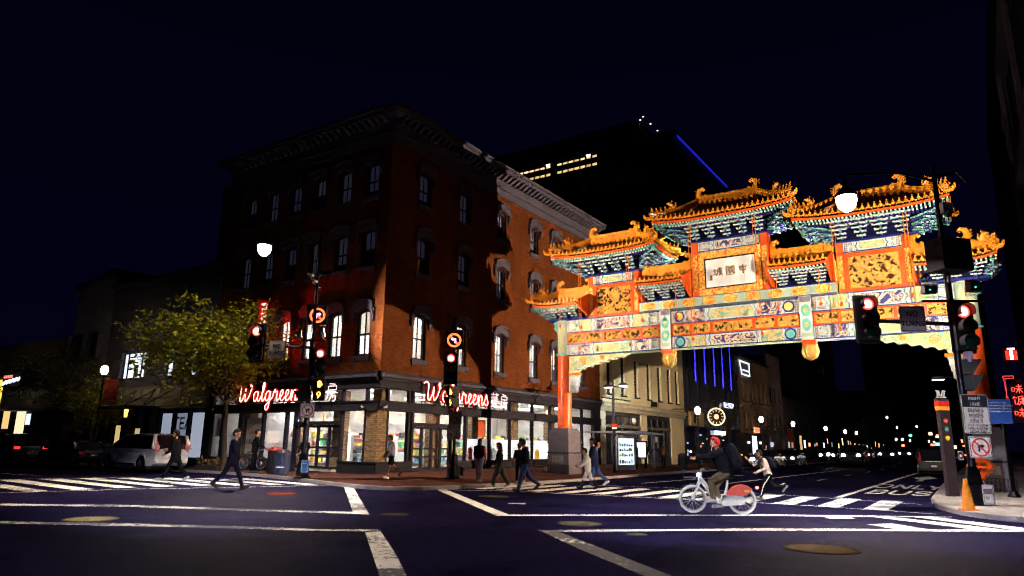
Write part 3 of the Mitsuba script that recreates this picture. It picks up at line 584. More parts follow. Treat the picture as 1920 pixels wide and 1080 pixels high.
# ---------------------------------------------------------------- neon lettering
def script_word():
    """strokes of a looping hand for W a l g r e e n s; x-height 1, baseline 0"""
    W = [(-.25, 1.55), (.1, 1.72), (.42, 1.55), (.42, 1.0), (.35, .3), (.55, .02), (.95, .5), (1.22, 1.3), (1.18, .5), (1.32, .03), (1.75, .45), (2.1, 1.2), (2.18, 1.66), (2.0, 1.72), (1.98, 1.45), (2.3, 1.25)]
    a = [(3.25, .82), (2.95, 1.0), (2.62, .72), (2.6, .22), (2.85, .0), (3.15, .35), (3.3, .95), (3.2, .3), (3.4, .0), (3.7, .35)]
    l = [(3.7, .35), (4.15, 1.2), (4.2, 1.75), (4.02, 1.8), (3.92, 1.2), (3.9, .3), (4.1, .0), (4.4, .4)]
    g1 = [(5.15, .82), (4.85, 1.0), (4.5, .7), (4.5, .2), (4.75, .02), (5.05, .4), (5.2, .95), (5.12, .0), (4.95, -.7), (4.62, -.85), (4.5, -.5), (5.0, -.1), (5.55, .35)]
    r = [(5.55, .35), (5.75, .95), (5.88, 1.12), (5.92, .85), (6.25, .92), (6.2, .4), (6.35, .02), (6.6, .2)]
    e = lambda x: [(x, .2), (x + .45, .62), (x + .5, .95), (x + .28, 1.0), (x + .1, .6), (x + .22, .08), (x + .5, .02), (x + .85, .35)]
    n = [(8.25, .35), (8.4, .98), (8.42, .4), (8.4, .02), (8.6, .7), (8.88, 1.0), (9.02, .75), (8.98, .25), (9.15, .0), (9.45, .35)]
    s = [(9.45, .35), (9.75, .95), (9.85, 1.1), (9.9, .75), (10.1, .35), (9.95, .02), (9.6, .08), (9.5, .25)]
    return [catmull(q, 6) for q in (W, a, l, g1, r, e(6.6), e(7.42), n, s)]
STROKES_YAO = [[(.08, .86), (.92, .86)], [(.32, .97), (.32, .76)], [(.68, .97), (.68, .76)], [(.38, .7), (.62, .7), (.62, .46), (.38, .46), (.38, .7)], [(.38, .58), (.62, .58)], [(.5, .76), (.47, .7)],
               [(.24, .74), (.1, .62), (.26, .58), (.1, .46), (.3, .46)], [(.8, .74), (.68, .62), (.86, .58), (.7, .46), (.92, .46)], [(.06, .33), (.94, .33)], [(.5, .44), (.5, .02)], [(.46, .3), (.3, .14), (.08, .06)], [(.54, .3), (.7, .14), (.92, .06)]]
STROKES_FANG = [[(.3, .97), (.72, .93)], [(.2, .84), (.84, .84), (.84, .64), (.22, .64)], [(.22, .84), (.2, .5), (.14, .25), (.04, .04)], [(.52, .6), (.56, .52)], [(.28, .48), (.94, .48)], [(.5, .46), (.44, .24), (.26, .05)], [(.48, .32), (.82, .32), (.78, .1), (.66, .04)]]
def neon_sign(key, frame, scale, zh, upto=None):
    tray, tube = MB(), MB()
    RT = col((.75, .03, .02), .4)
    for s in script_word():
        p = np.stack([s[:, 0], s[:, 1] * zh, 0 * s[:, 0]], 1) * scale
        tray.tube(p * [1, 1, 0] + [0, 0, .03], scale * .15, RT, 6, frame); tube.tube(p + [0, 0, .03 + scale * .15], scale * .05, WHITE, 6, frame)
    part(key, 'letter_tray', tray); part(key, 'neon_tube', tube, emit=(6.5, 1.4, 1.1), weight=6)
def hanzi(key, frame, strokes, size, emit, weight=1.0, r=.045, mat=None):
    b = MB()
    for s in strokes: b.tube(np.array([[x, y, 0] for x, y in s]) * size, r * size, WHITE, 5, frame)
    part(key, 'character', b, **({'emit': emit, 'weight': weight} if emit is not None else {'mat': mat}))
def shop_sign(frame, label, chars_at, csize):
    k = thing('neon_sign', label, 'sign', 'red neon shop signs')
    rack = MB()
    for z in (-.05, .62): rack.box(-.1, chars_at + csize * 2.1, z - .02, z + .02, -.1, -.05, BLACK, frame)
    for x in np.arange(0, chars_at + 1.5, .9): rack.box(x - .015, x + .015, -.3, .75, -.12, -.08, BLACK, frame); rack.tube([(x, -.3, -.1), (x + .1, -.3, -.5)], .012, BLACK, 5, frame)
    part(k, 'support_frame', rack); neon_sign(k, frame, .53 if chars_at > 5 else .5, 1.0)
    hanzi(k, frame @ move(chars_at, -.1, .02), STROKES_YAO, csize, (1.25, .85, .84), 1.0, .026); hanzi(k, frame @ move(chars_at + csize * 1.02, -.15, .02), STROKES_FANG, csize, (1.25, .85, .84), 1.0, .026)
shop_sign(SOUTH(26.5, YS - .28, 3.74) @ rot([0, 0, 1], -.0), 'red neon script sign over the shopfront facing the gate', 5.72, .9)
shop_sign(WEST(XW - .28, 33.65, 3.68), 'red neon script sign over the shopfront facing the side street', 5.95, .92)
k = thing('blade_sign', 'red vertical blade sign with neon script on the side street wall', 'sign')
b = MB(); b.box(-.07, .07, 0, 3.0, 0, .62, col((.6, .02, .015), .5), face([XW - .12, 32.2, 6.2], [0, -1, 0], [0, 0, 1]) @ rot([0, 1, 0], 0)); part(k, 'panel', b)
b = MB(); sc_ = .27
for s in script_word(): b.tube(np.stack([s[:, 1] * sc_ * -1, s[:, 0] * sc_, 0 * s[:, 0]], 1), .03, WHITE, 6, face([XW - .24, 32.11, 6.3], [1, 0, 0], [0, 0, 1]))
part(k, 'neon_tube', b, emit=(5, 1.3, 1.1), weight=2)
b = MB()
for z in (6.4, 9.0): b.tube([(XW, 32.2, z), (XW - .2, 32.2, z)], .04, BLACK)
part(k, 'bracket', b)
spot('blade_sign_lamp', (XW - .6, 31.4, 7.4), (XW, 30.5, 7.4), (330, 5, 2.5), 50, 18, 2)  # added spot without a fitting, stands in for the neon glow on the wall
for x, y, d in ((XW + .35, YS - .2, 25), (XW - .2, YS + .9, 70)):
    k = thing('security_camera', 'small white bullet camera on the shop corner ' + ('facing the gate' if d == 25 else 'facing the side street'), 'camera')
    b = MB(); m = place(x, y, 3.28, 180 + d); b.tube([(0, 0, 0), (.3, 0, -.04)], .05, OFFWHITE, 10, m); part(k, 'housing', b); b = MB(); b.tube([(0, 0, 0), (-.02, 0, .0), (-.06, 0, .12)], .018, OFFWHITE, 6, m); part(k, 'bracket', b)
# ---------------------------------------------------------------- the other buildings
def tidy_window(parent, fr, x, z0, w, h, glass='dark', hood=True, depth=.22, sash=True, lit=None, c=TRIM):
    b = MB(); o = sg.box(x - w / 2, z0, x + w / 2, z0 + h); b.prism(o.difference(o.buffer(-.07)), -depth + .02, -depth + .1, c, fr)
    if sash: b.box(x - w / 2 + .07, x + w / 2 - .07, z0 + h / 2 - .03, z0 + h / 2 + .03, -depth + .03, -depth + .09, c, fr)
    k = part(parent, 'window', b)
    b = MB(); b.add([fr[:3, :3] @ np.array(q) + fr[:3, 3] for q in ((x - w / 2 + .05, z0 + .05, -depth + .05), (x + w / 2 - .05, z0 + .05, -depth + .05), (x + w / 2 - .05, z0 + h - .05, -depth + .05), (x - w / 2 + .05, z0 + h - .05, -depth + .05))], [[0, 1, 2, 3]], WHITE)
    if lit is None: part(k, 'pane', b, mat='car_glass')
    else: part(k, 'pane', b, emit=lit, weight=.15)
    b = MB(); b.box(x - w / 2 - .08, x + w / 2 + .08, z0 - .12, z0 - .002, -.05, .09, c, fr); part(k, 'sill', b)
    return k
def facade(parent, fr, a0, a1, z0, z1, wins, depth=.3, mat='paint', c=GREY, nm='wall'):
    p = sg.box(a0, z0, a1, z1)
    for x, z, w, h in wins: p = p.difference(sg.box(x - w / 2, z, x + w / 2, z + h))
    b = MB(); b.prism(p, -depth, 0, c, fr); part(parent, nm, b, mat=mat)
    b = MB(); b.box(a0 + .02, a1 - .02, z0, z1 - .02, -depth - 6, -depth - .02, DARK, fr); part(parent, nm + '_core', b)

# --- pale building seen through the gate
k = thing('pale_building', 'cream building with narrow tall windows over a dark shopfront, right of the brick corner building', 'building')
bx = [48.2, 50.75, 53.3, 55.9, 58.3, 60.6, 62.6]
wins = [(x, 5.55, .85, 3.0) for x in bx] + [(x, 10.6, .85, 2.5) for x in bx]
facade(k, fs, 46.64, 64.3, 4.9, 14.5, wins, .35, 'stucco')
for x, z, w, h in wins: tidy_window(k, fs, x, z, w, h, depth=.3)
b = MB(); b.box(46.64, 64.3, 4.2, 4.55, -.3, .12, col((.3, .26, .2)), fs); b.box(46.64, 64.35, 4.55, 4.75, -.3, .28, col((.36, .31, .24)), fs); b.box(46.64, 64.3, 4.75, 4.9, -.3, .16, col((.3, .26, .2)), fs); part(k, 'belt_cornice', b)
b = MB(); b.box(46.6, 64.4, 14.5, 14.9, -.4, .3, col((.3, .26, .2)), fs); part(k, 'roof_cornice', b)
for a, c in ((46.64, 47.5), (54.1, 55.3), (60.8, 64.0)): b = MB(); b.box(a, c, .1, 4.198, -.3, 0, GREY, fs); part(k, 'pilaster', b, mat='stucco')
for a, c in ((47.52, 54.08), (55.32, 60.78)):
    b = MB(); b.box(a, c, .1, .7, -.35, -.1, DARK, fs); b.box(a, c, 3.0, 3.25, -.35, -.05, col((.09, .08, .07)), fs); b.box(a, c, 3.9, 4.195, -.35, -.12, DARK, fs)
    n = 4
    for i in range(n + 1): x = a + (c - a) * i / n; b.box(x - .07, x + .07, .7, 3.9, -.33, -.12, DARK, fs)
    part(k, 'shop_frame', b)
    for i in range(n):
        x0, x1 = a + (c - a) * i / n + .08, a + (c - a) * (i + 1) / n - .08
        for z0, z1, nm in ((.7, 3.0, 'shop_pane'), (3.26, 3.89, 'transom_pane')):
            b = MB(); b.add([fs[:3, :3] @ np.array(q) + fs[:3, 3] for q in ((x0, z0, -.25), (x1, z0, -.25), (x1, z1, -.25), (x0, z1, -.25))], [[0, 1, 2, 3]], WHITE); part(k, nm, b, mat='car_glass')
b = MB(); b.box(57.2, 58.4, 2.0, 2.5, -.24, -.23, col((.3, .32, .36)), fs); part(k, 'window_notice', b)
b = MB(); b.tube([(55.9, YS, 4.85), (55.9, YS - .5, 5.05)], .03, BLACK); b.box(55.3, 56.5, 4.95, 5.35, .4, .46, BLACK, fs); part(k, 'sign_bracket', b)
b = MB(); b.tube([(53.8, YS, 8.3), (53.8, YS - .8, 8.35)], .03, BLACK); b.lathe([(.1, -.2), (.02, .05)], BLACK, 8, move(53.8, YS - .8, 8.3)); part(k, 'wall_light', b)
# --- dark building with blue light strips
k = thing('blue_lit_building', 'dark glassy building with five vertical blue light strips over shop signs', 'building')
b = MB(); b.box(64.32, 82.6, 3.6, 17, -8, 0, col((.02, .022, .04), .4), fs); b.box(64.32, 82.6, .1, 3.6, -8, -2.5, DARK, fs); part(k, 'wall', b)
b = MB(); b.box(64.32, 82.6, 12.3, 12.5, 0, .15, BLACK, fs)
for x in np.arange(65.5, 82.5, 3.0): b.box(x - .1, x + .1, 3.6, 17, 0, .12, BLACK, fs)
b.tube([fs[:3, :3] @ np.array(q) + fs[:3, 3] for q in ((66, 10.0, .3), (82, 9.8, .3))], .03, BLACK, 5); part(k, 'facade_ribs', b)
for i, x in enumerate((67.3, 70.25, 73.3, 76.2, 79.15)):
    b = MB(); b.box(x - .22, x + .22, 7.98, 13.6, .13, .2, BLACK, fs); part(k, 'strip_case', b)
    b = MB(); b.frustum(x - .17, x + .17, .2, .22, 8.0, x - .10, x + .10, .2, .22, 13.5, WHITE, fs @ np.array([[1, 0, 0, 0], [0, 0, 1, 0], [0, 1, 0, 0], [0, 0, 0, 1.0]])); part(k, 'blue_light_strip', b, emit=(.01, .03, 2.6), weight=.15)
b = MB()
for x in (64.5, 68.0, 71.6, 75.2, 78.8, 82.3): b.box(x - .12, x + .12, .12, 3.6, -.3, 0, BLACK, fs)
b.box(64.4, 82.5, .12, .5, -.3, -.05, BLACK, fs); part(k, 'shop_frame', b)
rr = np.random.default_rng(21)
for x0, x1 in ((64.7, 67.8), (68.2, 71.4), (71.8, 75), (75.4, 78.6), (79, 82.1)):
    b = MB(); b.add([fs[:3, :3] @ np.array(q) + fs[:3, 3] for q in ((x0, .5, -.15), (x1, .5, -.15), (x1, 3.5, -.15), (x0, 3.5, -.15))], [[0, 1, 2, 3]], WHITE); part(k, 'shop_pane', b, mat='pane_glass')
    for i in range(4):
        x, z, w, h = rr.uniform(x0, x1 - .6), rr.uniform(.8, 2.9), rr.uniform(.15, .6), rr.uniform(.1, .5); b = MB(); b.box(x, x + w, z, z + h, -1.8, -1.7, WHITE, fs); part(k, 'shop_light', b, emit=rr.choice([[2.2, 1.5, .7], [1.6, 1.7, 2], [2, .6, .3], [.5, .7, 1.6], [1.2, .9, .3]]) * rr.uniform(.4, 1.1), weight=.06)
b = MB(); b.box(65.2, 69.0, 3.65, 5.0, .02, .3, col((.5, .36, .2)), fs); b.box(65.9, 66.6, 3.9, 4.7, .3, .32, DARK, fs); part(k, 'tan_sign_box', b)
for (t, x, z, h, c) in (('PELOTON', 78.0, 6.2, .55, (1.0, 1.1, 1.4)), ('EXCURSIONS', 74.4, 3.15, .42, (1.1, 1.2, 1.7)), ('D', 75.0, 6.0, .5, (.5, .55, .7))):
    b = MB(); b.text(t, h, WHITE, fs @ move(x, z, .13), .05); part(k, 'lit_lettering', b, emit=c, weight=.1)
kr = thing('ring_sign', 'round lit sign like a clock face with a red centre hanging over the street', 'sign'); m = face([60.6, 19.2, 4.25], [math.sin(HEAD), -math.cos(HEAD), 0], [0, 0, 1])
b = MB(); b.lathe([(.82, -.1), (.82, 0)], BLACK, 24, m); b.tube([(60.6, 19.4, 4.9), (61.2, YS, 5.0)], .04, BLACK); part(kr, 'case', b)
b = MB(); t = np.linspace(0, 2 * np.pi, 33); b.tube([m[:3, :3] @ np.array([.72 * math.cos(a), .72 * math.sin(a), .04]) + m[:3, 3] for a in t], .06, WHITE, 6, caps=False)
for i in range(12): a = i * np.pi / 6; b.tube([m[:3, :3] @ np.array([r * math.cos(a), r * math.sin(a), .04]) + m[:3, 3] for r in (.45, .62)], .025, WHITE, 5)
part(kr, 'lit_ring', b, emit=(1.4, 1.0, .45), weight=.15); b = MB(); b.lathe([(.22, .02), (.001, .06)], WHITE, 14, m); part(kr, 'red_centre', b, emit=(3, .5, .25), weight=.08)
# --- brown brick building with a white outlined sign
k = thing('narrow_window_building', 'dim brownish building with narrow windows and a white outlined sign at its corner', 'building')
wins = [(x, 7.2, .8, 2.6) for x in np.arange(84.5, 96, 1.9)] + [(x, 3.9, .9, 2.0) for x in np.arange(85, 96, 2.6)]
facade(k, fs, 82.65, 96.6, 3.4, 12.2, wins, .35, 'paint', col((.22, .15, .12), .8))
for x, z, w, h in wins: tidy_window(k, fs, x, z, w, h, depth=.3)
b = MB(); b.box(82.65, 96.6, .1, 3.38, -6, -.3, DARK, fs); part(k, 'shopfront', b)
b = MB(); b.box(82.65, 96.7, 12.2, 12.5, -.4, .3, CORN, fs); part(k, 'roof_cornice', b)
b = MB(); o = sg.Polygon([(83.1, 11.9), (87.4, 11.9), (87.4, 10.2), (83.9, 10.2)]); b.prism(o.difference(o.buffer(-.17)), .1, .2, WHITE, fs); b.box(84.4, 87.2, 10.75, 10.9, .1, .2, WHITE, fs); part(k, 'outline_sign', b, emit=(.8, .95, 1.1), weight=.15)
for x, z, w, h, c in ((86.6, 2.3, .9, .3, (.8, 1, 1.1)), (89.2, 2.0, 1.9, 2.2, (1.5, 1.7, 2.1)), (91.9, 2.3, 1.0, .3, (1.1, 1, .9)), (94, 1.6, 1.2, .8, (.5, .3, .2))):
    b = MB(); b.box(x - w / 2, x + w / 2, z - h / 2, z + h / 2, -.28, -.2, WHITE, fs); part(k, 'lit_shop_window', b, emit=c, weight=.1)
b = MB(); b.box(88.0, 90.2, 3.5, 4.1, .05, .2, WHITE, fs); part(k, 'red_sign', b, emit=(2.2, .5, .25), weight=.1)
b = MB()
for i in range(5): b.box(88.15 + i * .4, 88.4 + i * .4, 3.62, 3.98, .2, .22, OFFWHITE, fs)
part(k, 'red_sign_letters', b)
# --- row of dark buildings further down the street
rr = np.random.default_rng(33)
for i, (x0, x1, h, c, lab) in enumerate(((96.7, 104, 14.3, (.14, .12, .14), 'grey plain building stepping up beyond the outlined sign'), (104.1, 122, 9.0, (.05, .045, .06), 'low dark building behind the third street lamp'), (122.1, 150, 46, (.035, .035, .05), 'dark tower block with two lit windows beyond the low building'), (150.1, 190, 12, (.04, .04, .05), 'long dark building far along the street'), (190.1, 250, 16, (.03, .03, .045), 'farthest dark building on the left side of the street'))):
    k = thing('street_building', lab, 'building'); n = max(3, int((x1 - x0) / 3.2)); fl = max(2, int(h / 3.6)); wn = []
    for a in range(n):
        for f_ in range(1, fl): wn.append((x0 + (a + .5) * (x1 - x0) / n, f_ * 3.5 + .9, 1.2, 1.8))
    facade(k, fs, x0, x1, .1, h, wn, .3, 'paint', col(c, .8))
    lit = set(rr.choice(len(wn), min(len(wn), 2 if i in (2, 4) else 1), replace=False)) if i in (2, 3, 4) else set()
    for j, w_ in enumerate(wn): tidy_window(k, fs, *w_, depth=.26, lit=(.5, .38, .2) if j in lit else None)
    for q in range(7 if i else 1):
        x = x0 + (q + .5) * (x1 - x0) / 7; b = MB(); x += rr.uniform(-2, 2); z = rr.uniform(.8, 2.6); b.box(x - rr.uniform(.3, 1.2), x + .3, z, z + rr.uniform(.3, 1.6), .0, .05, WHITE, fs); part(k, 'lit_shop_window', b, emit=rr.choice([[1.2, .8, .4], [.7, .8, 1.0], [1.4, .5, .2]]) * rr.uniform(.2, 1.3), weight=.02)
k = thing('street_building', 'dark building closing the street at its far end', 'building'); b = MB(); b.box(330, 345, -6, 40, 0, 75, col((.03, .03, .045)), None); part(k, 'wall', b)
for i in range(14): b = MB(); y = rr.uniform(2, 20); z = rr.uniform(1, 9); b.box(329.9, 329.95, y, y + rr.uniform(.5, 1.6), z, z + rr.uniform(.4, 1.4), WHITE); part(k, 'lit_window', b, emit=rr.choice([[2, 1.5, .9], [1.5, 1.8, 2.2], [2, .5, .3], [.5, 1.8, 1.4]]), weight=.02)
# --- tall dark tower
TX, TY, TH = 124.0, 45.0, 63.0
k = thing('dark_tower', 'tall dark office tower with one band of lit yellow windows and a blue roof edge', 'building')
b = MB(); b.box(TX, TX + 36, TY, TY + 60, 0, TH, col((.012, .012, .026), .4)); part(k, 'wall', b)
b = MB(); b.box(TX, TX + 28, TY + 7.5, TY + 62, TH + .81, 67.6, col((.012, .012, .026), .4)); part(k, 'upper_block', b)
b = MB(); b.box(TX - .2, TX + 28.2, TY + 7.3, TY + 62, 67.602, 68.0, col((.03, .03, .08), .5)); part(k, 'upper_roof_edge', b)
b = MB(); b.box(TX - .3, TX + 36.3, TY - .3, TY + 60, TH + .002, TH + .8, col((.05, .05, .12), .5)); part(k, 'roof_edge', b)
ft = WEST(TX, TY, 0)
rr = np.random.default_rng(2)
for j, z in enumerate((62.1, 60.2)):
    for i in range(14):
        s = -(18.2 + i * 1.45)
        if i == 7 or rr.random() < .1: continue
        b = MB(); b.box(s, s + 1.05, z, z + (.45 if j == 0 else .55), .02, .06, WHITE, ft); part(k, 'lit_window', b, emit=np.array([1.25, .85, .38]) * rr.uniform(.45, 1.1) * (1 if j == 0 else .7), weight=.03)
for s in (-29.3, -19.2): b = MB(); b.lathe([(.55, 0), (.001, .2)], WHITE, 12, ft @ move(s, 62.95, .1)); part(k, 'bright_ceiling_lamp', b, emit=(4, 3.6, 2.6), weight=.03)
for z in (55, 50):
    for s in (-33, -21, -13): b = MB(); b.box(s, s + 1.6, z, z + 1.4, .02, .05, col((.05, .05, .08), .2), ft); part(k, 'dark_window', b)
b = MB(); b.box(TX + 1, TX + 34, TY - .5, TY - .3, TH - .4, TH + .1, WHITE); part(k, 'blue_edge_light', b, emit=(.01, .01, .30), weight=.05)
for i, q in enumerate([(125, 53.6, 65.2), (125, 53.4, 65.7), (125, 53.2, 66.4), (125, 52.9, 67.2), (125, 52.6, 68.2)] + [(125.2 + a * 3.9, 52.0, 68.9) for a in range(5)]):
    b = MB(); b.box(q[0] - .05, q[0] + .05, q[1] - .05, q[1] + .05, min(67.6, q[2] - .4), q[2], col((.02, .02, .03))); part(k, 'roof_lamp_post', b)
    b = MB(); b.lathe([(.001, -.05), (.2, .1), (.001, .25)], WHITE, 8, move(q[0] - .25, q[1] - .25, q[2])); part(k, 'roof_lamp', b, emit=(2.6, 1.9, 1.8), weight=.02)
# --- low building left of the brick building
k = thing('low_shop_building', 'low dim two storey shop building with lit upper windows behind the lit tree', 'building')
wins = [(-45.9, 5.5, 3.0, 1.75), (-41.6, 5.45, .95, 1.8), (-39.05, 5.4, .95, 1.8)]
facade(k, fw, -49.4, -37.0, 4.9, 11.8, wins, .35, 'paint', col((.05, .047, .075), .8))
for x, z, w, h in wins:
    kk = tidy_window(k, fw, x, z, w, h, depth=.3, sash=w < 2, lit=(.75, .9, 1.05) if w > 2 else (.62, .74, .82))
    if w > 2:
        b = MB()
        for a in (-.95, .75): b.box(x + a - .05, x + a + .05, z + .07, z + h - .07, -.26, -.2, TRIM, fw)
        b.box(x - .95, x + .75, z + h - .35, z + h - .29, -.26, -.2, TRIM, fw); part(kk, 'mullion', b)
        b = MB(); b.box(x - .9, x - .7, z + 1.0, z + 1.3, -.245, -.24, RED, fw); b.box(x - .2, x + .3, z + .1, z + .9, -.245, -.24, col((.3, .33, .36)), fw); b.box(x + .2, x + .35, z + .1, z + .9, -.24, -.235, col((.5, .45, .3)), fw); part(kk, 'room_furniture', b)
b = MB(); b.box(-49.5, -37, 11.8, 12.1, -.4, .35, CORN, fw); b.box(-49.4, -37, 11.3, 11.8, 0, .12, CORN, fw); part(k, 'cornice', b)
PAN = col((.42, .37, .28), .7)
b = MB(); b.box(-49.4, -37, 3.5, 4.9, -.35, 0, col((.2, .18, .16), .7), fw); part(k, 'fascia_wall', b)
for i in range(5): x = -48.6 + i * 2.3; b = MB(); b.box(x, x + 1.9, 4.2, 4.75, .002, .06, PAN, fw); part(k, 'fascia_panel', b)
b = MB()
for i in range(60): x = -42.5 + i * .09; b.box(x, x + .045, 3.65, 4.1, .002, .05, PAN, fw)
part(k, 'louvre', b, kind='stuff')
b = MB()
for i in range(3): x = -47 + i * 2.2; b.tube([fw[:3, :3] @ np.array(q) + fw[:3, 3] for q in ((x, 4.7, .05), (x + 1.1, 3.6, 1.3))], .03, BLACK, 5); b.tube([fw[:3, :3] @ np.array(q) + fw[:3, 3] for q in ((x + 2.2, 4.7, .05), (x + 1.1, 3.6, 1.3))], .03, BLACK, 5)
b.box(-48, -42, 3.5, 3.62, .0, 1.4, BLACK, fw); part(k, 'canopy', b)
b = MB()
for x in (-49.3, -47.6, -46.2, -45.0, -43.6, -42.0, -40.4, -38.8, -37.1): b.box(x - .1, x + .1, .1, 3.5, -.3, 0, TRIM, fw)
b.box(-49.4, -37, .1, .6, -.3, -.05, TRIM, fw); part(k, 'shop_frame', b)
for x0, x1, z1, c in ((-47.2, -46.6, 2.5, (.5, .38, .16)), (-44.8, -44.3, 2.3, (.42, .33, .14)), (-41.8, -40.6, 3.2, (.22, .25, .33)), (-40.2, -39.0, 3.2, (.12, .15, .22)), (-38.6, -37.3, 3.2, (.25, .28, .35))):
    b = MB(); b.box(x0, x1, .65, z1, -.2, -.15, WHITE, fw); part(k, 'lit_shop_window', b, emit=c, weight=.08)
b = MB(); b.text('TEA', .7, OFFWHITE, fw @ move(-39.6, 2.6, -.14), .01); part(k, 'window_lettering', b)
b = MB(); b.lathe([(.09, 0), (.14, .5)], WHITE, 10, fw @ move(-45.6, 3.0, .15) @ np.array([[1, 0, 0, 0], [0, 0, 1, 0], [0, -1, 0, 0], [0, 0, 0, 1.0]])); part(k, 'wall_sconce', b, emit=(1.9, .9, .2), weight=.1)
# --- gabled building and the shop at the far left
k = thing('gabled_building', 'pale grey gabled building rising behind the low shop at left', 'building')
b = MB(); b.prism([(-55.2, .1), (-49.6, .1), (-49.6, 12.6), (-50.2, 13.1), (-55.2, 12.4)], -8, -.2, col((.16, .15, .22), .8), fw); part(k, 'wall', b)
b = MB(); b.prism([(-55.4, 12.38), (-49.9, 13.15), (-49.4, 12.6), (-49.4, 12.9), (-49.9, 13.5), (-55.4, 12.7)], -8, .1, CORN, fw); part(k, 'roof_edge', b)
for x in (-54, -51.8): tidy_window(k, fw, x, 7.0, 1.0, 2.0, depth=.15)
k = thing('far_left_shop', 'shop building at the far left with a white and red lit sign and warm doorway', 'building')
b = MB(); b.box(-110, -55.5, .1, 9.0, -8, 0, col((.1, .085, .08), .8), fw); part(k, 'wall', b)
b = MB(); b.box(-62, -50.5, 3.6, 3.8, .0, 1.6, col((.25, .22, .18)), fw); b.box(-60, -51, 3.8, 5.2, .05, .12, col((.2, .17, .13)), fw); part(k, 'canopy', b)
m = fw @ move(-61.7, 6.0, .9); b = MB(); b.box(-1.5, 1.6, -.55, .45, -.1, 0, DARK, m); part(k, 'sign_box', b)
b = MB()
for i in range(14): b.prism(sg.Point(-1.3 + i * .21, -.3 + .05 * (i % 3) + .02 * i).buffer(.14), 0, .02, WHITE, m)
part(k, 'white_sign_light', b, emit=(1.6, 1.8, 2.6), weight=.15)
b = MB()
for i in range(5): b.prism(sg.Point(-1.2 + i * .33, .22).buffer(.12), .01, .03, WHITE, m)
part(k, 'red_sign_light', b, emit=(2.2, .25, .18), weight=.1)
for x0, x1, z0, z1, c in ((-64.3, -63.2, 2.3, 3.9, (.8, .5, .2)), (-61.9, -60.4, .9, 3.6, (.9, .75, .45)), (-60.2, -59.5, 2.6, 3.4, (.8, 1, 1.6)), (-66.5, -65.4, 4.2, 6.2, (1.3, .8, .1)), (-69, -66.8, 5.5, 6.6, (.9, .95, 1))):
    b = MB(); b.box(x0, x1, z0, z1, .01, .05, WHITE, fw); part(k, 'lit_window', b, emit=c, weight=.1)
# --- dark building close at right with projecting steel frames
k = thing('steel_fin_building', 'dark modern building at the right edge with steel columns and faint letters', 'building')
fn = face([0, -4.0, 0], [-1, 0, 0], [0, 0, 1])
b = MB(); b.box(-100, -44, 0, 40, -12, -.5, col((.006, .006, .012), .9), fn); b.box(-44, -27, 4.5, 26, -12, -2.0, col((.006, .006, .012), .9), fn); part(k, 'wall', b)
ST = col((.022, .018, .022), .9)
for q in ([(58, -3.9, 29), (58, -3.9, 9)], [(59.2, -4.2, 29), (59.2, -4.2, 9)], [(46, -3.9, 29), (46, -3.9, 9)]): b = MB(); b.tube(q, .2, ST, 6); part(k, 'steel_column', b)
for z0 in (28.4, 19.2): b = MB(); b.box(-58, -30, z0, z0 + .7, -.4, .3, ST, fn); part(k, 'steel_beam', b)
b = MB(); b.text('CLA', 1.7, col((.1, .09, .1), .9), fn @ move(-68, 29.5, -.49), .1); part(k, 'lettering', b)
for x, z, w, h, c in ((-53.5, 18.2, 3.0, .9, (.18, .24, .34)), (-52.8, 17.6, 1.6, .5, (.4, .55, .75))):
    b = MB(); b.box(x - w / 2, x + w / 2, z - h / 2, z + h / 2, -.49, -.42, WHITE, fn); part(k, 'lit_window', b, emit=c, weight=.05)
rr = np.random.default_rng(12)
for i in range(12):
    x, z = -rr.uniform(46, 95), rr.uniform(1.0, 3.4); b = MB(); b.box(x - rr.uniform(.2, .9), x + .3, z - .3, z + rr.uniform(.1, .5), -.49, -.44, WHITE, fn); part(k, 'lit_shop_window', b, emit=rr.choice([[.3, 1.3, 1.4], [1.1, 1.2, 1.4], [1.6, .5, .2], [1.4, 1.1, .6]]), weight=.04)
k = thing('red_neon_sign', 'red neon sign with vertical characters at the right edge', 'sign'); m = WEST(60.0, -2.0, 0)
b = MB(); b.box(-.1, .62, 3.6, 6.9, -.25, 0, col((.04, .01, .012)), m); b.box(.6, 2.6, 6.0, 6.2, -.2, -.1, BLACK, m); part(k, 'case', b)
CH_WEI = [[(.05, .6), (.3, .6), (.3, .25), (.05, .25), (.05, .6)], [(.45, .75), (.95, .75)], [(.38, .5), (1, .5)], [(.7, .98), (.7, .02)], [(.68, .48), (.42, .1)], [(.72, .48), (.98, .1)]]
CH_FAN = [[(.2, .95), (.05, .7)], [(.15, .8), (.42, .8)], [(.2, .6), (.2, .1), (.42, .2)], [(.55, .9), (.95, .95)], [(.55, .9), (.52, .5), (.42, .05)], [(.55, .65), (.9, .65), (.75, .3), (.5, .02)], [(.6, .45), (.98, .02)]]
for i, st in enumerate((CH_WEI, CH_FAN, CH_WEI)): hanzi(k, m @ move(-.06, 5.6 - i * .82, .03), st, .66, (1.7, .08, .05), .15, .05)
for x in (1.0, 1.35): b = MB(); b.tube([m[:3, :3] @ np.array((x - .45 + .2 * q, 5.3 - 1.3 * q, 0)) + m[:3, 3] for q in (0, .5, 1)], .09, WHITE, 6); part(k, 'neon_bar', b, emit=(2.6, .14, .1), weight=.2)
b = MB()
for i, t in enumerate('CREATION'): b.text(t, .15, WHITE, m @ move(-.35, 6.5 - i * .19, .02), .02)
part(k, 'vertical_lettering', b, emit=(1.2, .06, .05), weight=.05)
b = MB(); t = sg.box(-.45, 6.62, .2, 6.85); b.prism(t.difference(t.buffer(-.05)), 0, .04, WHITE, m); part(k, 'outlined_box', b, emit=(.9, .08, .06), weight=.05)
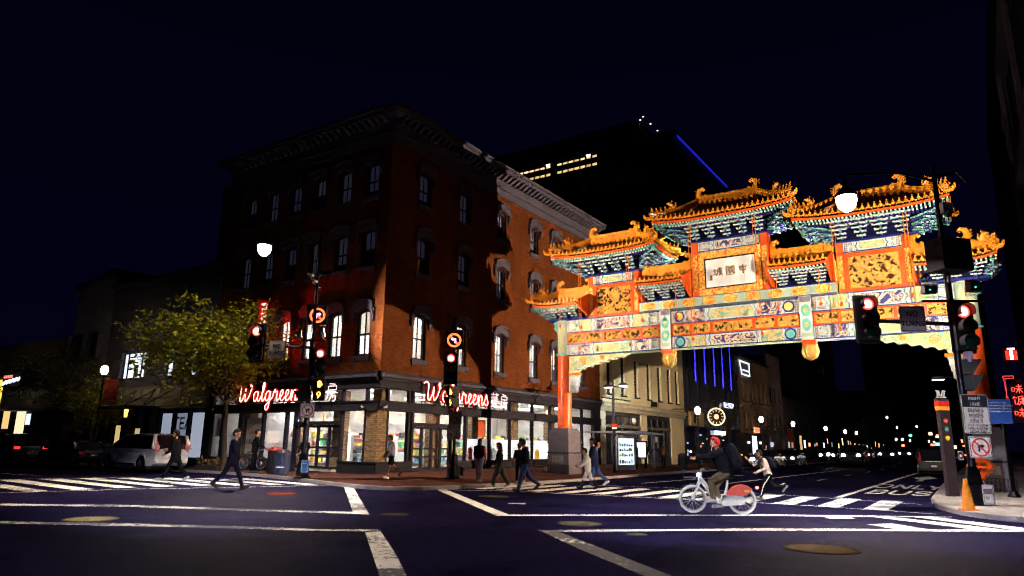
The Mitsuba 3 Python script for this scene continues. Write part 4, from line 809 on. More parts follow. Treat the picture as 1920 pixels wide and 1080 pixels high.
k = thing('lantern_sign', 'red and white lit lantern shaped sign high at the right edge', 'sign'); m = face([60, -2.25, 8.4], [.3, -1, 0], [0.0, 0.0, 1])
b = MB(); b.box(-.42, .42, -.55, .45, -.4, 0, col((.3, .03, .02)), m); b.tube([m[:3, :3] @ np.array(q) + m[:3, 3] for q in ((0, .6, -.2), (.2, 1.4, -.2))], .04, BLACK); part(k, 'case', b)
b = MB(); b.box(-.1, .1, -.45, .22, 0, .02, WHITE, m); b.box(-.22, .25, .28, .4, 0, .02, WHITE, m); part(k, 'white_light', b, emit=(2.6, 2.0, 1.6), weight=.1); b = MB(); b.box(-.36, -.13, -.45, .22, 0, .02, WHITE, m); b.box(.13, .36, -.45, .22, 0, .02, WHITE, m); part(k, 'red_light', b, emit=(.9, .05, .03), weight=.1)
# ---------------------------------------------------------------- the painted gate across the street
AX, AY = 33.4, 9.45                     # its axis; local s runs south, d runs east (front is d < 0)
AM = np.array([[0, 1, 0, AX], [-1, 0, 0, AY], [0, 0, 1, 0], [0, 0, 0, 1.0]])
FA = WEST(AX - 0.4, AY, 0)              # front plane of the beams: x = s, y = z, z = outwards
gate = thing('archway_gate', 'huge painted ceremonial gate with seven orange tiled roofs spanning the street', 'gate')
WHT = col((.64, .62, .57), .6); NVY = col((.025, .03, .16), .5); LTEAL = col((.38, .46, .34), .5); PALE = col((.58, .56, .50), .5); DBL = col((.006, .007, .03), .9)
def lb(b, s0, s1, d0, d1, z0, z1, c): b.box(s0, s1, d0, d1, z0, z1, c, AM)
# pedestals, columns
for sg_ in (-1, 1):
    s = sg_ * 9.47
    p = part(gate, 'pedestal', (lambda b: (lb(b, s - .62, s + .66, -.78, .66, -.05, 1.2, GREY), lb(b, s - .58, s + .62, -.74, .62, 1.26, 1.72, GREY), lb(b, s - .64, s + .68, -.8, .68, 1.72, 1.84, GREY), lb(b, s - .58, s + .62, -.74, .62, 1.84, 2.3, GREY), b.frustum(s - .58, s + .62, -.74, .62, 2.3, s - .46, s + .5, -.6, .5, 2.52, GREY, AM), b)[-1])(MB()), mat='granite')
    b = MB(); lb(b, s - .66, s + .7, -.82, .7, 1.2, 1.26, BLACK); part(p, 'iron_band', b)
    b = MB(); lb(b, s - .35, s + .35, -.783, -.779, .75, 1.08, col((.25, .22, .22)))
    for i in range(5): lb(b, s - .28, s + .28 - .1 * (i % 2), -.785, -.783, .8 + i * .055, .815 + i * .055, DARK)
    part(p, 'plaque', b)
    b = MB(); n = 12
    for i in range(n + 1): q = s - .75 + i * 1.54 / n; b.tube(np.array([[q, -.98, .1], [q, -.98, .62]]) @ AM[:3, :3].T + AM[:3, 3], .012, BLACK, 5)
    for z in (.2, .6): lb(b, s - .76, s + .8, -1.0, -.96, z, z + .025, BLACK)
    part(p, 'fence', b)
    c = part(gate, 'column', (lambda b: b.lathe([(.42, 2.5), (.42, 2.62), (.385, 2.66), (.385, 6.47)], VERM, 28, AM @ move(s, 0, 0)))(MB()), smooth=40)
    part(c, 'ring', (lambda b: b.lathe([(.39, 6.46), (.47, 6.48), (.47, 6.56), (.39, 6.6)], TEAL, 28, AM @ move(s, 0, 0)))(MB()), smooth=30)
    part(c, 'painted_head', (lambda b: b.lathe([(.39, 6.59), (.39, 8.3), (.43, 8.32), (.43, 8.42)], LTEAL, 28, AM @ move(s, 0, 0)))(MB()), smooth=30)
    for z in (6.98, 7.75):
        t = np.linspace(0, 2 * np.pi, 17)[:-1]; b = MB(); v = [[s + .397 * math.sin(.55 * math.cos(a)), -.397 * math.cos(.55 * math.cos(a)), z + .36 * math.sin(a)] for a in t] + [[s, -.402, z]]
        b.add(v, [[i, (i + 1) % 16, 16] for i in range(16)], col((.5, .42, .2)), AM); part(c, 'oval', b)
    b = MB(); b.prism([(-.5, 0), (-.62, -.1), (-.5, -.24), (-.6, -.4), (-.36, -.62), (-.36, 0)], -.2, .2, TEAL, FA @ move(s if sg_ < 0 else s, 8.42, -.4) @ (np.diag([1, 1, 1, 1.0]) if sg_ < 0 else np.diag([-1, 1, 1, 1.0])))
    part(c, 'side_bracket', b)
    b = MB(); lb(b, s - .55, s + .5, -.5, .5, 8.42, 8.52, NVY); part(c, 'cap_plate', b)
# painted beams
def chevron(parent, s, z0, z1, sgn, w=.075):
    t = np.array([0, .26, .5, .74, 1.0]); o = np.array([0, -.05, .09, -.05, 0]) * sgn * (z1 - z0) / .7; zz = z0 + (z1 - z0) * t
    b = MB()
    for a, c_, q, dz in ((-1.5 * w, 1.5 * w, NVY, .004), (-1.1 * w, 1.1 * w, WHT, .007), (-.35 * w, .35 * w, LTEAL, .010)):
        b.prism(list(zip(s + o + a, zz)) + list(zip(s + o[::-1] + c_, zz[::-1])), .0, dz + .004, q, FA)
    part(parent, 'chevron', b)
def band(parent, s, w, z0, z1):
    b = MB(); b.prism(sg.box(s - w / 2, z0, s + w / 2, z1), 0, .009, col((.22, .2, .24)), FA)
    n = 5
    for i in range(n): zc = z0 + (i + .5) * (z1 - z0) / n; b.prism(sg.Point(s, zc).buffer(min(w, .12) * .26, 6), .009, .013, GOLDC, FA)
    for q in (-1, 1): b.prism(sg.box(s + q * w / 2 - .012, z0, s + q * w / 2 + .012, z1), .009, .014, WHT, FA)
    part(parent, 'end_band', b)
def cartouche(parent, s0, s1, z0, z1, mat, rim=True):
    h = (z1 - z0); k = h * .2; q = sg.Polygon([(s0 + k, z0), (s1 - k, z0), (s1, (z0 + z1) / 2), (s1 - k, z1), (s0 + k, z1), (s0, (z0 + z1) / 2)])
    if rim:
        b = MB(); b.prism(q, 0, .010, WHT, FA); part(parent, 'cartouche_rim', b)
    b = MB(); b.prism(q.buffer(-.035), .010, .016, WHT, FA); part(parent, 'cartouche', b, mat=mat)
def arms(parent, s, w, z0, z1, sgn):
    b = MB(); n = 3
    for i in range(n):
        zc = z0 + (i + .5) * (z1 - z0) / n; h = (z1 - z0) / n * .78
        b.prism(sg.box(s - w / 2, zc - h / 2, s + w / 2, zc + h / 2).buffer(-.02).buffer(.02), 0, .006, WHT, FA); b.prism(sg.box(s - w / 2 + .02, zc - h * .3, s + w / 2 + .01, zc + h * .3), .006, .010, (BLUE, LTEAL, BLUE)[i], FA); b.prism(sg.box(s - w / 2 + .04, zc - h * .1, s + w / 2 + .01, zc + h * .1), .010, .013, GOLDC, FA)
    part(parent, 'painted_arms', b)
def beam(s0, s1, z0, z1, mid, side, short=False, mid_frac=.4):
    k = part(gate, 'beam', (lambda b: (lb(b, s0, s1, -.4, .4, z0, z1, col((.30, .44, .33), .5)), b)[-1])(MB()))
    b = MB(); b.prism(sg.box(s0, z0, s1, z0 + .04), 0, .012, NVY, FA); b.prism(sg.box(s0, z1 - .04, s1, z1), 0, .012, NVY, FA); part(k, 'edge_line', b)
    a, c = z0 + .04, z1 - .04; L = s1 - s0; m = (s0 + s1) / 2; hw = L * mid_frac / 2
    cartouche(k, m - hw, m + hw, a + .03, c - .03, mid)
    for q in (-1, 1):
        e = m + q * L / 2
        band(k, e - q * .12, .16, a, c)
        chevron(k, m + q * (hw + .13), a, c, q)
        if not short:
            rest = L / 2 - hw
            w0, w1 = m + q * (hw + .27), m + q * (hw + rest * .60); lo, hi = sorted((w0, w1))
            b = MB(); b.prism(sg.box(lo, a, hi, c), 0, .005, WHT, FA); part(k, 'side_field', b, mat=side)
            chevron(k, w1 + q * .03, a, c, -q, .055); 
            x0, x1 = sorted((w1 + q * .14, e - q * .24))
            if x1 - x0 > .1: arms(k, (x0 + x1) / 2, x1 - x0, a, c, q)
        else:
            x0, x1 = sorted((m + q * (hw + .24), e - q * .22))
            if x1 - x0 > .08: arms(k, (x0 + x1) / 2, x1 - x0, a, c, q)
    return k
for q in (-1, 1):
    a, c = sorted((q * 9.1, q * 3.62))
    beam(a, c, 7.66, 8.40, 'scroll_blue', 'scroll_teal', mid_frac=.36); beam(a, c, 6.41, 7.05, 'scroll_teal', 'scroll_blue', mid_frac=.40)
k1 = beam(-3.08, 3.08, 7.66, 8.36, 'scroll_teal', 'scroll_blue', mid_frac=.36)
k2 = beam(-3.08, 3.08, 6.43, 7.05, 'scroll_blue', 'scroll_teal', mid_frac=.36)
beam(-1.5, 1.5, 11.2, 11.74, 'scroll_blue', 'scroll_teal', True, .46)
for q in (-1, 1): beam(q * 6.27 - 1.15, q * 6.27 + 1.15, 10.2, 10.72, 'scroll_teal', 'scroll_blue', True, .5)
for kk, zc in ((k1, 8.02), (k2, 6.74)):
    for q in (-1, 1):
        b = MB(); b.prism(shapely.affinity.scale(sg.Point(q * 2.62, zc).buffer(.26, 12), 1, 1.05), .0, .02, NVY, FA); b.prism(sg.Point(q * 2.62, zc).buffer(.2, 12), .02, .03, GOLDC if kk is k1 else TEAL, FA); part(kk, 'rosette', b)
# medallion band
mb_ = part(gate, 'medallion_beam', (lambda b: (lb(b, -4.75, 4.75, -.42, .42, 8.44, 8.94, LTEAL), b)[-1])(MB()))
b = MB()
for z in (8.44, 8.915): b.prism(sg.box(-4.75, z, 4.75, z + .025), 0.02, .035, NVY, FA)
part(mb_, 'edge_line', b)
for i in range(-4, 5):
    b = MB(); b.prism(shapely.affinity.scale(sg.Point(i * 1.045, 8.69).buffer(.33, 14), 1, .62), .02, .045, ORANGE, FA)
    part(mb_, 'medallion', b, mat='scroll_red')
    b = MB(); t = np.linspace(0, 2 * np.pi, 25); b.tube([FA[:3, :3] @ np.array([i * 1.045 + .33 * math.cos(a), 8.69 + .205 * math.sin(a), .045]) + FA[:3, 3] for a in t], .014, GOLDC, 5, caps=False); part(mb_, 'medallion_rim', b)
# carved gold panels
def carved(parent, s0, s1, z0, z1, seed, cell=.03, freq=3.4, thr=.40, name='carved_panel', out=.0):
    nx, nz = max(6, int((s1 - s0) / cell)), max(6, int((z1 - z0) / cell))
    S, Z = np.meshgrid(np.linspace(s0, s1, nx), np.linspace(z0, z1, nz), indexing='ij')
    P = np.stack([S * freq, Z * freq, 0 * S + seed], -1)
    w = np.stack([meshkit.noise(P * .8, 3), meshkit.noise(P * .8, 9), 0 * S], -1) * 1.5
    h = meshkit.fbm(P + w, 2, seed); h2 = np.abs(((h * 7) % 1) - .5) * 2
    H = np.clip((h - thr) * 5, 0, 1) * .05 + .05 * h2
    dd = np.stack([S, Z, out + H], -1).reshape(-1, 3)
    i, j = np.meshgrid(np.arange(nx - 1), np.arange(nz - 1), indexing='ij'); q = np.stack([i * nz + j, (i + 1) * nz + j, (i + 1) * nz + j + 1, i * nz + j + 1], -1).reshape(-1, 4)
    hv = h.reshape(-1)[q].mean(1); edge = ((i == 0) | (j == 0) | (i == nx - 2) | (j == nz - 2)).reshape(-1)
    b = MB(); b.add(dd, q[(hv > thr) | edge], GOLDC, FA); return part(parent, name, b, mat='gold')
def gold_row(s0, s1, z0, z1, cuts, seed):
    k = part(gate, 'lattice_row', (lambda b: (lb(b, s0, s1, -.28, .3, z0, z1, col((.07, .03, .015), .7)), b)[-1])(MB()))
    b = MB(); o = sg.box(s0, z0, s1, z1)
    cells = [sg.box(a + .07, z0 + .07, c - .07, z1 - .07) for a, c in zip(cuts[:-1], cuts[1:])]
    for c in cells: o = o.difference(c)
    b.prism(o, -.12, -.02, VERM, FA); part(k, 'red_frame', b)
    for i, c in enumerate(cells):
        x0, y0, x1, y1 = c.bounds; carved(k, x0, x1, y0, y1, seed + i, .025, 12, .38, 'carved_panel', -.11)
for q in (-1, 1):
    a, c = sorted((q * 9.1, q * 3.62)); gold_row(a, c, 7.052, 7.658, np.linspace(a, c, 6), 10 + q)
gold_row(-3.08, 3.08, 7.052, 7.658, [-3.08, -2.02, -1.0, 1.0, 2.02, 3.08], 30)
# hanging posts with gold buds
for q in (-1, 1):
    s = q * 3.35
    k = part(gate, 'hanging_post', (lambda b: (lb(b, s - .25, s + .25, -.47, .47, 6.42, 8.42, PALE), b)[-1])(MB()))
    b = MB(); b.prism(sg.box(s - .25, 8.15, s + .25, 8.4), .07, .08, col((.2, .16, .18)), FA); b.prism(sg.box(s - .25, 6.55, s + .25, 6.72), .07, .08, LTEAL, FA)
    for x in (-.25, .25): b.prism(sg.box(s + x - .015, 6.42, s + x + .015, 8.42), .07, .083, WHT, FA)
    part(k, 'trim', b)
    for z in (7.1, 7.75):
        b = MB(); b.prism(shapely.affinity.scale(sg.Point(s, z).buffer(.2, 10), 1, 1.45), .07, .085, TEAL, FA); b.prism(sg.Point(s, z).buffer(.1, 8), .085, .092, GOLDC, FA); part(k, 'oval', b)
    b = MB(); lb(b, s - .29, s + .29, -.36, .22, 6.2, 6.42, VERM); part(k, 'red_block', b)
    b = MB(); b.lathe([(.001, 5.5), (.1, 5.56), (.25, 5.68), (.33, 5.86), (.34, 6.0), (.31, 6.1), (.34, 6.14), (.31, 6.2)], GOLDC, 20, AM @ move(s, -.07, 0)); part(k, 'gold_bud', b, mat='gold', smooth=50)
    b = MB()
    for i in range(10): t = i * 2 * np.pi / 10; b.tube([AM[:3, :3] @ np.array([s + r * math.cos(t), -.07 + r * math.sin(t), z]) + AM[:3, 3] for r, z in ((.05, 5.53), (.26, 5.67), (.35, 5.9), (.33, 6.1))], [.02, .05, .06, .03], GOLDC, 5)
    part(k, 'petals', b, mat='gold')
# spandrels and corbels under the beams
for q in (-1, 1):
    m = FA @ np.diag([q, 1, 1, 1.0])
    pts = [(9.08, 6.40), (5.66, 6.40), (5.62, 6.33)]
    xs = np.linspace(5.7, 8.55, 7)
    for a, c in zip(xs[:-1], xs[1:]):
        z0 = 6.33 - .60 * ((a - 5.7) / 2.85) ** 1.1; z1 = 6.33 - .60 * ((c - 5.7) / 2.85) ** 1.1
        pts += [(a + .1, z0 - .03), ((a + c) / 2, z1 - .06), (c, z1)]
    pts += [(8.62, 5.55), (9.08, 5.5)]
    b = MB(); b.prism(pts, -.62, -.2, col((.42, .30, .12)), m); k = part(gate, 'spandrel', b, mat='scroll_teal')
    b = MB(); edge = [(x, z, -.19) for x, z in pts[1:]]; b.tube([m[:3, :3] @ np.array(e) + m[:3, 3] for e in edge], .035, CREAM, 6); part(k, 'edge_moulding', b)
    for i, (x, z, r) in enumerate(((8.8, 6.0, .2), (8.2, 6.1, .22), (7.6, 6.17, .17), (7.05, 6.23, .13), (6.55, 6.28, .1))):
        t = np.linspace(0, 4.2 * np.pi, 34); b = MB(); b.tube([m[:3, :3] @ np.array([x + r * (1 - a / 15) * math.cos(a), z + r * (1 - a / 15) * math.sin(a), -.19]) + m[:3, 3] for a in t], .022, ORANGE if i % 2 else LTEAL, 5); part(k, 'scroll', b)
    b = MB()
    for i, (w, h) in enumerate(((.62, .14), (.54, .10), (.5, .26), (.46, .24), (.40, .28), (.34, .05))):
        z1 = 5.5 - sum((.14, .10, .26, .24, .28, .05)[:i]); b.prism(sg.box(9.1 - w, z1 - h + .006, 9.1, z1), -.6, -.2, (ORANGE, LTEAL, OFFWHITE, OFFWHITE, OFFWHITE, LTEAL)[i], m)
        if i in (2, 3, 4):
            for j in range(7): b.box(9.1 - w + .03 + j * (w - .06) / 7, 9.1 - w + .03 + (j + .45) * (w - .06) / 7, z1 - h + .02, z1 - .02, -.2, -.18, WHT, m)
    part(gate, 'corbel', b)
# upper frames: red posts, side dragon panels, name board
def post(s, z0, z1, w=.34, c=VERM): return part(gate, 'upper_post', (lambda b: (lb(b, s - w / 2, s + w / 2, -.34, .34, z0, z1, c), b.prism(sg.box(s - w / 2 + .05, z0 + .25, s + w / 2 - .05, z1 - .5), .0, -.05, c, FA) if False else None, b)[-1])(MB()))
for q in (-1, 1):
    post(q * 1.70, 8.94, 11.75)
    for e in (-1, 1):
        post(q * 6.27 + e * 1.32, 8.40, 10.72, .3)
        b = MB(); b.prism(sg.box(q * 6.27 + e * 1.32 - .1, 8.6, q * 6.27 + e * 1.32 + .1, 10.1), -.06, -.045, GOLDC, FA); part(gate, 'post_painting', b, mat='scroll_red')
    b = MB(); b.prism(sg.box(q * 1.7 - .12, 9.2, q * 1.7 + .12, 11.1), -.06, -.045, GOLDC, FA); part(gate, 'post_painting', b, mat='scroll_red')
    k = part(gate, 'dragon_panel', (lambda b: (lb(b, q * 6.27 - 1.17, q * 6.27 + 1.17, -.2, .2, 8.40, 10.198, col((.05, .02, .01), .7)), b)[-1])(MB()), 'square gold dragon carving in a red frame')
    o = sg.box(q * 6.27 - 1.17, 8.402, q * 6.27 + 1.17, 10.196); i_ = sg.box(q * 6.27 - 1.0, 8.56, q * 6.27 + 1.0, 10.02)
    b = MB(); b.prism(o.difference(i_), -.2, -.04, VERM, FA); part(k, 'red_frame', b)
    carved(k, q * 6.27 - 1.0, q * 6.27 + 1.0, 8.56, 10.02, 50 + q, .022, 10, .37, 'carving', -.17)
k = part(gate, 'name_board', (lambda b: (lb(b, -1.53, 1.53, -.3, .2, 8.942, 11.198, DARK), b.prism(sg.box(-1.53, 8.945, 1.53, 11.19).difference(sg.box(-1.24, 9.28, 1.28, 10.82)), -.1, .0, ORANGE, FA), b)[-1])(MB()), 'white name board in a gold frame', mat='scroll_red')
b = MB(); b.prism(sg.box(-1.24, 9.28, 1.28, 10.82), -.1, -.06, BLACK, FA); part(k, 'inner_border', b)
b = MB(); b.prism(sg.box(-1.17, 9.35, 1.21, 10.75), -.06, -.045, col((.82, .80, .74), .5), FA); part(k, 'white_panel', b)
CH_ZHONG = [[(.2, .72), (.8, .72), (.8, .38), (.2, .38), (.2, .72)], [(.5, .98), (.5, .02)], [(.8, .72), (.9, .8)], [(.2, .72), (.1, .8)]]
CH_GUO = [[(.08, .95), (.92, .95), (.92, .04), (.08, .04), (.08, .95)], [(.2, .78), (.8, .78)], [(.28, .64), (.48, .64), (.48, .46), (.28, .46), (.28, .64)], [(.22, .3), (.52, .36)], [(.58, .88), (.62, .5), (.82, .16)], [(.8, .56), (.6, .3), (.4, .14)], [(.7, .9), (.76, .84)]]
CH_CHENG = [[(.02, .62), (.36, .62)], [(.19, .86), (.19, .2)], [(.0, .16), (.4, .28)], [(.44, .74), (.98, .74)], [(.48, .74), (.46, .4), (.36, .05)], [(.5, .52), (.68, .52), (.66, .2), (.58, .24)], [(.68, .96), (.74, .45), (.96, .06), (.98, .22)], [(.92, .56), (.8, .3), (.6, .08)], [(.82, .92), (.9, .86)]]
BRONZE = col((.22, .11, .025), .5)
for strokes, s in ((CH_CHENG, -.57), (CH_GUO, .04), (CH_ZHONG, .65)):
    b = MB(); sz = .46
    for st in strokes: b.tube([FA[:3, :3] @ np.array([s - sz / 2 + x * sz, 9.86 + y * sz, -.035]) + FA[:3, 3] for x, y in st], .027, BRONZE, 5)
    part(k, 'character', b)
b = MB(); b.prism(sg.box(-.96, 9.68, -.86, 9.95), -.045, -.035, BRONZE, FA); part(k, 'seal', b)
# bracket sets
def bracket_mesh(n, dz, reach, w0, w1, small=False):
    b = MB(); rr = np.random.default_rng(n)
    for t in range(n):
        z = t * dz; o = (t + 1) * reach / n; a = w0 + (w1 - w0) * (t + .5) / n; c = (NVY, TEAL)[t % 2]; c2 = (TEAL, NVY)[t % 2]; h = dz * .62
        d = -o + .06
        b.box(-a, a, d - .055, d + .055, z + dz * .3, z + dz * .3 + h * .6, c)
        b.box(-a, a, d - .062, d - .056, z + dz * .3, z + dz * .3 + .022, WHT); b.box(-a, a, d - .062, d - .056, z + dz * .3 + h * .6 - .02, z + dz * .3 + h * .6, WHT)
        for x in np.linspace(-a + .045, a - .045, 3 if a < .3 else 4):
            b.frustum(x - .04, x + .04, d - .06, d + .06, z + dz * .3 + h * .6 + .001, x - .058, x + .058, d - .075, d + .075, z + dz * .92, c2)
            b.box(x - .058, x + .058, d - .08, d - .075, z + dz * .92 - .022, z + dz * .92, WHT)
        # projecting arm with a hooked nose
        nose = [(0.0, z + dz * .25), (-o - .08, z + dz * .25), (-o - .17, z + dz * .0), (-o - .20, z + dz * .5), (-o - .06, z + dz * .7), (0, z + dz * .7)]
        b.prism(nose, -.04, .04, c2, face([0, 0, 0], [0, 1, 0], [0, 0, 1])); b.prism([(-o - .205, z + dz * .48), (-o - .2, z + dz * .56), (-o - .06, z + dz * .76), (-.0, z + dz * .76), (0, z + dz * .7), (-o - .06, z + dz * .7)], -.042, .042, WHT, face([0, 0, 0], [0, 1, 0], [0, 0, 1]))
        b.box(-.042, .042, -o - .19, -o - .175, z + dz * .05, z + dz * .45, WHT)
        if t % 2 == 0: b.box(-.03, .03, d - .075, d - .062, z + dz * .36, z + dz * .55, ORANGE)
    return shape(b)
# roofs
def roof(sc, zb, ze, zr, hw, D, rh, left, right, nset, br, ntier=5):
    """left / right: 'hip' or 'gable'. Local centre sc; ze: eave height at the middle; br: half length of the bracket base"""
    R = part(gate, 'roof', (lambda b: (lb(b, sc - (rh if left == 'hip' else hw) , sc + (rh if right == 'hip' else hw), -.16, .16, zr - .62, zr - .02, GOLDC), b)[-1])(MB()), mat='glaze')
    lift = .16
    def eave(u): return ze + lift * abs(u) ** 3 * (1 if (left if u < 0 else right) == 'hip' else .15), -D - .12 * abs(u) ** 4
    def surf(s, t):      # t 0 at the eave .. 1 at the ridge, on the front slope
        u = (s - sc) / hw; z0, d0 = eave(u); return np.array([s, d0 * (1 - t), z0 + (zr - .52 - z0) * (t * (.85 + .15 * t))])
    for back in (False, True):
        mm = AM @ (np.diag([1, -1, 1, 1.0]) if back else np.eye(4))
        mk = MB(); S = np.linspace(sc - hw, sc + hw, 33)
        P = []
        def tmax(s):
            side = left if s < sc else right
            return min(1.0, (hw - abs(s - sc)) / (hw - rh)) if side == 'hip' else 1.0
        for s in S:
            tm_ = max(.0, tmax(s)); P.append([surf(s, t) for t in np.linspace(0, tm_, 7)])
        P = np.array(P); k = 7; i, j = np.meshgrid(np.arange(len(S) - 1), np.arange(k - 1), indexing='ij')
        q = np.stack([i * k + j, (i + 1) * k + j, (i + 1) * k + j + 1, i * k + j + 1], -1).reshape(-1, 4)
        mk.add(P.reshape(-1, 3), q if not back else q, col((.07, .025, .005), .5), mm); part(R, 'tile_bed', mk)  # shade of the unlit slopes put into a darker bed colour
        n = int(round(2 * hw / .235))
        for i in range(n):
            s = sc - hw + (i + .5) * 2 * hw / n; tm_ = tmax(s)
            pts = [surf(s, t) + [0, 0, .05] for t in np.linspace(0, max(.05, tm_), 6)]
            b = MB(); pw = [mm[:3, :3] @ p + mm[:3, 3] for p in pts]; b.tube(pw, .062, GOLDC, 7)
            e = pts[0]; b.tube([mm[:3, :3] @ (e + [0, x, 0]) + mm[:3, 3] for x in (-.05, .01)], .075, GOLDC, 9)
            kp = e + [0, -.0, .10]; b.lathe([(.03, -.03), (.045, .02), (.02, .06), (.035, .085), (.001, .12)], GOLDC, 6, mm @ move(*kp))
            if not back: b.prism([(-.07, -.01), (.07, -.01), (0, -.11)], -.01, .01, GOLDC, mm @ move(s + hw / n, e[1], e[2]) @ np.array(face([0, 0, 0], [1, 0, 0], [0, 0, 1])))
            part(R, 'tile_row', b, mat='glaze')
        # eave board, rafters with pale ends, soffit
        ss = np.linspace(sc - hw + .02, sc + hw - .02, 25)
        for nm, dz0, dz1, off, c in (('eave_board', -.17, -.07, .06, VERM),):
            b = MB()
            for a, c_ in zip(ss[:-1], ss[1:]):
                pa, pb = surf(a, 0), surf(c_, 0); v = []
                for p in (pa, pb):
                    for dd in (off, off + .07):
                        for dz in (dz0, dz1): v.append(p + [0, dd, dz])
                b.add(v, [[0, 1, 5], [0, 5, 4], [2, 6, 7], [2, 7, 3], [0, 4, 6], [0, 6, 2], [1, 3, 7], [1, 7, 5]], c, mm)
            part(R, nm, b)
        b = MB()
        for row, (dz, off, stp) in enumerate(((-.22, .1, .155), (-.30, .34, .155))):
            m_ = int(2 * hw / stp)
            for i in range(m_):
                s = sc - hw + (i + .5) * 2 * hw / m_; p = surf(s, 0) + [0, off, dz]
                if row and abs(s - sc) > br + .75: continue
                b.box(p[0] - .036, p[0] + .036, p[1] + .012, p[1] + .5, p[2] - .036, p[2] + .036, (TEAL, NVY)[row], mm); b.box(p[0] - .037, p[0] + .037, p[1], p[1] + .012, p[2] - .037, p[2] + .037, (CREAM, col((.8, .68, .35)))[i % 2], mm)
        part(R, 'rafters', b, kind='stuff')
        b = MB()
        for a, c_ in zip(ss[:-1], ss[1:]):
            pa, pb = surf(a, 0), surf(c_, 0); qa, qb = np.array([np.clip(a, sc - br, sc + br), -.1, ze - .1]), np.array([np.clip(c_, sc - br, sc + br), -.1, ze - .1])
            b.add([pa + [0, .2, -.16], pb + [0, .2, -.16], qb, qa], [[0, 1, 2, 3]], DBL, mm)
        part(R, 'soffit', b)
        H = ze - .24 - zb; bm = bracket_mesh(ntier, H / ntier, D - .55, .16, min(.46, br / nset * 1.14)) if not back else bm
        for i in range(nset):
            s = sc - br + (i + .5) * 2 * br / nset
            part(R, 'bracket_set', bm, m=mm @ move(s, -.26, zb + .02) if not back else AM @ move(s, .26, zb + .02) @ rot([0, 0, 1], 180))
    for sgn, side in ((-1, left), (1, right)):
        if side == 'hip':
            # end slope with its own tile rows, brackets on the end and the corners
            b = MB(); n = int(round(2 * D / .235))
            def es(d, t):
                u = d / D; z0 = ze + lift * abs(u) ** 3; return np.array([sc + sgn * (hw + .0) + sgn * (-(hw - rh) * t), d * (1 - t), z0 + (zr - .52 - z0) * (t * (.85 + .15 * t))])
            G = np.array([[es(d, t) for t in np.linspace(0, 1, 7)] for d in np.linspace(-D, D, 13)]); k = 7
            i, j = np.meshgrid(np.arange(12), np.arange(6), indexing='ij'); q = np.stack([i * k + j, (i + 1) * k + j, (i + 1) * k + j + 1, i * k + j + 1], -1).reshape(-1, 4)
            b.add(G.reshape(-1, 3), q, col((.25, .10, .015), .4), AM); part(R, 'end_tile_bed', b)
            for i in range(n):
                d = -D + (i + .5) * 2 * D / n; tm_ = 1 - abs(d) / D
                b = MB(); pts = [es(d, 0) * [1, 1, 1] + [0, 0, .05]]
                for t in np.linspace(0, max(.06, tm_), 5): p = es(0, t); z0 = ze + lift * abs(d / D) ** 3; pts.append(np.array([p[0], d, z0 + (zr - .52 - z0) * (t * (.85 + .15 * t)) + .05]))
                pw = [AM[:3, :3] @ p + AM[:3, 3] for p in pts[1:]]; b.tube(pw, .062, GOLDC, 7); b.lathe([(.03, -.03), (.045, .02), (.02, .06), (.035, .085), (.001, .12)], GOLDC, 6, AM @ move(*(pts[1] + [0, 0, .05])))
                part(R, 'tile_row', b, mat='glaze')
            b = MB()
            for dz0, dz1, off, c in ((-.20, -.07, .06, VERM), (-.34, -.22, .16, TEAL)):
                pp = [es(d, 0) for d in np.linspace(-D, D, 13)]
                for pa, pb in zip(pp[:-1], pp[1:]):
                    v = [p + np.array([-sgn * o, 0, dz]) for p in (pa, pb) for o in (off, off + .07) for dz in (dz0, dz1)]
                    b.add(v, [[0, 1, 5], [0, 5, 4], [2, 6, 7], [2, 7, 3], [0, 4, 6], [0, 6, 2], [1, 3, 7], [1, 7, 5]], c, AM)
            part(R, 'end_eave_board', b)
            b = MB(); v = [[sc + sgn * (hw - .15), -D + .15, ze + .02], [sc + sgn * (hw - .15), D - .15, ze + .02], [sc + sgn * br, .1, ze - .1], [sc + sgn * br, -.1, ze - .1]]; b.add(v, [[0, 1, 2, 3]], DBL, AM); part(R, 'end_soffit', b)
            H = ze - .24 - zb; em = bracket_mesh(ntier, H / ntier, min(D - .55, hw - br - .12), .12, .34)
            for d in (-.22, .22): part(R, 'bracket_set', em, m=AM @ move(sc + sgn * (br - .05), d, zb + .02) @ rot([0, 0, 1], 90 * sgn))
            for e in (-1, 1): part(R, 'bracket_set', bracket_mesh(ntier, H / ntier, min((D - .55) * 1.42, (hw - br) * 1.15), .10, .3), m=AM @ move(sc + sgn * (br - .02), e * .24, zb + .02) @ rot([0, 0, 1], 45 * sgn if e < 0 else 135 * sgn))
            for e in (-1, 1):  # hip ridges with figures
                pts = [np.array([sc + sgn * (rh + (hw - rh) * t), e * D * t * 1.03, 0]) for t in np.linspace(0, 1.03, 9)]
                for p, t in zip(pts, np.linspace(0, 1.03, 9)): tt = 1 - t; p[2] = ze + lift + .22 + (zr - .1 - ze - lift) * (max(0, tt) * (.55 + .45 * max(0, tt))) + (.10 * max(0, t - .75) * 4) * .8
                b = MB(); b.tube([AM[:3, :3] @ p + AM[:3, 3] for p in pts], [.13] * 8 + [.1], GOLDC, 8); b.tube([AM[:3, :3] @ (p + [0, 0, -.14]) + AM[:3, 3] for p in pts], .11, GOLDC, 6)
                tip = pts[-1]; b.tube([AM[:3, :3] @ (tip + [sgn * x, e * x, z]) + AM[:3, 3] for x, z in ((-.03, -.24), (.10, -.25), (.17, -.18), (.2, -.06))], [.11, .1, .08, .03], GOLDC, 7)
                part(R, 'hip_ridge', b, mat='glaze')
                L = MB(); ft = figure_parts
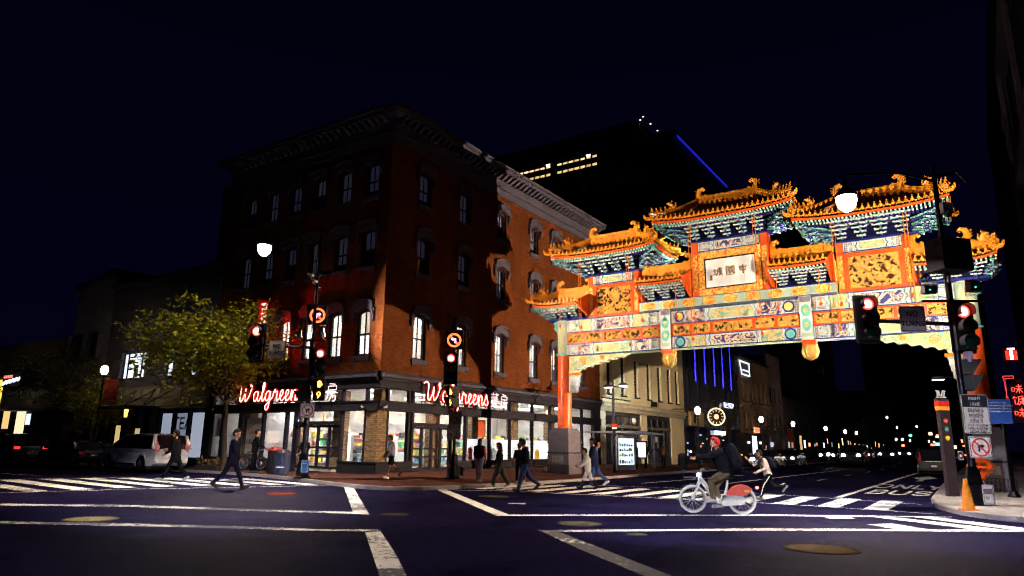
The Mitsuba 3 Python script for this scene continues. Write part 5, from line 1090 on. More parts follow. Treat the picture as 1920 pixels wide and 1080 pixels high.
                for t in (.70, .79, .88, .97):
                    i0 = t * 8 / 1.03; p = pts[min(8, int(i0))] * (1 - i0 % 1) + pts[min(8, int(i0) + 1)] * (i0 % 1)
                    b = MB(); small_beast(b, AM @ move(*(p + [0, 0, .1])) @ rot([0, 0, 1], math.degrees(math.atan2(e, sgn)))); part(R, 'ridge_figure', b, mat='glaze')
                p = pts[4] * .5 + pts[5] * .5; b = MB(); horned(b, AM @ move(*(p + [0, 0, .1])) @ rot([0, 0, 1], math.degrees(math.atan2(e, sgn))), .8); part(R, 'ridge_beast', b, mat='glaze')
        else:
            b = MB(); s = sc + sgn * (hw + .0); o = [(-D, ze - .25), (-D, ze + .1), (0, zr - .1), (D, ze + .1), (D, ze - .25), (.55, zb), (-.45, zb)]
            b.prism(o, -.05, .05, VERM, AM @ move(s, 0, 0) @ np.array([[0, 0, 1, 0], [1, 0, 0, 0], [0, 1, 0, 0], [0, 0, 0, 1.0]])); part(R, 'gable_board', b)
    # main ridge with its end beasts
    a0, a1 = sc - (rh if left == 'hip' else hw), sc + (rh if right == 'hip' else hw)
    b = MB(); lb(b, a0, a1, -.10, .10, zr - .02, zr + .16, GOLDC); lb(b, a0, a1, -.14, .14, zr + .16, zr + .21, GOLDC); lb(b, a0, a1, -.07, .07, zr + .21, zr + .27, GOLDC); part(R, 'main_ridge', b, mat='glaze')
    for sgn, s in ((-1, a0 + .12), (1, a1 - .12)):
        b = MB(); big_beast(b, AM @ move(s, 0, zr - .05) @ (np.diag([1, 1, 1, 1.0]) if sgn < 0 else np.diag([-1, 1, 1, 1.0]))); part(R, 'ridge_beast', b, mat='glaze')
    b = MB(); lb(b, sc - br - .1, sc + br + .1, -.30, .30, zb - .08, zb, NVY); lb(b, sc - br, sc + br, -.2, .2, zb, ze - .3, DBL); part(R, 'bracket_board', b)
figure_parts = None
def small_beast(b, m):
    b.frustum(-.07, .05, -.05, .05, 0, -.04, .04, -.04, .04, .12, GOLDC, m); b.tube([(0, 0, .1), (.01, 0, .2), (.03, 0, .26)], [.04, .045, .02], GOLDC, 6, m); b.tube([(-.05, 0, .05), (-.1, 0, .14)], [.025, .01], GOLDC, 5, m)
def horned(b, m, k=1.0):
    m = m @ np.diag([k, k, k, 1.0])
    b.frustum(-.25, .25, -.1, .1, 0, -.18, .12, -.09, .09, .2, GOLDC, m); b.tube([(-.15, 0, .1), (.0, 0, .3), (.2, 0, .38), (.3, 0, .34)], [.12, .13, .1, .06], GOLDC, 8, m)
    for y in (-.05, .05): b.tube([(.05, y, .38), (-.06, y, .56), (-.04, y * 1.4, .64)], [.04, .03, .01], GOLDC, 5, m)
    b.tube([(-.15, 0, .1), (-.32, 0, .3), (-.27, 0, .45), (-.36, 0, .52)], [.07, .06, .04, .015], GOLDC, 6, m)
def big_beast(b, m):
    """ridge-end dragon biting the ridge: open head inwards (+x), tail curled up and outwards"""
    b.frustum(-.22, .2, -.15, .15, -.1, -.2, .16, -.13, .13, .32, GOLDC, m)
    b.tube([(.1, 0, .2), (.26, 0, .34), (.34, 0, .3)], [.15, .11, .06], GOLDC, 8, m); b.tube([(.1, 0, .16), (.3, 0, .14)], [.1, .05], GOLDC, 7, m)
    b.tube([(-.05, 0, .25), (-.14, 0, .48), (-.06, 0, .68), (.1, 0, .74), (.18, 0, .66), (.1, 0, .58)], [.17, .15, .13, .1, .07, .03], GOLDC, 9, m)
    for t in range(4): b.tube([(-.2, 0, .2 + t * .13), (-.33, 0, .27 + t * .14)], [.06, .012], GOLDC, 5, m)
    b.tube([(-.12, 0, .05), (-.3, 0, .1), (-.36, 0, .26)], [.09, .07, .02], GOLDC, 6, m)
roof(0.0, 11.83, 12.70, 14.0, 3.42, 1.72, 1.45, 'hip', 'hip', 5, 1.95)
for q in (-1, 1):
    roof(q * 6.32, 10.80, 11.70, 12.88, 3.05, 1.72, 1.35, 'hip', 'hip', 4, 1.6)
    roof(q * 9.25, 8.54, 9.16, 10.02, 1.45, 1.5, .55, 'hip' if q < 0 else 'gable', 'gable' if q < 0 else 'hip', 3, 1.0, 4)
    roof(q * 3.28, 8.99, 9.78, 10.62, 1.28, 1.45, 1.2, 'gable', 'gable', 3, 1.22, 5)
# red cords with tassels hanging from the eaves
for sc, z0, l in [(0, 12.4, ((-1.62, 6.75), (-1.5, 7.75), (1.5, 7.75), (1.62, 6.75))), (-6.32, 11.4, ((-1.45, 6.7), (-1.33, 7.8), (1.33, 7.8), (1.45, 6.7))), (6.32, 11.4, ((-1.45, 6.7), (-1.33, 7.8), (1.33, 7.9), (1.45, 7.4))),
                  (-3.28, 9.5, ((-.9, 7.9), (.9, 7.9))), (3.28, 9.5, ((-.9, 7.9), (.9, 7.9))), (-9.25, 8.9, ((.3, 8.0),)), (9.25, 8.9, ((-.3, 8.0),))]:
    for s, z1 in l:
        b = MB(); p = [AM[:3, :3] @ np.array([sc + s, -1.42, z]) + AM[:3, 3] for z in (z0, z1)]; b.tube(p, .016, ORANGE, 5); k = part(gate, 'red_cord', b)
        b = MB(); b.lathe([(.05, -.16), (.075, -.1), (.05, -.02), (.02, .02)], VERM, 8, move(*p[1])); part(k, 'tassel', b)
# ---------------------------------------------------------------- lamps, signals, signs, street furniture
LW = (430, 350, 250)
def teardrop(key, pos, lum):
    x, y, z = pos
    b = MB(); b.lathe([(.001, -.42), (.11, -.39), (.25, -.25), (.31, -.06), (.3, .09), (.22, .18)], WHITE, 20, move(x, y, z)); part(key, 'globe', b, emit=lum, weight=1.0, smooth=60)
    b = MB(); b.lathe([(.32, .10), (.33, .16), (.22, .28), (.1, .40), (.05, .55), (.03, .7)], BLACK, 16, move(x, y, z)); part(key, 'cap', b, smooth=40)
def tall_pole(key, x, y, top, r0=.11, base=True):
    z = walk_z(x, y); b = MB(); b.lathe([(r0, z), (r0 * .8, top * .6), (r0 * .6, top)], IRON, 14, move(x, y, 0)); part(key, 'pole', b, smooth=40)
    if base:
        b = MB(); b.lathe([(.34, 0), (.34, .06), (.27, .1), (.25, .55), (.21, .62), (.17, .95), (.125, 1.05)], IRON, 8, move(x, y, z)); part(key, 'base', b)
def arm(key, p0, p1, r=.05, sag=0):
    b = MB(); p0, p1 = np.array(p0, float), np.array(p1, float)
    b.tube([p0, (p0 * .6 + p1 * .4) + [0, 0, sag], p1], r, IRON, 8); part(key, 'arm', b)
def signal(label, pos, deg, w=.52, h=1.36, glow=True, arrowed=False, group='red traffic signals'):
    k = thing('traffic_signal', label, 'traffic light', None)
    m = CAMF(*pos, deg); hs = h / 3
    b = MB(); b.box(-w / 2, w / 2, -h / 2, h / 2, -.2, -.01, BLACK, m); part(k, 'housing', b)
    b = MB(); b.prism(sg.box(-w * .5, -h * .52, w * .5, h * .52).buffer(.07).difference(sg.box(-w / 2, -h / 2, w / 2, h / 2)), -.2, -.18, BLACK, m); part(k, 'backplate', b)
    for i in range(3):
        c = h / 2 - hs * (i + .5); t = np.linspace(-.55, np.pi + .55, 17); r = min(w * .46, hs * .46); b = MB()
        for dz in (0,):
            vi = [(r * math.cos(a), c + r * math.sin(a), z) for a in t for z in (0, .26 + .0 * math.sin(a))]; vo = [(x * 1.06, c + (y - c) * 1.06, z) for x, y, z in vi]
            n = len(t); q = [[2 * j, 2 * j + 1, 2 * j + 3, 2 * j + 2] for j in range(n - 1)]; b.add(vi, q, BLACK, m); b.add(vo, [p[::-1] for p in q], BLACK, m)
        part(k, 'visor', b)
        lens = MB(); lens.lathe([(r * .62, 0.0), (r * .5, .03), (r * .2, .045), (.001, .05)], WHITE, 18, m @ move(0, c, .01))
        rim = MB(); rim.prism(sg.Point(0, c).buffer(r * .88, 10).difference(sg.Point(0, c).buffer(r * .6, 10)), -.005, .006, WHITE, m)
        if i == 0:
            part(k, 'red_lens', lens, emit=(30, 2.4, 1.9), weight=.6); part(k, 'red_lens_rim', rim, emit=(5, .14, .1), weight=.4)
        else:
            b = MB(); b.lathe([(r * .86, 0.0), (r * .6, .03), (.001, .05)], col((.03, .02, .0) if i == 1 else (.0, .02, .015), .15), 18, m @ move(0, c, .005)); part(k, 'dark_lens', b)
    if glow:
        p = m[:3, :3] @ np.array([0, hs, .33]) + m[:3, 3]; d = m[:3, 2]; spot('signal_beam', p, p + d * 10 + np.array([0, 0, -3.6]), np.array((8, .16, .08)) * glow, 62, 22, 1.2)
    return k
def plate(label, pos, w, h, deg=0, bg=OFFWHITE, edge=BLACK, cat='sign', rnd=.04, name='sign'):
    k = thing(name, label, cat); m = CAMF(*pos, deg)
    b = MB(); b.prism(sg.box(-w / 2, -h / 2, w / 2, h / 2).buffer(-rnd).buffer(rnd), -.008, 0, GREY, m); part(k, 'plate', b)
    b = MB(); o = sg.box(-w / 2 + .01, -h / 2 + .01, w / 2 - .01, h / 2 - .01).buffer(-rnd).buffer(rnd); b.prism(o, 0, .003, bg, m)
    i_ = o.buffer(-.018); b.prism(i_.difference(i_.buffer(-.014)), .003, .005, edge, m); part(k, 'sign_face', b)
    return k, m
def words(k, m, rows, c=BLACK):
    b = MB()
    for t, x, y, h in rows: b.text(t, h, c, m @ move(x, y, .004), .004)
    part(k, 'lettering', b)
def arrow_poly(s, left=False):
    p = [(-.22, -.34), (-.05, -.34), (-.05, .02), (.12, .02), (.12, -.08), (.40, .12), (.12, .32), (.12, .2), (-.22, .2)]
    return sg.Polygon([((-x if left else x) * s, y * s) for x, y in p])
def prohibition(k, m, r, left=False, ring=None, arrow=None, y=0.0, emit=None):
    m = m @ move(0, y, 0)
    b = MB(); b.prism(arrow_poly(r * 1.25, left), .004, .007, arrow or BLACK, m); part(k, 'arrow', b, **({'emit': emit[1], 'weight': .3} if emit else {}))
    o = sg.Point(0, 0).buffer(r, 24).difference(sg.Point(0, 0).buffer(r * .84, 24)); bar = shapely.affinity.rotate(sg.box(-r * .9, -r * .07, r * .9, r * .07), -45, origin=(0, 0))
    b = MB(); b.prism(o.union(bar), .007, .011, ring or RED, m); part(k, 'ring_and_bar', b, **({'emit': emit[0], 'weight': .5} if emit else {}))
def led_sign(label, pos, deg, s=.44, left=False):
    k = thing('led_sign', label, 'sign'); m = CAMF(*pos, deg)
    b = MB(); b.box(-s, s, -s, s, -.25, 0, BLACK, m); part(k, 'housing', b)
    b = MB(); b.prism([(-s, s), (s, s), (s, s + .04), (-s, s + .04)], 0, .35, BLACK, m)
    for q in (-1, 1): b.add([(q * s, s + .04, 0), (q * s, s + .04, .35), (q * s, -s * .4, .12), (q * s, -s, 0), (q * s * 1.05, s + .04, 0), (q * s * 1.05, s + .04, .35), (q * s * 1.05, -s * .4, .12), (q * s * 1.05, -s, 0)], [[0, 1, 2, 3], [4, 7, 6, 5], [0, 4, 5, 1], [1, 5, 6, 2], [2, 6, 7, 3]], BLACK, m)
    part(k, 'hood', b)
    # ring as thin double tubes
    b = MB()
    for r in (.80, .66): t = np.linspace(0, 2 * np.pi, 33); b.tube([m[:3, :3] @ np.array([s * r * math.cos(a), s * r * math.sin(a), .015]) + m[:3, 3] for a in t], .017, WHITE, 5, caps=False)
    for o in (-.05, .05): b.tube([m[:3, :3] @ np.array([s * (q * .5 + o), -s * (q * .5 - o), .02]) + m[:3, 3] for q in (-1, 1)], .013, WHITE, 5)
    part(k, 'ring_and_bar', b, emit=(4, .42, .13), weight=.5)
    b = MB(); a = arrow_poly(s * 1.05, left); b.prism(a.difference(a.buffer(-.035)), .004, .02, WHITE, m); part(k, 'arrow', b, emit=(1.3, 1.25, 2.3), weight=.3)
    return k
def ped_signal(label, pos, deg, lit=True, sections=2, side=False):
    k = thing('pedestrian_signal', label, 'traffic light'); m = CAMF(*pos, deg); s = .23
    for i in range(sections):
        c = (sections - 1) * .46 / 2 - i * .46
        b = MB(); b.box(-s, s, c - s + .01, c + s - .01, -.28, 0, BLACK, m); part(k, 'housing', b)
        b = MB(); b.add([(-s, c + s - .012, 0), (s, c + s - .012, 0), (s, c + s - .012, .26), (-s, c + s - .012, .26), (-s, c - s, 0), (s, c - s, 0)], [[0, 1, 2, 3]], BLACK, m)
        for q in (-1, 1): b.add([(q * s, c + s - .012, 0), (q * s, c + s - .012, .26), (q * s, c - s * .6, .05), (q * s, c - s, 0)], [[0, 1, 2, 3]], BLACK, m)
        part(k, 'visor', b)
        if lit and i == 0:
            h = sg.box(-.07, -.13, .07, .02)
            for j, x in enumerate((-.055, -.018, .018, .055)): h = h.union(sg.LineString([(x, 0), (x * 1.15, .11 + .03 * (j in (1, 2)))]).buffer(.016))
            h = h.union(sg.LineString([(.06, -.08), (.12, .0)]).buffer(.018)); b = MB(); b.prism(h, .004, .012, WHITE, m @ move(0, c, 0)); part(k, 'orange_hand', b, emit=(7, 2.2, .25), weight=.4)
        elif lit:
            b = MB(); b.text('9', .26, WHITE, m @ move(0, c, .004), .008); part(k, 'countdown', b, emit=(6.5, 1.6, .2), weight=.3)
    return k
BN = col((.025, .025, .035), .4)
# --- left pole
LX, LY = 19.93, 23.90
k = thing('street_lamp', 'tall dark street lamp with a blazing globe beside the tree at left', 'street lamp')
tall_pole(k, LX, LY, 10.8); arm(k, (LX, LY, 10.3), (18.53, 25.97, 10.95), .045, .28); teardrop(k, (18.53, 25.97, 10.12), (7, 6.2, 4.8))
spot('lamp_beam', (18.53, 25.97, 9.7), (18.0, 24.5, 0), np.array(LW) * 1.3, 55, 34, 5)
spot('lamp_beam', (18.53, 25.97, 9.7), (13.0, 20.0, 0), np.array(LW) * 1.5, 36, 20, 5)
signal('red traffic signal on the left arm beside the pale NO TURNS plate', (18.5, 25.9, 5.8), -10, .56, 1.5, 1.0)
signal('red traffic signal fixed on the left pole under the lit no-right-turn circle', (20.05, 23.5, 4.95), 25, .46, 1.2, .6)
k2 = thing('mast_arm', 'dark horizontal arm carrying a red signal and the NO TURNS plate at left', 'pole'); arm(k2, (LX, LY, 5.62), (18.55, 26.05, 5.72), .06)
b = MB(); b.box(-.5, .5, -.04, .04, -.04, .04, IRON, CAMF(19.9, 23.8, 5.92)); part(k2, 'cross_bar', b)
k, m = plate('grey square NO TURNS plate hanging from the arm at left', (19.02, 25.12, 5.5), .74, .8, -8); words(k, m, [('NO', 0, .16, .17), ('TURNS', 0, -.14, .15)])
led_sign('lit red circle with a crossed out white right arrow on the left pole', (20.0, 23.8, 7.05), 6, .40)
k, m = plate('white square no-right-turn sign low on the left pole', (19.84, 23.78, 2.92), .62, .62, 4); prohibition(k, m, .24)
ped_signal('pedestrian signal showing an orange hand and number on the left pole', (20.22, 23.6, 3.82), 8)
ped_signal('dark pedestrian signal turned sideways on the left pole, glowing orange at its edge', (19.72, 24.2, 3.75), -70)
FLOODS = []
def floodlight(label, pos, target, on, cutoff=40, beam=30, w=.42):
    k = thing('floodlight', label, 'floodlight'); p, t = np.array(pos, float), np.array(target, float); d = (t - p) / np.linalg.norm(t - p)
    r = np.cross([0, 0, 1], d); r /= np.linalg.norm(r); m = np.eye(4); m[:3, 0], m[:3, 1], m[:3, 2], m[:3, 3] = r, np.cross(d, r), d, p
    b = MB(); b.frustum(-w * .4, w * .4, -.14, .14, -.16, -w / 2, w / 2, -.19, .19, 0, col((.05, .05, .06), .4), m)
    for i in range(9): b.box(-w * .4 + i * w * .1 - .008, -w * .4 + i * w * .1 + .008, -.13, .13, -.22, -.158, BN, m)
    part(k, 'housing', b)
    b = MB(); b.box(-w / 2 + .03, w / 2 - .03, -.16, .16, -.002, .004, WHITE, m); part(k, 'lens', b, emit=(12, 10, 7), weight=.2)
    b = MB(); b.tube([m[:3, :3] @ np.array(q) + m[:3, 3] for q in ((-w / 2 - .03, 0, -.08), (-w / 2 - .03, -.26, -.08), (w / 2 + .03, -.26, -.08), (w / 2 + .03, 0, -.08))], .014, STEEL, 6); part(k, 'bracket', b)
    b = MB(); b.box(.02, .05, -.03, 0, -.235, -.222, WHITE, m); part(k, 'status_light', b, emit=(.2, 4, 2.5), weight=.02)
    spot('flood_beam', p + d * .03, t, on, cutoff, beam, 6)
CAM_ = lambda label, x, y, z, deg: (lambda k, m: (part(k, 'housing', MB().box(-.06, .06, -.05, .06, -.25, .08, OFFWHITE, m)), part(k, 'mount', MB().tube([m[:3, :3] @ np.array(q) + m[:3, 3] for q in ((0, -.05, -.1), (.05, -.2, -.12), (.28, -.2, -.12))], .02, OFFWHITE, 6))))(thing('traffic_camera', label, 'camera'), CAMF(x, y, z, deg))
CAM_('small pale traffic camera high on the left pole', 19.85, 23.9, 8.55, 40); CAM_('upper pale sensor box high on the left pole', 19.7, 24.2, 8.9, -30)
k = thing('solar_panel', 'small dark tilted panel high on the left pole', 'solar panel'); b = MB(); b.box(-.35, .35, -.25, .25, -.015, .015, col((.03, .03, .06), .2), CAMF(20.1, 23.7, 9.0) @ rot([1, 0, 0], -55)); part(k, 'panel', b); b = MB(); b.tube([(19.93, 23.9, 8.75), (20.1, 23.7, 8.98)], .025, STEEL); part(k, 'bracket', b)
k, m = plate('small blue poster in a frame on the base of the left pole', (19.78, 23.6, .62), .32, .52, 8, col((.05, .13, .3)), WHITE, 'poster', name='poster'); words(k, m, [('INFO', 0, .12, .05)], WHITE)
spot('lamp_beam', (18.75, 26.35, 10.0), (20.4, 33.2, 6.6), (150, 128, 78), 32, 20, 2)
# --- middle pole
MX, MY = 23.81, 18.92
k = thing('signal_pole', 'slim dark signal pole with a flared black base in front of the shop doors', 'pole'); tall_pole(k, MX, MY, 6.5, .075)
led_sign('lit red circle with a crossed out white left arrow on top of the middle pole', (23.62, 18.97, 6.08), 4, .37, True)
signal('red traffic signal on the middle pole in front of the brick wall', (23.5, 19.02, 4.86), 6, .46, 1.22, 1.0)
ped_signal('pedestrian signal on the middle pole seen from its dark side', (23.62, 19.05, 3.6), -50)
k, m = plate('small square no-left-turn sign on the middle pole, its shade painted in', (23.70, 18.80, 2.7), .5, .56, 6, col((.2, .19, .2))); prohibition(k, m, .2, True, col((.12, .02, .02)))  # shade put into the grey face and dull ring colours
k, m = plate('white crossing notice with a walking figure on the middle pole', (23.66, 18.86, 2.12), .58, .62, 4); words(k, m, [('PEDESTRIAN', 0, .2, .06), ('CROSSING', 0, .1, .06), ('OK', -.14, -.12, .1)])
b = MB(); f_ = m @ move(.13, -.1, .004); b.prism(sg.box(-.11, -.13, .11, .13).difference(sg.box(-.095, -.115, .095, .115)).union(sg.Point(.0, .075).buffer(.025)).union(sg.LineString([(.0, .05), (0, -.02), (.05, -.1)]).buffer(.014)).union(sg.LineString([(0, -.02), (-.05, -.1)]).buffer(.014)).union(sg.LineString([(-.05, 0), (0, .035), (.05, -.005)]).buffer(.012)), 0, .004, BLACK, f_); part(k, 'walking_figure', b)
k, m = plate('small dark control box on the base of the middle pole', (23.95, 18.62, .5), .24, .42, 8, BN, WHITE, 'box', name='control_box')
# --- right pole
RX, RY = 24.33, .39
k = thing('street_lamp', 'tall street lamp whose globe blazes before a right-hand gate roof', 'street lamp')
tall_pole(k, RX, RY, 10.4); arm(k, (RX, RY, 9.9), (22.74, 2.75, 10.05), .045, .2); teardrop(k, (22.74, 2.75, 9.24), (7, 6.3, 5))
b = MB(); b.tube([(24.33, .39, 10.0), (24.75, -.2, 10.25), (24.9, -.45, 9.9)], .04, IRON); part(k, 'short_arm', b)
spot('lamp_beam', (22.74, 2.75, 8.8), (22.4, 3.2, 0), np.array(LW) * 1.35, 60, 34, 5)
spot('lamp_beam', (22.74, 2.75, 8.8), (16.0, 5.8, 0), np.array(LW) * 1.3, 37, 20, 5)
k = thing('camera_box', 'white camera box with a dark dome high on the right pole', 'camera'); m = CAMF(24.4, .2, 8.92, 15)
b = MB(); b.box(-.2, .2, -.12, .22, -.15, .1, OFFWHITE, m); part(k, 'box', b); b = MB(); b.lathe([(.001, -.14), (.08, -.1), (.11, 0), (.12, .06)], col((.05, .05, .06), .1), 14, move(24.3, .15, 8.78)); part(k, 'dome', b)
k = thing('equipment_cabinet', 'big black box on the right pole in front of a gate roof', 'box'); m = CAMF(24.33, .42, 7.38, 12); b = MB(); b.box(-.55, .5, -.48, .5, -.1, .55, BLACK, m); part(k, 'case', b); b = MB(); b.box(.501, .51, -.4, .42, 0, .45, col((.05, .1, .25), .4), m); b.tube([(24.33, .39, 6.5), (24.25, .35, 6.8)], .06, STEEL); part(k, 'side_panel', b)
k2 = thing('mast_arm', 'dark horizontal arms on the right pole carrying signals, floodlights and the NO TURNS plate', 'pole'); arm(k2, (RX, RY, 5.32), (22.8, 2.6, 5.4), .06); arm(k2, (24.95, -.53, 6.05), (23.85, 1.1, 6.02), .035)
signal('red traffic signal at the free end of the right arm in front of the gate', (22.92, 2.48, 5.47), -4, .56, 1.3, .7)
signal('red traffic signal fixed on the right pole', (24.3, .1, 5.22), -2, .56, 1.38, .7)
k, m = plate('dark square NO TURNS plate on the right arm, its unlit tone painted in', (23.5, 1.38, 5.44), .74, .78, -4, col((.36, .33, .42), .6)); words(k, m, [('NO', 0, .16, .16), ('TURNS', 0, -.14, .15)])  # lack of light put into the darker face colour
floodlight('left one of two floodlights on the right pole, aimed at the gate', (23.98, .9, 6.42), (33.2, 4.6, 9.8), (540, 462, 385), 42, 30)
floodlight('right one of two floodlights on the right pole, aimed at the gate', (24.72, -.2, 6.5), (33.2, 5.5, 9.0), (95, 81, 68), 40, 28)
floodlight('left one of two floodlights on the left pole, aimed at the gate', (19.62, 24.3, 6.2), (33.2, 13.0, 10.0), (820, 690, 560), 41, 26)
floodlight('right one of two floodlights on the left pole, aimed at the gate', (20.2, 23.5, 6.3), (33.2, 9.0, 10.0), (760, 640, 515), 31, 24)
ped_signal('pedestrian signal on the right pole turned sideways with orange light showing', (24.55, .1, 3.8), 68)
k = thing('signal_bracket', 'pale violet clamp above the pedestrian signal on the right pole', 'bracket'); b = MB(); b.box(-.08, .08, -.16, .16, -.1, .1, col((.4, .32, .5), .4), CAMF(24.4, .12, 4.33)); part(k, 'clamp', b)
k, m = plate('tall white RIGHT LANE BUSES BIKES ONLY sign on the right pole', (24.22, .12, 2.66), .80, 1.12, 2)
b = MB(); b.prism(sg.box(-.375, .19, .375, .535), .005, .007, BLACK, m); part(k, 'black_header', b)
words(k, m @ move(0, 0, .004), [('RIGHT', 0, .44, .085), ('LANE', 0, .28, .085)], OFFWHITE); words(k, m, [('BUSES', 0, .10, .105), ('BIKES', 0, -.05, .105), ('ONLY', 0, -.2, .105), ('7AM-9:30AM', 0, -.32, .066), ('4PM-6:30PM', 0, -.415, .066), ('MON-FRI', 0, -.505, .075)])
k, m = plate('white square no-right-turn sign under the bus lane sign at right', (24.2, .12, 1.72), .66, .62, 2); prohibition(k, m, .26)
k, m = plate('small white plate with the letter C on the right pole', (24.05, .62, 1.48), .15, .26, 0, OFFWHITE, BLACK, rnd=.01); words(k, m, [('C', 0, 0, .15)])
k, m = plate('black frame with a torn white poster leaning at the foot of the right pole', (24.15, .08, .42), .36, .56, 6, col((.55, .53, .56)), BLACK, 'poster', name='poster')
b = MB(); b.box(-.13, .13, .02, .16, .004, .007, col((.12, .1, .14)), m); b.box(-.1, .02, -.12, -.04, .004, .007, col((.3, .3, .36)), m); part(k, 'print', b)
# cone
k = thing('traffic_cone', 'orange traffic cone standing on the pavement corner at right', 'traffic cone')
b = MB(); b.lathe([(.15, .0), (.05, .74), (.035, .76), (.03, .75)], col((.75, .2, .03), .5), 20, move(22.0, .54, .15)); part(k, 'cone', b, smooth=40)
b = MB(); b.box(-.19, .19, -.19, .19, 0, .035, col((.6, .17, .03), .6), place(22.0, .54, .122, 20)); part(k, 'base', b)
b = MB(); b.lathe([(.117, .2), (.1, .3)], col((.5, .2, .08), .7), 20, move(22.0, .54, .153)); part(k, 'dirty_band', b)
# bus stop pylon, blue map sign, orange diamond
k = thing('bus_stop_pylon', 'tall dark bus stop pylon with red and yellow stripes and round badges', 'sign'); m = CAMF(28.5, 1.1, .12, 10)
b = MB(); b.box(-.2, .2, 0, 3.0, -.08, .08, col((.03, .02, .025), .4), m); part(k, 'slab', b)
for z0, z1, c in ((3.0, 3.18, (.6, .03, .03)), (3.18, 3.25, (.05, .05, .05)), (2.85, 3.0, (.75, .3, .03))): b = MB(); b.box(-.22, .22, z0 + .002, z1, -.09, .09, col(c), m); part(k, 'stripe', b)
b = MB()
for i, t in enumerate('IVI'): b.text(t, .26, OFFWHITE, m @ move(-.13 + i * .13, 3.42, .0), .03)
b.box(-.2, .2, 3.252, 3.28, -.05, .03, BLACK, m); part(k, 'top_lettering', b)
for z, c, t in ((2.5, (.6, .05, .05), 'NO'), (2.22, (.05, .25, .18), '80'), (1.92, (.75, .5, .02), 'YL')):
    b = MB(); b.prism(sg.Point(.0, z).buffer(.085, 12), .08, .09, col(c), m); b.text(t, .055, OFFWHITE, m @ move(0, z, .09), .004); part(k, 'round_badge', b)
k = thing('map_sign', 'blue direction sign on a black post at right with four lines of white text', 'sign'); m = CAMF(29.4, -.5, 0, -6)
b = MB(); b.box(-.06, .06, .12, 2.56, -.06, .0, IRON, m @ move(.15, 0, 0)); b.lathe([(.2, .12), (.2, .16), (.1, .3)], IRON, 10, m @ move(.15, 0, -.03) @ np.array([[1, 0, 0, 0], [0, 0, 1, 0], [0, -1, 0, 0], [0, 0, 0, 1.0]])); part(k, 'post', b)
b = MB(); b.box(-.42, .42, 2.54, 3.38, -.05, .03, col((.025, .07, .30), .35), m); part(k, 'panel', b)
b = MB()
for i, t in enumerate(('Capital One Arena', 'National Portrait Gallery', 'American Art Museum', 'Washington Convention Ctr')):
    tm = meshkit.text_mesh(t, .05, .004); b.mesh(tm, WHITE, m @ move(-.3, 3.24 - i * .1, .03)); b.box(-.37, -.34, 3.245 - i * .1, 3.275 - i * .1, .03, .034, WHITE, m)
part(k, 'lettering', b)
k = thing('road_work_sign', 'orange diamond road work sign half hidden behind the right pole', 'sign'); m = CAMF(27.6, .2, 1.15, 4); dm = sg.Polygon([(-.5, 0), (0, -.5), (.5, 0), (0, .5)]).buffer(-.03).buffer(.03)
b = MB(); b.prism(dm, -.01, 0, col((.75, .11, .02), .5), m); b.prism(dm.buffer(-.03).difference(dm.buffer(-.05)), 0, .003, BLACK, m); part(k, 'panel', b)
b = MB(); b.text('WORK', .1, BLACK, m @ move(0, .05, .001)); b.text('AHEAD', .1, BLACK, m @ move(0, -.12, .001)); part(k, 'lettering', b)
b = MB()
for q in (-.35, .35): b.tube([m[:3, :3] @ np.array(p) + m[:3, 3] for p in ((0, -.3, -.05), (q, -1.02, -.2))], .02, STEEL, 6)
part(k, 'stand', b)
# --- near-corner street lamp of the same kind (its light falls on the front of the crossing)
k = thing('street_lamp', 'tall dark street lamp standing outside the picture at the near corner', 'street lamp')
tall_pole(k, -1.9, -1.9, 10.4); arm(k, (-1.9, -1.9, 9.9), (-.2, .6, 10.1), .045, .2); teardrop(k, (-.2, .6, 9.3), (7, 6.3, 5))
spot('lamp_beam', (-.2, .6, 8.85), (3.6, 3.2, 0), np.array((70, 71, 84)), 50, 30, 5)
for tx, ty in ((17.6, 6.0), (21.5, .6), (12.0, 17.5)): spot('lamp_beam', (-.2, .6, 8.85), (tx, ty, .5), np.array((1900, 1880, 2100)), 13, 8, 3)
# --- globe lamps along the streets
def globe_lamp(label, x, y, z, group=None, power=10, banner=None, w=.3, lit=None):
    k = thing('post_lamp', label, 'street lamp', group); g0 = walk_z(x, y)
    b = MB(); b.lathe([(.2, g0), (.2, g0 + .1), (.13, g0 + .3), (.12, g0 + .7), (.06, g0 + .85), (.045, z - .5), (.07, z - .38), (.1, z - .28)], IRON, 10, move(x, y, 0)); part(k, 'post', b)
    b = MB(); b.lathe([(.1, -.28), (.19, -.12), (.22, .05), (.17, .2), (.07, .28)], WHITE, 14, move(x, y, z)); part(k, 'globe', b, emit=(14, 11.5, 7.5) if lit is None else lit, weight=w, smooth=60)
    b = MB(); b.lathe([(.1, .27), (.06, .34), (.02, .42), (.001, .5)], IRON, 8, move(x, y, z)); part(k, 'finial', b)
    if banner:
        b = MB(); m = CAMF(x, y, 0, banner); b.box(.12, .82, z - 1.9, z - .55, -.01, .01, col((.35, .05, .04), .7), m); part(k, 'banner', b)
        b = MB(); b.prism(sg.Point(.47, z - 1.2).buffer(.2).difference(sg.Point(.47, z - 1.2).buffer(.15)), .011, .014, col((.12, .02, .02)), m)
        for q in (z - .7, z - 1.75): b.box(.17, .77, q, q + .06, .011, .014, col((.12, .02, .02)), m)
        part(k, 'banner_print', b)
        b = MB()
        for q in (z - .54, z - 1.9): b.tube([m[:3, :3] @ np.array((a, q, 0)) + m[:3, 3] for a in (0, .85)], .015, IRON, 6)
        part(k, 'banner_rod', b)
    if power: spot('globe_beam', (x, y, z - .32), (x - 1.5, y - 1.5, 0), np.array((1.0, .76, .45)) * power * 1.6, 84, 60, .8)
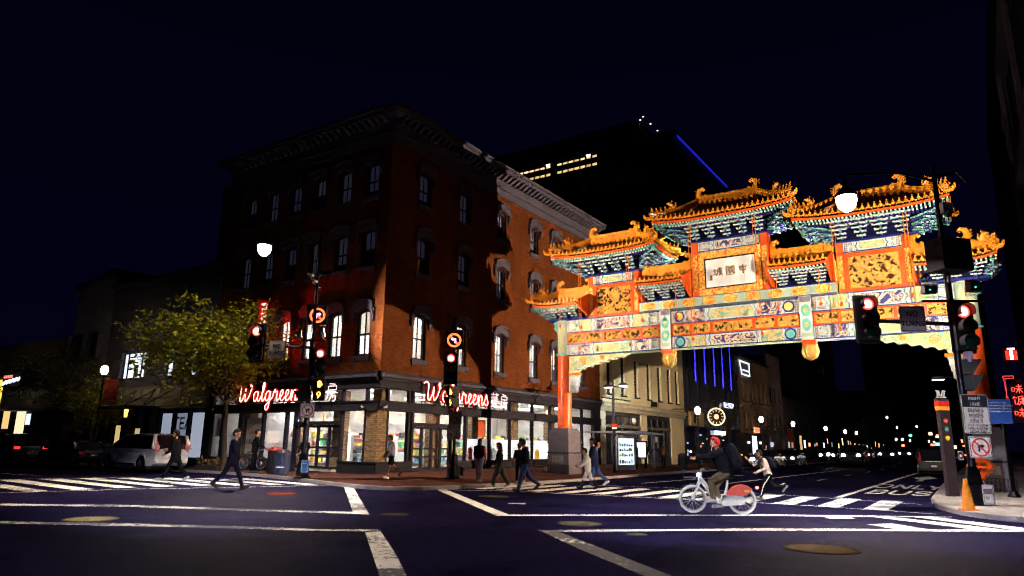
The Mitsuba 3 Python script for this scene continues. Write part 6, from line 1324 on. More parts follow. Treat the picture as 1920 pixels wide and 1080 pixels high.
globe_lamp('square-topped street lamp glowing yellow beside a red banner at far left', 21.0, 43.9, 5.7, None, 45, 30, .6, (20, 16, 9)); spot('globe_beam', (21.35, 43.9, 5.75), (23.65, 44.5, 5.6), (16, 11.5, 5.5), 80, 55, .6)
globe_lamp('glowing street lamp cut by the left edge of the picture', 20.9, 61.0, 5.6, None, 25)
for i, (x, pw, bn, lab) in enumerate(((50.0, 32, None, 'globe street lamp in front of the pale building seen through the gate'), (67.6, 30, None, 'second globe street lamp along the street, beside the small red sign'), (80.8, 20, -160, 'third globe street lamp along the street with a red banner'), (99.7, 14, None, 'fourth globe street lamp along the street'), (115.3, 10, None, 'fifth globe street lamp along the street'), (126.3, 8, None, 'sixth globe street lamp along the street'))):
    if i < 4: spot('globe_beam', (x, 17.55, 4.3), (x + 1.0, 23.4, 6.5), (34, 23, 13), 78, 50, .6)
    globe_lamp(lab, x, 17.2, 4.25, 'globe lamps along the street' if False else None, pw, bn)
for i, (x, z) in enumerate(((171, 8.5), (190, 6.9), (250, 8.9), (185, 4.1), (200, 4.3), (222, 4.3), (300, 5.0), (330, 5.2))):
    globe_lamp(('left', 'second', 'third', 'fourth', 'fifth', 'sixth', 'seventh', 'rightmost')[(0, 3, 6, 1, 2, 4, 5, 7)[i]] + ' of the tiny lamps far down the street, counted from the left', x, 17.0, z, 'tiny street lamps far down the street', 0, None, .02)
# --- twin-head led poles behind the gate
def led_pole(label, x, y, heads, zt, arms_z):
    k = thing('led_pole', label, 'street lamp'); tall_pole(k, x, y, zt, .1, False)
    b = MB()
    for z, a0, a1 in arms_z: b.tube([(x + a0[0], y + a0[1], z), (x + a1[0], y + a1[1], z)], .035, IRON, 6)
    part(k, 'cross_arm', b)
    for hx, hy, hz in heads:
        b = MB(); b.lathe([(.27, -.03), (.3, .0), (.22, .12), (.05, .16)], BN, 14, move(hx, hy, hz)); part(k, 'head', b)
        b = MB(); b.lathe([(.001, -.06), (.2, -.05), (.26, -.032)], WHITE, 14, move(hx, hy, hz)); part(k, 'lens', b, emit=(16, 15, 12), weight=.4)
led_pole('dark pole with two bright disc lamps by the bus shelter', 37.6, 18.0, [(36.95, 18.0, 5.0), (39.0, 18.0, 5.25)], 5.4, [(4.35, (-1.6, 0), (2.4, 0)), (5.1, (-.7, 0), (1.5, 0))])
led_pole('dark pole with a bright disc lamp behind the right end of the gate', 38.4, .3, [(38.3, 1.5, 4.9)], 5.6, [(5.0, (0, 0), (0, 1.1))])
spot('flood_beam', (38.3, 1.45, 5.35), (33.6, 11.5, 11.5), (3900, 2750, 1700), 52, 40, 5)
spot('flood_beam', (39.0, 17.9, 5.15), (55, 23.4, 3.2), (1500, 1200, 760), 17, 16.5, 3)
spot('flood_beam', (37.2, 17.85, 5.6), (33.6, 8.0, 11), (230, 190, 130), 45, 30, 2)
k = thing('street_sign', 'small red and white sign on the twin lamp pole by the bus shelter', 'sign'); m = CAMF(37.5, 17.9, 2.9); b = MB(); b.box(-.18, .12, -.2, .0, .1, .11, RED, m); b.box(-.18, .12, -.3, -.2, .1, .11, OFFWHITE, m); part(k, 'plate', b)
# --- bus shelter
k = thing('bus_shelter', 'glass bus shelter with a lit advertising case behind the gate column', 'bus shelter')
b = MB()
for x, y in ((40.0, 19.0), (46.0, 19.0), (40.0, 20.6), (46.0, 20.6), (43.0, 20.6)): b.box(x - .05, x + .05, y - .05, y + .05, .12, 2.4, col((.25, .26, .3), .35, 1))
part(k, 'frame', b)
b = MB(); b.prism([(39.2, 2.42), (46.9, 2.42), (46.9, 2.5), (43, 2.62), (39.2, 2.5)], 0, 2.3, col((.3, .32, .38), .3), face([0, 20.9, 0], [1, 0, 0], [0, 0, 1])); part(k, 'roof', b)
for a, c in ((40.1, 42.9), (43.1, 45.9)): b = MB(); b.add([(a, 20.6, .4), (c, 20.6, .4), (c, 20.6, 2.3), (a, 20.6, 2.3)], [[0, 1, 2, 3]], WHITE); part(k, 'pane', b, mat='pane_glass')
m = face([41.35, 18.95, 0], [1, -.08, 0], [0, 0, 1]); b = MB(); b.box(-1.2, 1.2, .15, 2.28, -.22, -.01, col((.16, .16, .19), .4), m); part(k, 'ad_case', b)
b = MB(); b.box(-.98, .98, .48, 2.12, -.01, .0, WHITE, m); part(k, 'ad_light', b, emit=(.75, .95, 1.05), weight=.4)
b = MB(); rr = np.random.default_rng(8)
for z in (.56, 1.0, 1.32, 1.62):
    for i in range(6):
        x = -.9 + i * .3; b.box(x, x + rr.uniform(.1, .27), z, z + rr.uniform(.1, .26), .001, .006, col(rr.choice([[.02, .03, .05], [.1, .2, .15], [.4, .4, .1], [.05, .1, .2], [.5, .15, .1]])), m)
part(k, 'ad_print', b)
b = MB(); b.box(46.1, 46.16, 19.6, 20.4, .8, 2.0, BN); part(k, 'map_case', b); b = MB(); b.box(46.09, 46.1, 19.68, 20.32, .9, 1.9, WHITE); part(k, 'map_light', b, emit=(1.1, 1.2, 1.3), weight=.2)
b = MB(); b.box(43.4, 45.6, 20.1, 20.45, .55, .6, GREY); b.box(43.6, 43.7, 20.2, 20.4, .12, .55, GREY); b.box(45.3, 45.4, 20.2, 20.4, .12, .55, GREY); part(k, 'bench', b)
def bin_(label, x, y, r, h, c, lid, nm='litter_bin'):
    k = thing(nm, label, 'bin'); z = walk_z(x, y); b = MB(); b.lathe([(r * .92, z), (r, z + .05), (r, z + h)], c, 18, move(x, y, 0)); part(k, 'body', b)
    b = MB(); b.lathe([(r * 1.04, z + h), (r * 1.04, z + h + .06), (r * .8, z + h + .16), (r * .3, z + h + .2)], lid, 18, move(x, y, 0)); part(k, 'lid', b)
    for i in range(14): pass
    b = MB()
    for i in range(16): t = i * np.pi / 8; b.tube([(x + r * 1.02 * math.cos(t), y + r * 1.02 * math.sin(t), z + .08), (x + r * 1.02 * math.cos(t), y + r * 1.02 * math.sin(t), z + h - .05)], .014, c, 5)
    part(k, 'slats', b); return k
bin_('black slatted litter bin with a red glint painted on its lid, by the parked bicycle', 21.9, 28.3, .33, 1.05, BLACK, col((.2, .02, .02), .3)); k = bin_('dark blue litter bin with a white label next to the black bin', 21.25, 26.9, .32, .95, col((.02, .03, .08), .4), BN)  # the red glint is the colour of the whole lid
b = MB(); m = CAMF(21.25, 26.9, .5); b.box(-.2, .2, -.05, .0, .33, .335, OFFWHITE, m); part(k, 'label', b)
bin_('grey steel bin past the bus shelter', 49.0, 20.0, .42, 1.1, col((.12, .12, .14), .4), BN)
bin_('dark bin at the kerb behind the white bicycle', 46.0, 17.0, .3, .9, BLACK, BN)
k = thing('fence', 'low black fence between the shop and the gate column', 'fence'); b = MB()
for i in range(13): x = 29.6 + i * .25; b.tube([(x, 18.6, .12), (x, 18.6, .66)], .012, BLACK, 5)
b.box(29.6, 32.6, 18.58, 18.62, .6, .63, BLACK); b.box(29.6, 32.6, 18.58, 18.62, .2, .23, BLACK); part(k, 'railing', b)
# flower bed at the tree
k = thing('tree_box', 'low planted tree box with flowers given a painted red glow at the kerb', 'planter'); b = MB(); b.box(21.7, 22.9, 32.6, 34.6, .1, .36, col((.05, .04, .04))); part(k, 'border', b)
b = MB(); rr = np.random.default_rng(4)
for i in range(160): p = np.array([rr.uniform(21.7, 22.9), rr.uniform(32.6, 34.6), rr.uniform(.38, .7)]); d = rr.normal(size=(2, 3)) * .06; b.add([p, p + d[0], p + d[0] + d[1], p + d[1]], [[0, 1, 2, 3]], col((.5, .12, .08)) if i % 3 == 0 else col((.06, .09, .03)))  # red light on the plants put into the flower colour
part(k, 'flowers', b, kind='stuff')
# signals far down the street
for i, (x, y, z, c) in enumerate(((165, 12.5, 4.6, (.3, 8, 4)), (210, 9.0, 5.4, (.3, 9, 6)), (165, 14.0, 2.6, (9, .6, .3)))):
    k = thing('far_signal', ('green', 'green', 'red')[i] + ' traffic light far down the street' + (', the left one' if i == 0 else ', the right one' if i == 1 else ''), 'traffic light')
    b = MB(); b.box(x, x + .3, y - .3, y + .3, z - .8, z + .5, BLACK); b.tube([(x + .2, y, 0), (x + .2, y, z)], .06, BLACK); part(k, 'housing', b); b = MB(); b.lathe([(.3, 0), (.001, .1)], WHITE, 10, WEST(x - .01, y, z)); part(k, 'lens', b, emit=c, weight=.05)
# ---------------------------------------------------------------- vehicles
def loft_body(L, W, H, prof, belt, roofprof, c, glassc):
    pass
def car(key_label, kind, m, paint_c, lights=None, group=None, cat='car', plate=True):
    """local frame: x forward, origin on the ground under the middle; kind: van / sedan / suv"""
    P = {'van': dict(L=5.1, W=2.0, H=1.78, belt=1.05, hood=1.0, nose=.72, wb=3.08, ws=(1.55, .35, -2.25, -2.48), wr=.36),
         'sedan': dict(L=4.8, W=1.85, H=1.45, belt=.93, hood=.92, nose=.66, wb=2.8, ws=(.95, .15, -1.35, -2.0), wr=.34),
         'suv': dict(L=4.8, W=1.95, H=1.78, belt=1.1, hood=1.1, nose=.8, wb=2.85, ws=(1.05, .4, -1.95, -2.3), wr=.38)}[kind]
    L, W, H = P['L'], P['W'], P['H']; h = L / 2; k = thing(kind_names[kind], key_label, cat, group)
    low = .24; x0, x1, x2, x3 = P['ws']
    prof = [(-h + .08, low + .1), (-h, .5), (-h + .02, P['belt'] - .06), (-h + .12, P['belt'] + .0), (x0 + .35, P['belt'] + .0), (h - 1.0 + .3, P['hood'] - .04), (h - .28, P['nose'] + .08), (h - .05, P['nose'] - .1), (h, .5), (h - .06, low + .12), (h - .3, low), (-h + .3, low)]
    def sec(x):       # half width of the lower body along its length (rounded nose and tail)
        t = abs(x) / h; return W / 2 * (1 - .16 * max(0, (t - .72) / .28) ** 2)
    poly = sg.Polygon(prof).buffer(.05).buffer(-.05).segmentize(.18)
    for wx in (P['wb'] / 2, -P['wb'] / 2): poly = poly.difference(sg.Point(wx - .02, P['wr']).buffer(P['wr'] + .07, 14))
    base = trimesh.creation.extrude_polygon(poly, 2.0, engine='earcut'); base = base.subdivide_to_size(.3) if False else base
    mb = MB(); tri = trimesh.creation.triangulate_polygon(poly, engine='earcut'); v2, f2 = tri
    def pt(x, z, s, inset=0.0):
        tz = max(0, (z - .55)) / max(.3, P['belt'] - .5); bz = max(0, .5 - z) / .3
        return [x, s * (sec(x) - .035 * tz ** 2 - .05 * bz ** 2 - inset), z]
    for s in (1, -1):
        v = [pt(x, z, s) for x, z in v2]; mb.add(v, f2 if (s > 0) ^ True else f2[:, ::-1], paint_c, m)
        mb.f[-1] = mb.f[-1] if True else mb.f[-1]
    for ring in [poly.exterior] + list(poly.interiors):
        c_ = np.array(ring.coords)
        for (xa, za), (xb, zb_) in zip(c_[:-1], c_[1:]): mb.add([pt(xa, za, 1), pt(xb, zb_, 1), pt(xb, zb_, -1), pt(xa, za, -1)], [[0, 1, 2, 3]], paint_c, m)
    part(k, 'body', mb)
    # greenhouse: dark glass volume with painted roof and pillars
    bz, ty = P['belt'], .17
    g = [(x0, bz), (x1, H - .10), (x2, H - .10), (x3, bz)]
    def gp(x, z, s, out=0.0): t = (z - bz) / (H - .1 - bz); return [x, s * (sec(0) - .055 - ty * t + out), z]
    mb = MB()
    for s in (1, -1): mb.add([gp(x, z, s) for x, z in g], [[0, 1, 2, 3]], BLACK, m)
    for a, c_ in ((0, 1), (2, 3)): mb.add([gp(*g[a], 1), gp(*g[c_], 1), gp(*g[c_], -1), gp(*g[a], -1)], [[0, 1, 2, 3]], BLACK, m)
    part(k, 'windows', mb, mat='car_glass')
    mb = MB(); r0, r1 = g[1], g[2]; xs = np.linspace(r0[0] + .12, r1[0] - .06, 7); ys = np.linspace(-1, 1, 7); G = []
    for x in xs:
        for y in ys: w = gp(x, H - .1, 1)[1] + .012; e = 1 - .45 * abs(y) ** 3; tx = (x - r1[0]) / (r0[0] - r1[0]); G.append([x, y * w, H - .105 + .10 * e * min(1, 4 * (.06 + tx) * (1.06 - tx))])
    q = [[i * 7 + j, (i + 1) * 7 + j, (i + 1) * 7 + j + 1, i * 7 + j + 1] for i in range(6) for j in range(6)]; mb.add(G, q, paint_c, m); part(k, 'roof', mb, smooth=True)
    mb = MB()
    for s in (1, -1):
        for a, c_, r in ((g[0], g[1], .045), (g[3], g[2], .06 if kind == 'sedan' else .085)): mb.tube([gp(*a, s, .0), gp(a[0] * .5 + c_[0] * .5, (a[1] + c_[1]) / 2, s, .006), gp(*c_, s, .0)], r, paint_c, 6, m)
        mb.tube([gp(*g[1], s), gp((g[1][0] + g[2][0]) / 2, g[1][1] + .01, s), gp(*g[2], s)], .045, paint_c, 6, m)
        for xx in (.1 + (x0 + x3) / 2 + .45, (x0 + x3) / 2 - .65): mb.tube([gp(xx, bz, s, .003), gp(xx, H - .12, s, .003)], .035, BLACK, 5, m)
    part(k, 'pillars', mb)
    mb = MB()
    for s in (1, -1):
        for z in (.42,): mb.box(-P['wb'] / 2 + .5, P['wb'] / 2 - .5, s * (sec(0) - .012), s * (sec(0) + .012), low + .02, low + .12, BLACK, m)
    part(k, 'sill', mb)
    for s in (1, -1):
        for xx in (.25, -.75):
            b = MB(); y = pt(xx, bz - .16, s)[1]; b.box(xx - .11, xx + .11, y - .012, y + .03 * s + .012, bz - .18, bz - .14, GREY, m); part(k, 'door_handle', b)
        b = MB(); y = gp(x0 - .12, bz, s)[1]; b.tube([(x0 - .15, y, bz + .04), (x0 - .12, y + s * .16, bz + .1)], .03, BLACK, 6, m); b.box(x0 - .2, x0 - .06, y + s * .1, y + s * .3, bz + .04, bz + .2, paint_c, m); part(k, 'wing_mirror', b)
    for wx in (P['wb'] / 2, -P['wb'] / 2):
        for s in (1, -1):
            y = s * (sec(wx) - .12); R = P['wr']; fm = m @ move(wx, y, R) @ np.array([[1, 0, 0, 0], [0, 0, -s, 0], [0, s, 0, 0], [0, 0, 0, 1.0]]) @ np.diag([1, 1, -1, 1]) if False else m @ move(wx, y, R) @ rot([1, 0, 0], -90 * s)
            b = MB(); b.lathe([(R * .62, -.1), (R * .93, -.11), (R, -.07), (R, .07), (R * .93, .11), (R * .64, .1)], RUBBER, 20, fm); w = part(k, 'wheel', b)
            b = MB(); b.lathe([(R * .64, .06), (R * .66, .105), (R * .6, .1), (R * .58, .05), (.001, .03)], col((.12, .12, .13), .3, 1), 20, fm)
            for i in range(5): t = i * 2 * np.pi / 5; b.tube([fm[:3, :3] @ np.array([r * math.cos(t), r * math.sin(t), z]) + fm[:3, 3] for r, z in ((.03, .095), (R * .6, .085))], [.045, .03], STEEL, 5)
            b.lathe([(.06, .06), (.05, .105), (.001, .11)], STEEL, 10, fm); part(w, 'rim', b)
    lights = lights or {}
    for s in (1, -1):
        y = s * (sec(h - .3) - .3); b = MB(); b.prism(sg.Point(0, 0).buffer(.17) if 'head' in lights else sg.box(-.22, -.075, .22, .075).buffer(-.03).buffer(.03), -.05, .03, col((.35, .36, .4), .1), m @ face([h - .12, y, P['nose'] - .0], [0, 1, .0], [-.25, 0, 1]))
        part(k, 'headlight', b, **({'emit': lights['head'], 'weight': .4} if 'head' in lights else {}))
        b = MB(); yy = s * (sec(-h + .1) - .12)
        if kind == 'van':
            b.box(-h - .02, -h + .25, yy - .09, yy + .09, bz - .1, bz + .16, col((.35, .02, .015), .2), m); b.frustum(-h + .1, -h + .16, yy - .1, yy + .02, bz + .16, x3 + .12, x3 + .2, s * (sec(0) - .2) - .05, s * (sec(0) - .2) + .05, bz + .5, col((.3, .02, .015), .2), m)
        else: b.box(-h - .012, -h + .22, yy - .16, yy + .09, bz - .24, bz - .07, col((.35, .02, .015), .2), m)
        part(k, 'tail_light', b, **({'emit': lights['tail'], 'weight': .2} if 'tail' in lights else {}))
    b = MB(); b.box(h - .10, h - .03, -.5, .5, .42, .6, BLACK, m); part(k, 'grille', b)
    for x, nm in ((-h - .012, 'number_plate'), (h - .03, 'number_plate')):
        b = MB(); b.box(x - .01, x + .012, -.16, .16, .6 if x < 0 else .46, .72 if x < 0 else .58, OFFWHITE, m); part(k, nm, b)
    b = MB(); b.box(-h - .03, -h + .05, -sec(-h) + .05, sec(-h) - .05, .38, .52, paint_c if kind == 'van' else BLACK, m); part(k, 'rear_bumper', b)
    b = MB(); b.box(-h - .02, -h + .0, -.45, .45, bz - .13, bz - .09, STEEL, m); part(k, 'rear_trim', b)
    b = MB(); b.box(-h + .3, h - .3, -W / 2 + .25, W / 2 - .25, low - .04, low + .1, RUBBER, m); part(k, 'underside', b)
    if 'head' in lights:
        for s in (1, -1):
            p = (m @ np.array([h + .05, s * .65, .68, 1]))[:3]; d = m[:3, 0]; spot('headlight_beam', p, p + d * 20 + np.array([0, 0, -1.0]), np.array(lights['head']) * lights.get('beam', .9), 28, 8, .6)
    return k
kind_names = {'van': 'minivan', 'sedan': 'sedan', 'suv': 'sport_utility_car'}
PW, PB, PG = col((.78, .76, .82), .34), col((.03, .03, .045), .16), col((.03, .03, .04), .2)
car('white minivan waiting at the left crossing with its tail lights towards us', 'van', place(19.9, 36.3, 0.10, 90, 1.03), PW, {'tail': (.16, .006, .004)}, cat='minivan')
for i, (x, y, kd, lab) in enumerate(((19.6, 43.2, 'sedan', 'black car directly ahead of the white minivan'), (19.4, 50.5, 'suv', 'second dark car ahead of the white minivan'), (19.2, 58.0, 'sedan', 'third dark car ahead of the white minivan'), (19.0, 66.0, 'suv', 'dark car at the left edge of the picture, fourth ahead of the minivan'))):
    car(lab, kd, place(x, y, 0.1, 90), PB, {'tail': (.9, .04, .03)} if i in (1, 2) else None, 'dark cars queueing ahead of the minivan')
car('dark car with bright bluish headlights by the kerb under the red banner lamp', 'sedan', place(57.5, 14.3, 0.12, 180), PG, {'head': (26, 30, 40), 'beam': 1.2})
car('dark car close behind the one with bluish headlights', 'sedan', place(66, 14.4, 0.15, 180), PG, {'head': (1.5, 1.6, 1.8), 'beam': .2})
car('dark sport utility car with yellowish headlights in the middle of the street', 'suv', place(72.5, 10.2, .3, 180), PG, {'head': (26, 20, 12), 'beam': 1.2})
for i, (x, y, c) in enumerate(((80, 13.5, (9, 9, 9)), (93, 9.5, (8, 10, 13)), (100, 12.8, (10, 10, 12)), (118, 9.8, (12, 13, 16)), (135, 12, (9, 9, 9)), (150, 8.6, (10, 11, 14)))):
    car(('first', 'second', 'third', 'fourth', 'fifth', 'last')[i] + ' small oncoming car with headlights beyond the sport utility car', ('sedan', 'suv')[i % 2], place(x, y, .35, 180), PG, {'head': c, 'beam': .25}, 'distant oncoming cars')
car('dark van parked in the bus lane at right', 'van', place(55.0, 2.85, 0, 0), col((.006, .006, .009), .3), None, cat='van')
for i, (x, y) in enumerate(((96, 5.9), (120, 3.2))): car(('nearer', 'farther')[i] + ' distant car showing red tail lights at the right', 'sedan', place(x, y, .3, 0), PG, {'tail': (7, .35, .25)}, 'distant cars driving away')
k = thing('motor_scooter', 'scooter with one dazzling headlight riding towards us in the street', 'motor scooter'); m = place(70.5, 12.0, .25, 180)
b = MB(); b.tube([(-.6, 0, .75), (0, 0, .45), (.45, 0, .55), (.55, 0, 1.0)], [.12, .12, .1, .06], DARK, 8, m); b.tube([(.5, -.3, 1.02), (.5, .3, 1.02)], .025, BLACK, 6, m); part(k, 'body', b)
for x in (-.6, .62): b = MB(); b.lathe([(.12, -.05), (.24, -.06), (.24, .06), (.12, .05)], RUBBER, 14, m @ move(x, 0, .24) @ rot([1, 0, 0], 90)); part(k, 'wheel', b)
b = MB(); b.lathe([(.15, 0), (.1, .05), (.001, .06)], WHITE, 12, m @ move(.66, 0, .92) @ rot([0, 1, 0], 90)); part(k, 'headlight', b, emit=(30, 28, 22), weight=.4)
p = (m @ np.array([.8, 0, .9, 1]))[:3]; spot('headlight_beam', p, p + m[:3, 0] * 20 - [0, 0, .9], (30, 27, 20), 28, 8, .8)
# --- white hire bicycle
def wheel(k, m, x, R, c, nm='wheel'):
    wm = m @ move(x, 0, R) @ rot([1, 0, 0], 90)
    b = MB(); t = np.linspace(0, 2 * np.pi, 41); b.tube([wm[:3, :3] @ np.array([(R - .028) * math.cos(a), (R - .028) * math.sin(a), 0]) + wm[:3, 3] for a in t], .028, c, 8, caps=False); w = part(k, nm, b, smooth=50)
    b = MB(); b.tube([wm[:3, :3] @ np.array([(R - .065) * math.cos(a), (R - .065) * math.sin(a), 0]) + wm[:3, 3] for a in t], .02, STEEL, 6, caps=False); part(w, 'rim', b)
    b = MB()
    for i in range(16):
        a = i * np.pi / 8; b.tube([wm[:3, :3] @ np.array([r * math.cos(a + q), r * math.sin(a + q), z]) + wm[:3, 3] for r, q, z in ((.03, .5 * (-1) ** i, .025 * (-1) ** i), (R - .07, 0, 0))], .0045, col((.8, .82, .85), .3), 4)
    b.lathe([(.03, -.05), (.03, .05)], STEEL, 10, wm); part(w, 'spokes', b)
k = thing('bicycle', 'white hire bicycle with a red rear mudguard ridden to the left across the crossing', 'bicycle')
BW = col((.80, .82, .88), .35); bm = place(17.79, 5.72, 0, 112); BR = .345
wheel(k, bm, .59, BR, BW); wheel(k, bm, -.59, BR, BW)
b = MB(); b.tube([(.40, 0, .86), (.30, 0, .72), (.08, 0, .40), (-.02, 0, .30), (-.14, 0, .29)], [.05, .06, .062, .06, .055], BW, 10, bm); b.tube([(-.14, 0, .28), (-.24, 0, .62), (-.27, 0, .86)], [.045, .035, .025], BW, 10, bm); b.tube([(.38, 0, .8), (.44, 0, .72)], .05, BW, 8, bm)
part(k, 'frame', b, smooth=50)
b = MB(); b.tube([(.36, 0, 1.0), (.40, 0, .86), (.45, 0, .68), (.53, .07, .5), (.59, .07, .345)], [.03, .035, .04, .03, .025], BW, 8, bm); b.tube([(.45, 0, .68), (.53, -.07, .5), (.59, -.07, .345)], [.04, .03, .025], BW, 8, bm); part(k, 'fork', b, smooth=50)
b = MB(); b.prism(sg.Polygon([(-.08, .34), (-.14, .22), (-.6, .27), (-.66, .345), (-.6, .42), (-.2, .42)]).buffer(.03), -.075, .075, BW, bm @ face([0, 0, 0], [1, 0, 0], [0, 0, 1])); part(k, 'chain_case', b)
t = np.linspace(.18, 2.35, 14); o = [(-.59 + (BR + .03) * math.cos(a), BR + (BR + .03) * math.sin(a)) for a in t]; i_ = [(-.59 + .10 * math.cos(a), BR + .12 * math.sin(a)) for a in t[::-1]]
b = MB(); b.prism(sg.Polygon(o + [(-.75, .43), (-.28, .43)][:0] + i_), -.07, .07, col((.72, .07, .05), .4), bm @ face([0, 0, 0], [1, 0, 0], [0, 0, 1])); part(k, 'rear_mudguard', b, 'red rear mudguard with a small yellow patch')
b = MB(); b.box(-.78, -.66, -.075, -.0715, .54, .59, col((.8, .5, .05)), bm); b.box(-.78, -.66, .0715, .075, .54, .59, col((.8, .5, .05)), bm); part(k, 'yellow_patch', b)
b = MB(); b.box(-1.0, -.93, -.04, .04, .62, .68, RED, bm); part(k, 'rear_light', b, emit=(4, .25, .2), weight=.1)
t = np.linspace(.3, 2.2, 10); b = MB()
for a, c_ in zip(t[:-1], t[1:]): b.add([[.59 + r * math.cos(q), y, BR + r * math.sin(q)] for r, q in ((BR + .035, a), (BR + .035, c_)) for y in (-.035, .035)], [[0, 1, 3], [0, 3, 2]], BW, bm)
part(k, 'front_mudguard', b)
b = MB(); b.tube([(.28, -.30, 1.08), (.35, -.2, 1.07), (.37, 0, 1.02), (.35, .2, 1.07), (.28, .30, 1.08)], .017, STEEL, 8, bm); b.tube([(.24, .3, 1.08), (.12, .31, 1.07)], .022, BLACK, 8, bm); b.tube([(.24, -.3, 1.08), (.12, -.31, 1.07)], .022, BLACK, 8, bm); part(k, 'handlebar', b)
b = MB(); b.box(.46, .80, -.2, .2, .84, .88, DARK, bm)
for q in (-.2, .2): b.tube([(.46, q, .98), (.82, q, 1.02), (.8, q, .86), (.46, q, .86)], .012, DARK, 6, bm)
b.tube([(.82, -.2, 1.02), (.82, .2, 1.02)], .012, DARK, 6, bm); part(k, 'basket', b)
b = MB(); b.box(.42, .47, -.05, .05, .88, .98, WHITE, bm); part(k, 'front_light', b, emit=(3, 3.4, 4.5), weight=.1)
b = MB(); b.frustum(-.42, -.14, -.1, .1, .86, -.43, -.12, -.09, .09, .92, BLACK, bm); part(k, 'saddle', b)
b = MB(); b.lathe([(.09, -.01), (.09, .01)], STEEL, 16, bm @ move(-.1, -.09, .29) @ rot([1, 0, 0], 90)); b.tube([(-.1, -.1, .29), (-.04, -.13, .14)], .013, STEEL, 6, bm); b.tube([(-.1, .1, .29), (-.16, .13, .44)], .013, STEEL, 6, bm); b.box(-.1, .02, -.2, -.12, .12, .145, BLACK, bm); b.box(-.22, -.1, .12, .2, .43, .455, BLACK, bm); part(k, 'cranks', b)
# --- dark parked bicycle beside the bins
k = thing('bicycle', 'dark parked bicycle with a pale glint beside the black litter bin', 'bicycle'); pm = place(21.9, 30.0, .22, -75); DK = col((.03, .03, .04), .3)
wheel(k, pm, .52, .34, RUBBER); wheel(k, pm, -.52, .34, RUBBER)
b = MB()
for p in ([(-.52, 0, .34), (-.1, 0, .3), (.36, 0, .72), (-.2, 0, .78), (-.1, 0, .3)], [(-.52, 0, .34), (-.2, 0, .78)], [(.52, 0, .34), (.36, 0, .78), (.33, 0, .95)]): b.tube(p, .02, DK, 6, pm)
part(k, 'frame', b); b = MB(); b.tube([(.3, -.28, .98), (.34, 0, .96), (.3, .28, .98)], .014, STEEL, 6, pm); part(k, 'handlebar', b); b = MB(); b.frustum(-.34, -.08, -.08, .08, .84, -.34, -.06, -.07, .07, .89, BLACK, pm); b.tube([(-.2, 0, .78), (-.21, 0, .85)], .014, STEEL, 6, pm); part(k, 'saddle', b)
k = thing('kick_scooter', 'small hire scooter parked by the kerb beyond the cyclist', 'scooter'); pm = place(60.5, 16.9, .12, 60)
b = MB(); b.box(-.4, .4, -.08, .08, .1, .14, DK, pm); b.tube([(.45, 0, .15), (.38, 0, 1.1)], .03, DK, 6, pm); b.tube([(.38, -.22, 1.1), (.38, .22, 1.1)], .02, DK, 6, pm); part(k, 'frame', b)
for x in (-.45, .48): b = MB(); b.lathe([(.04, -.03), (.11, -.03), (.11, .03), (.04, .03)], RUBBER, 12, pm @ move(x, 0, .11) @ rot([1, 0, 0], 90)); part(k, 'wheel', b)
b = MB(); b.box(.36, .42, -.05, .05, .9, 1.0, ORANGE, pm); part(k, 'lamp', b, emit=(2.2, .7, .15), weight=.05)
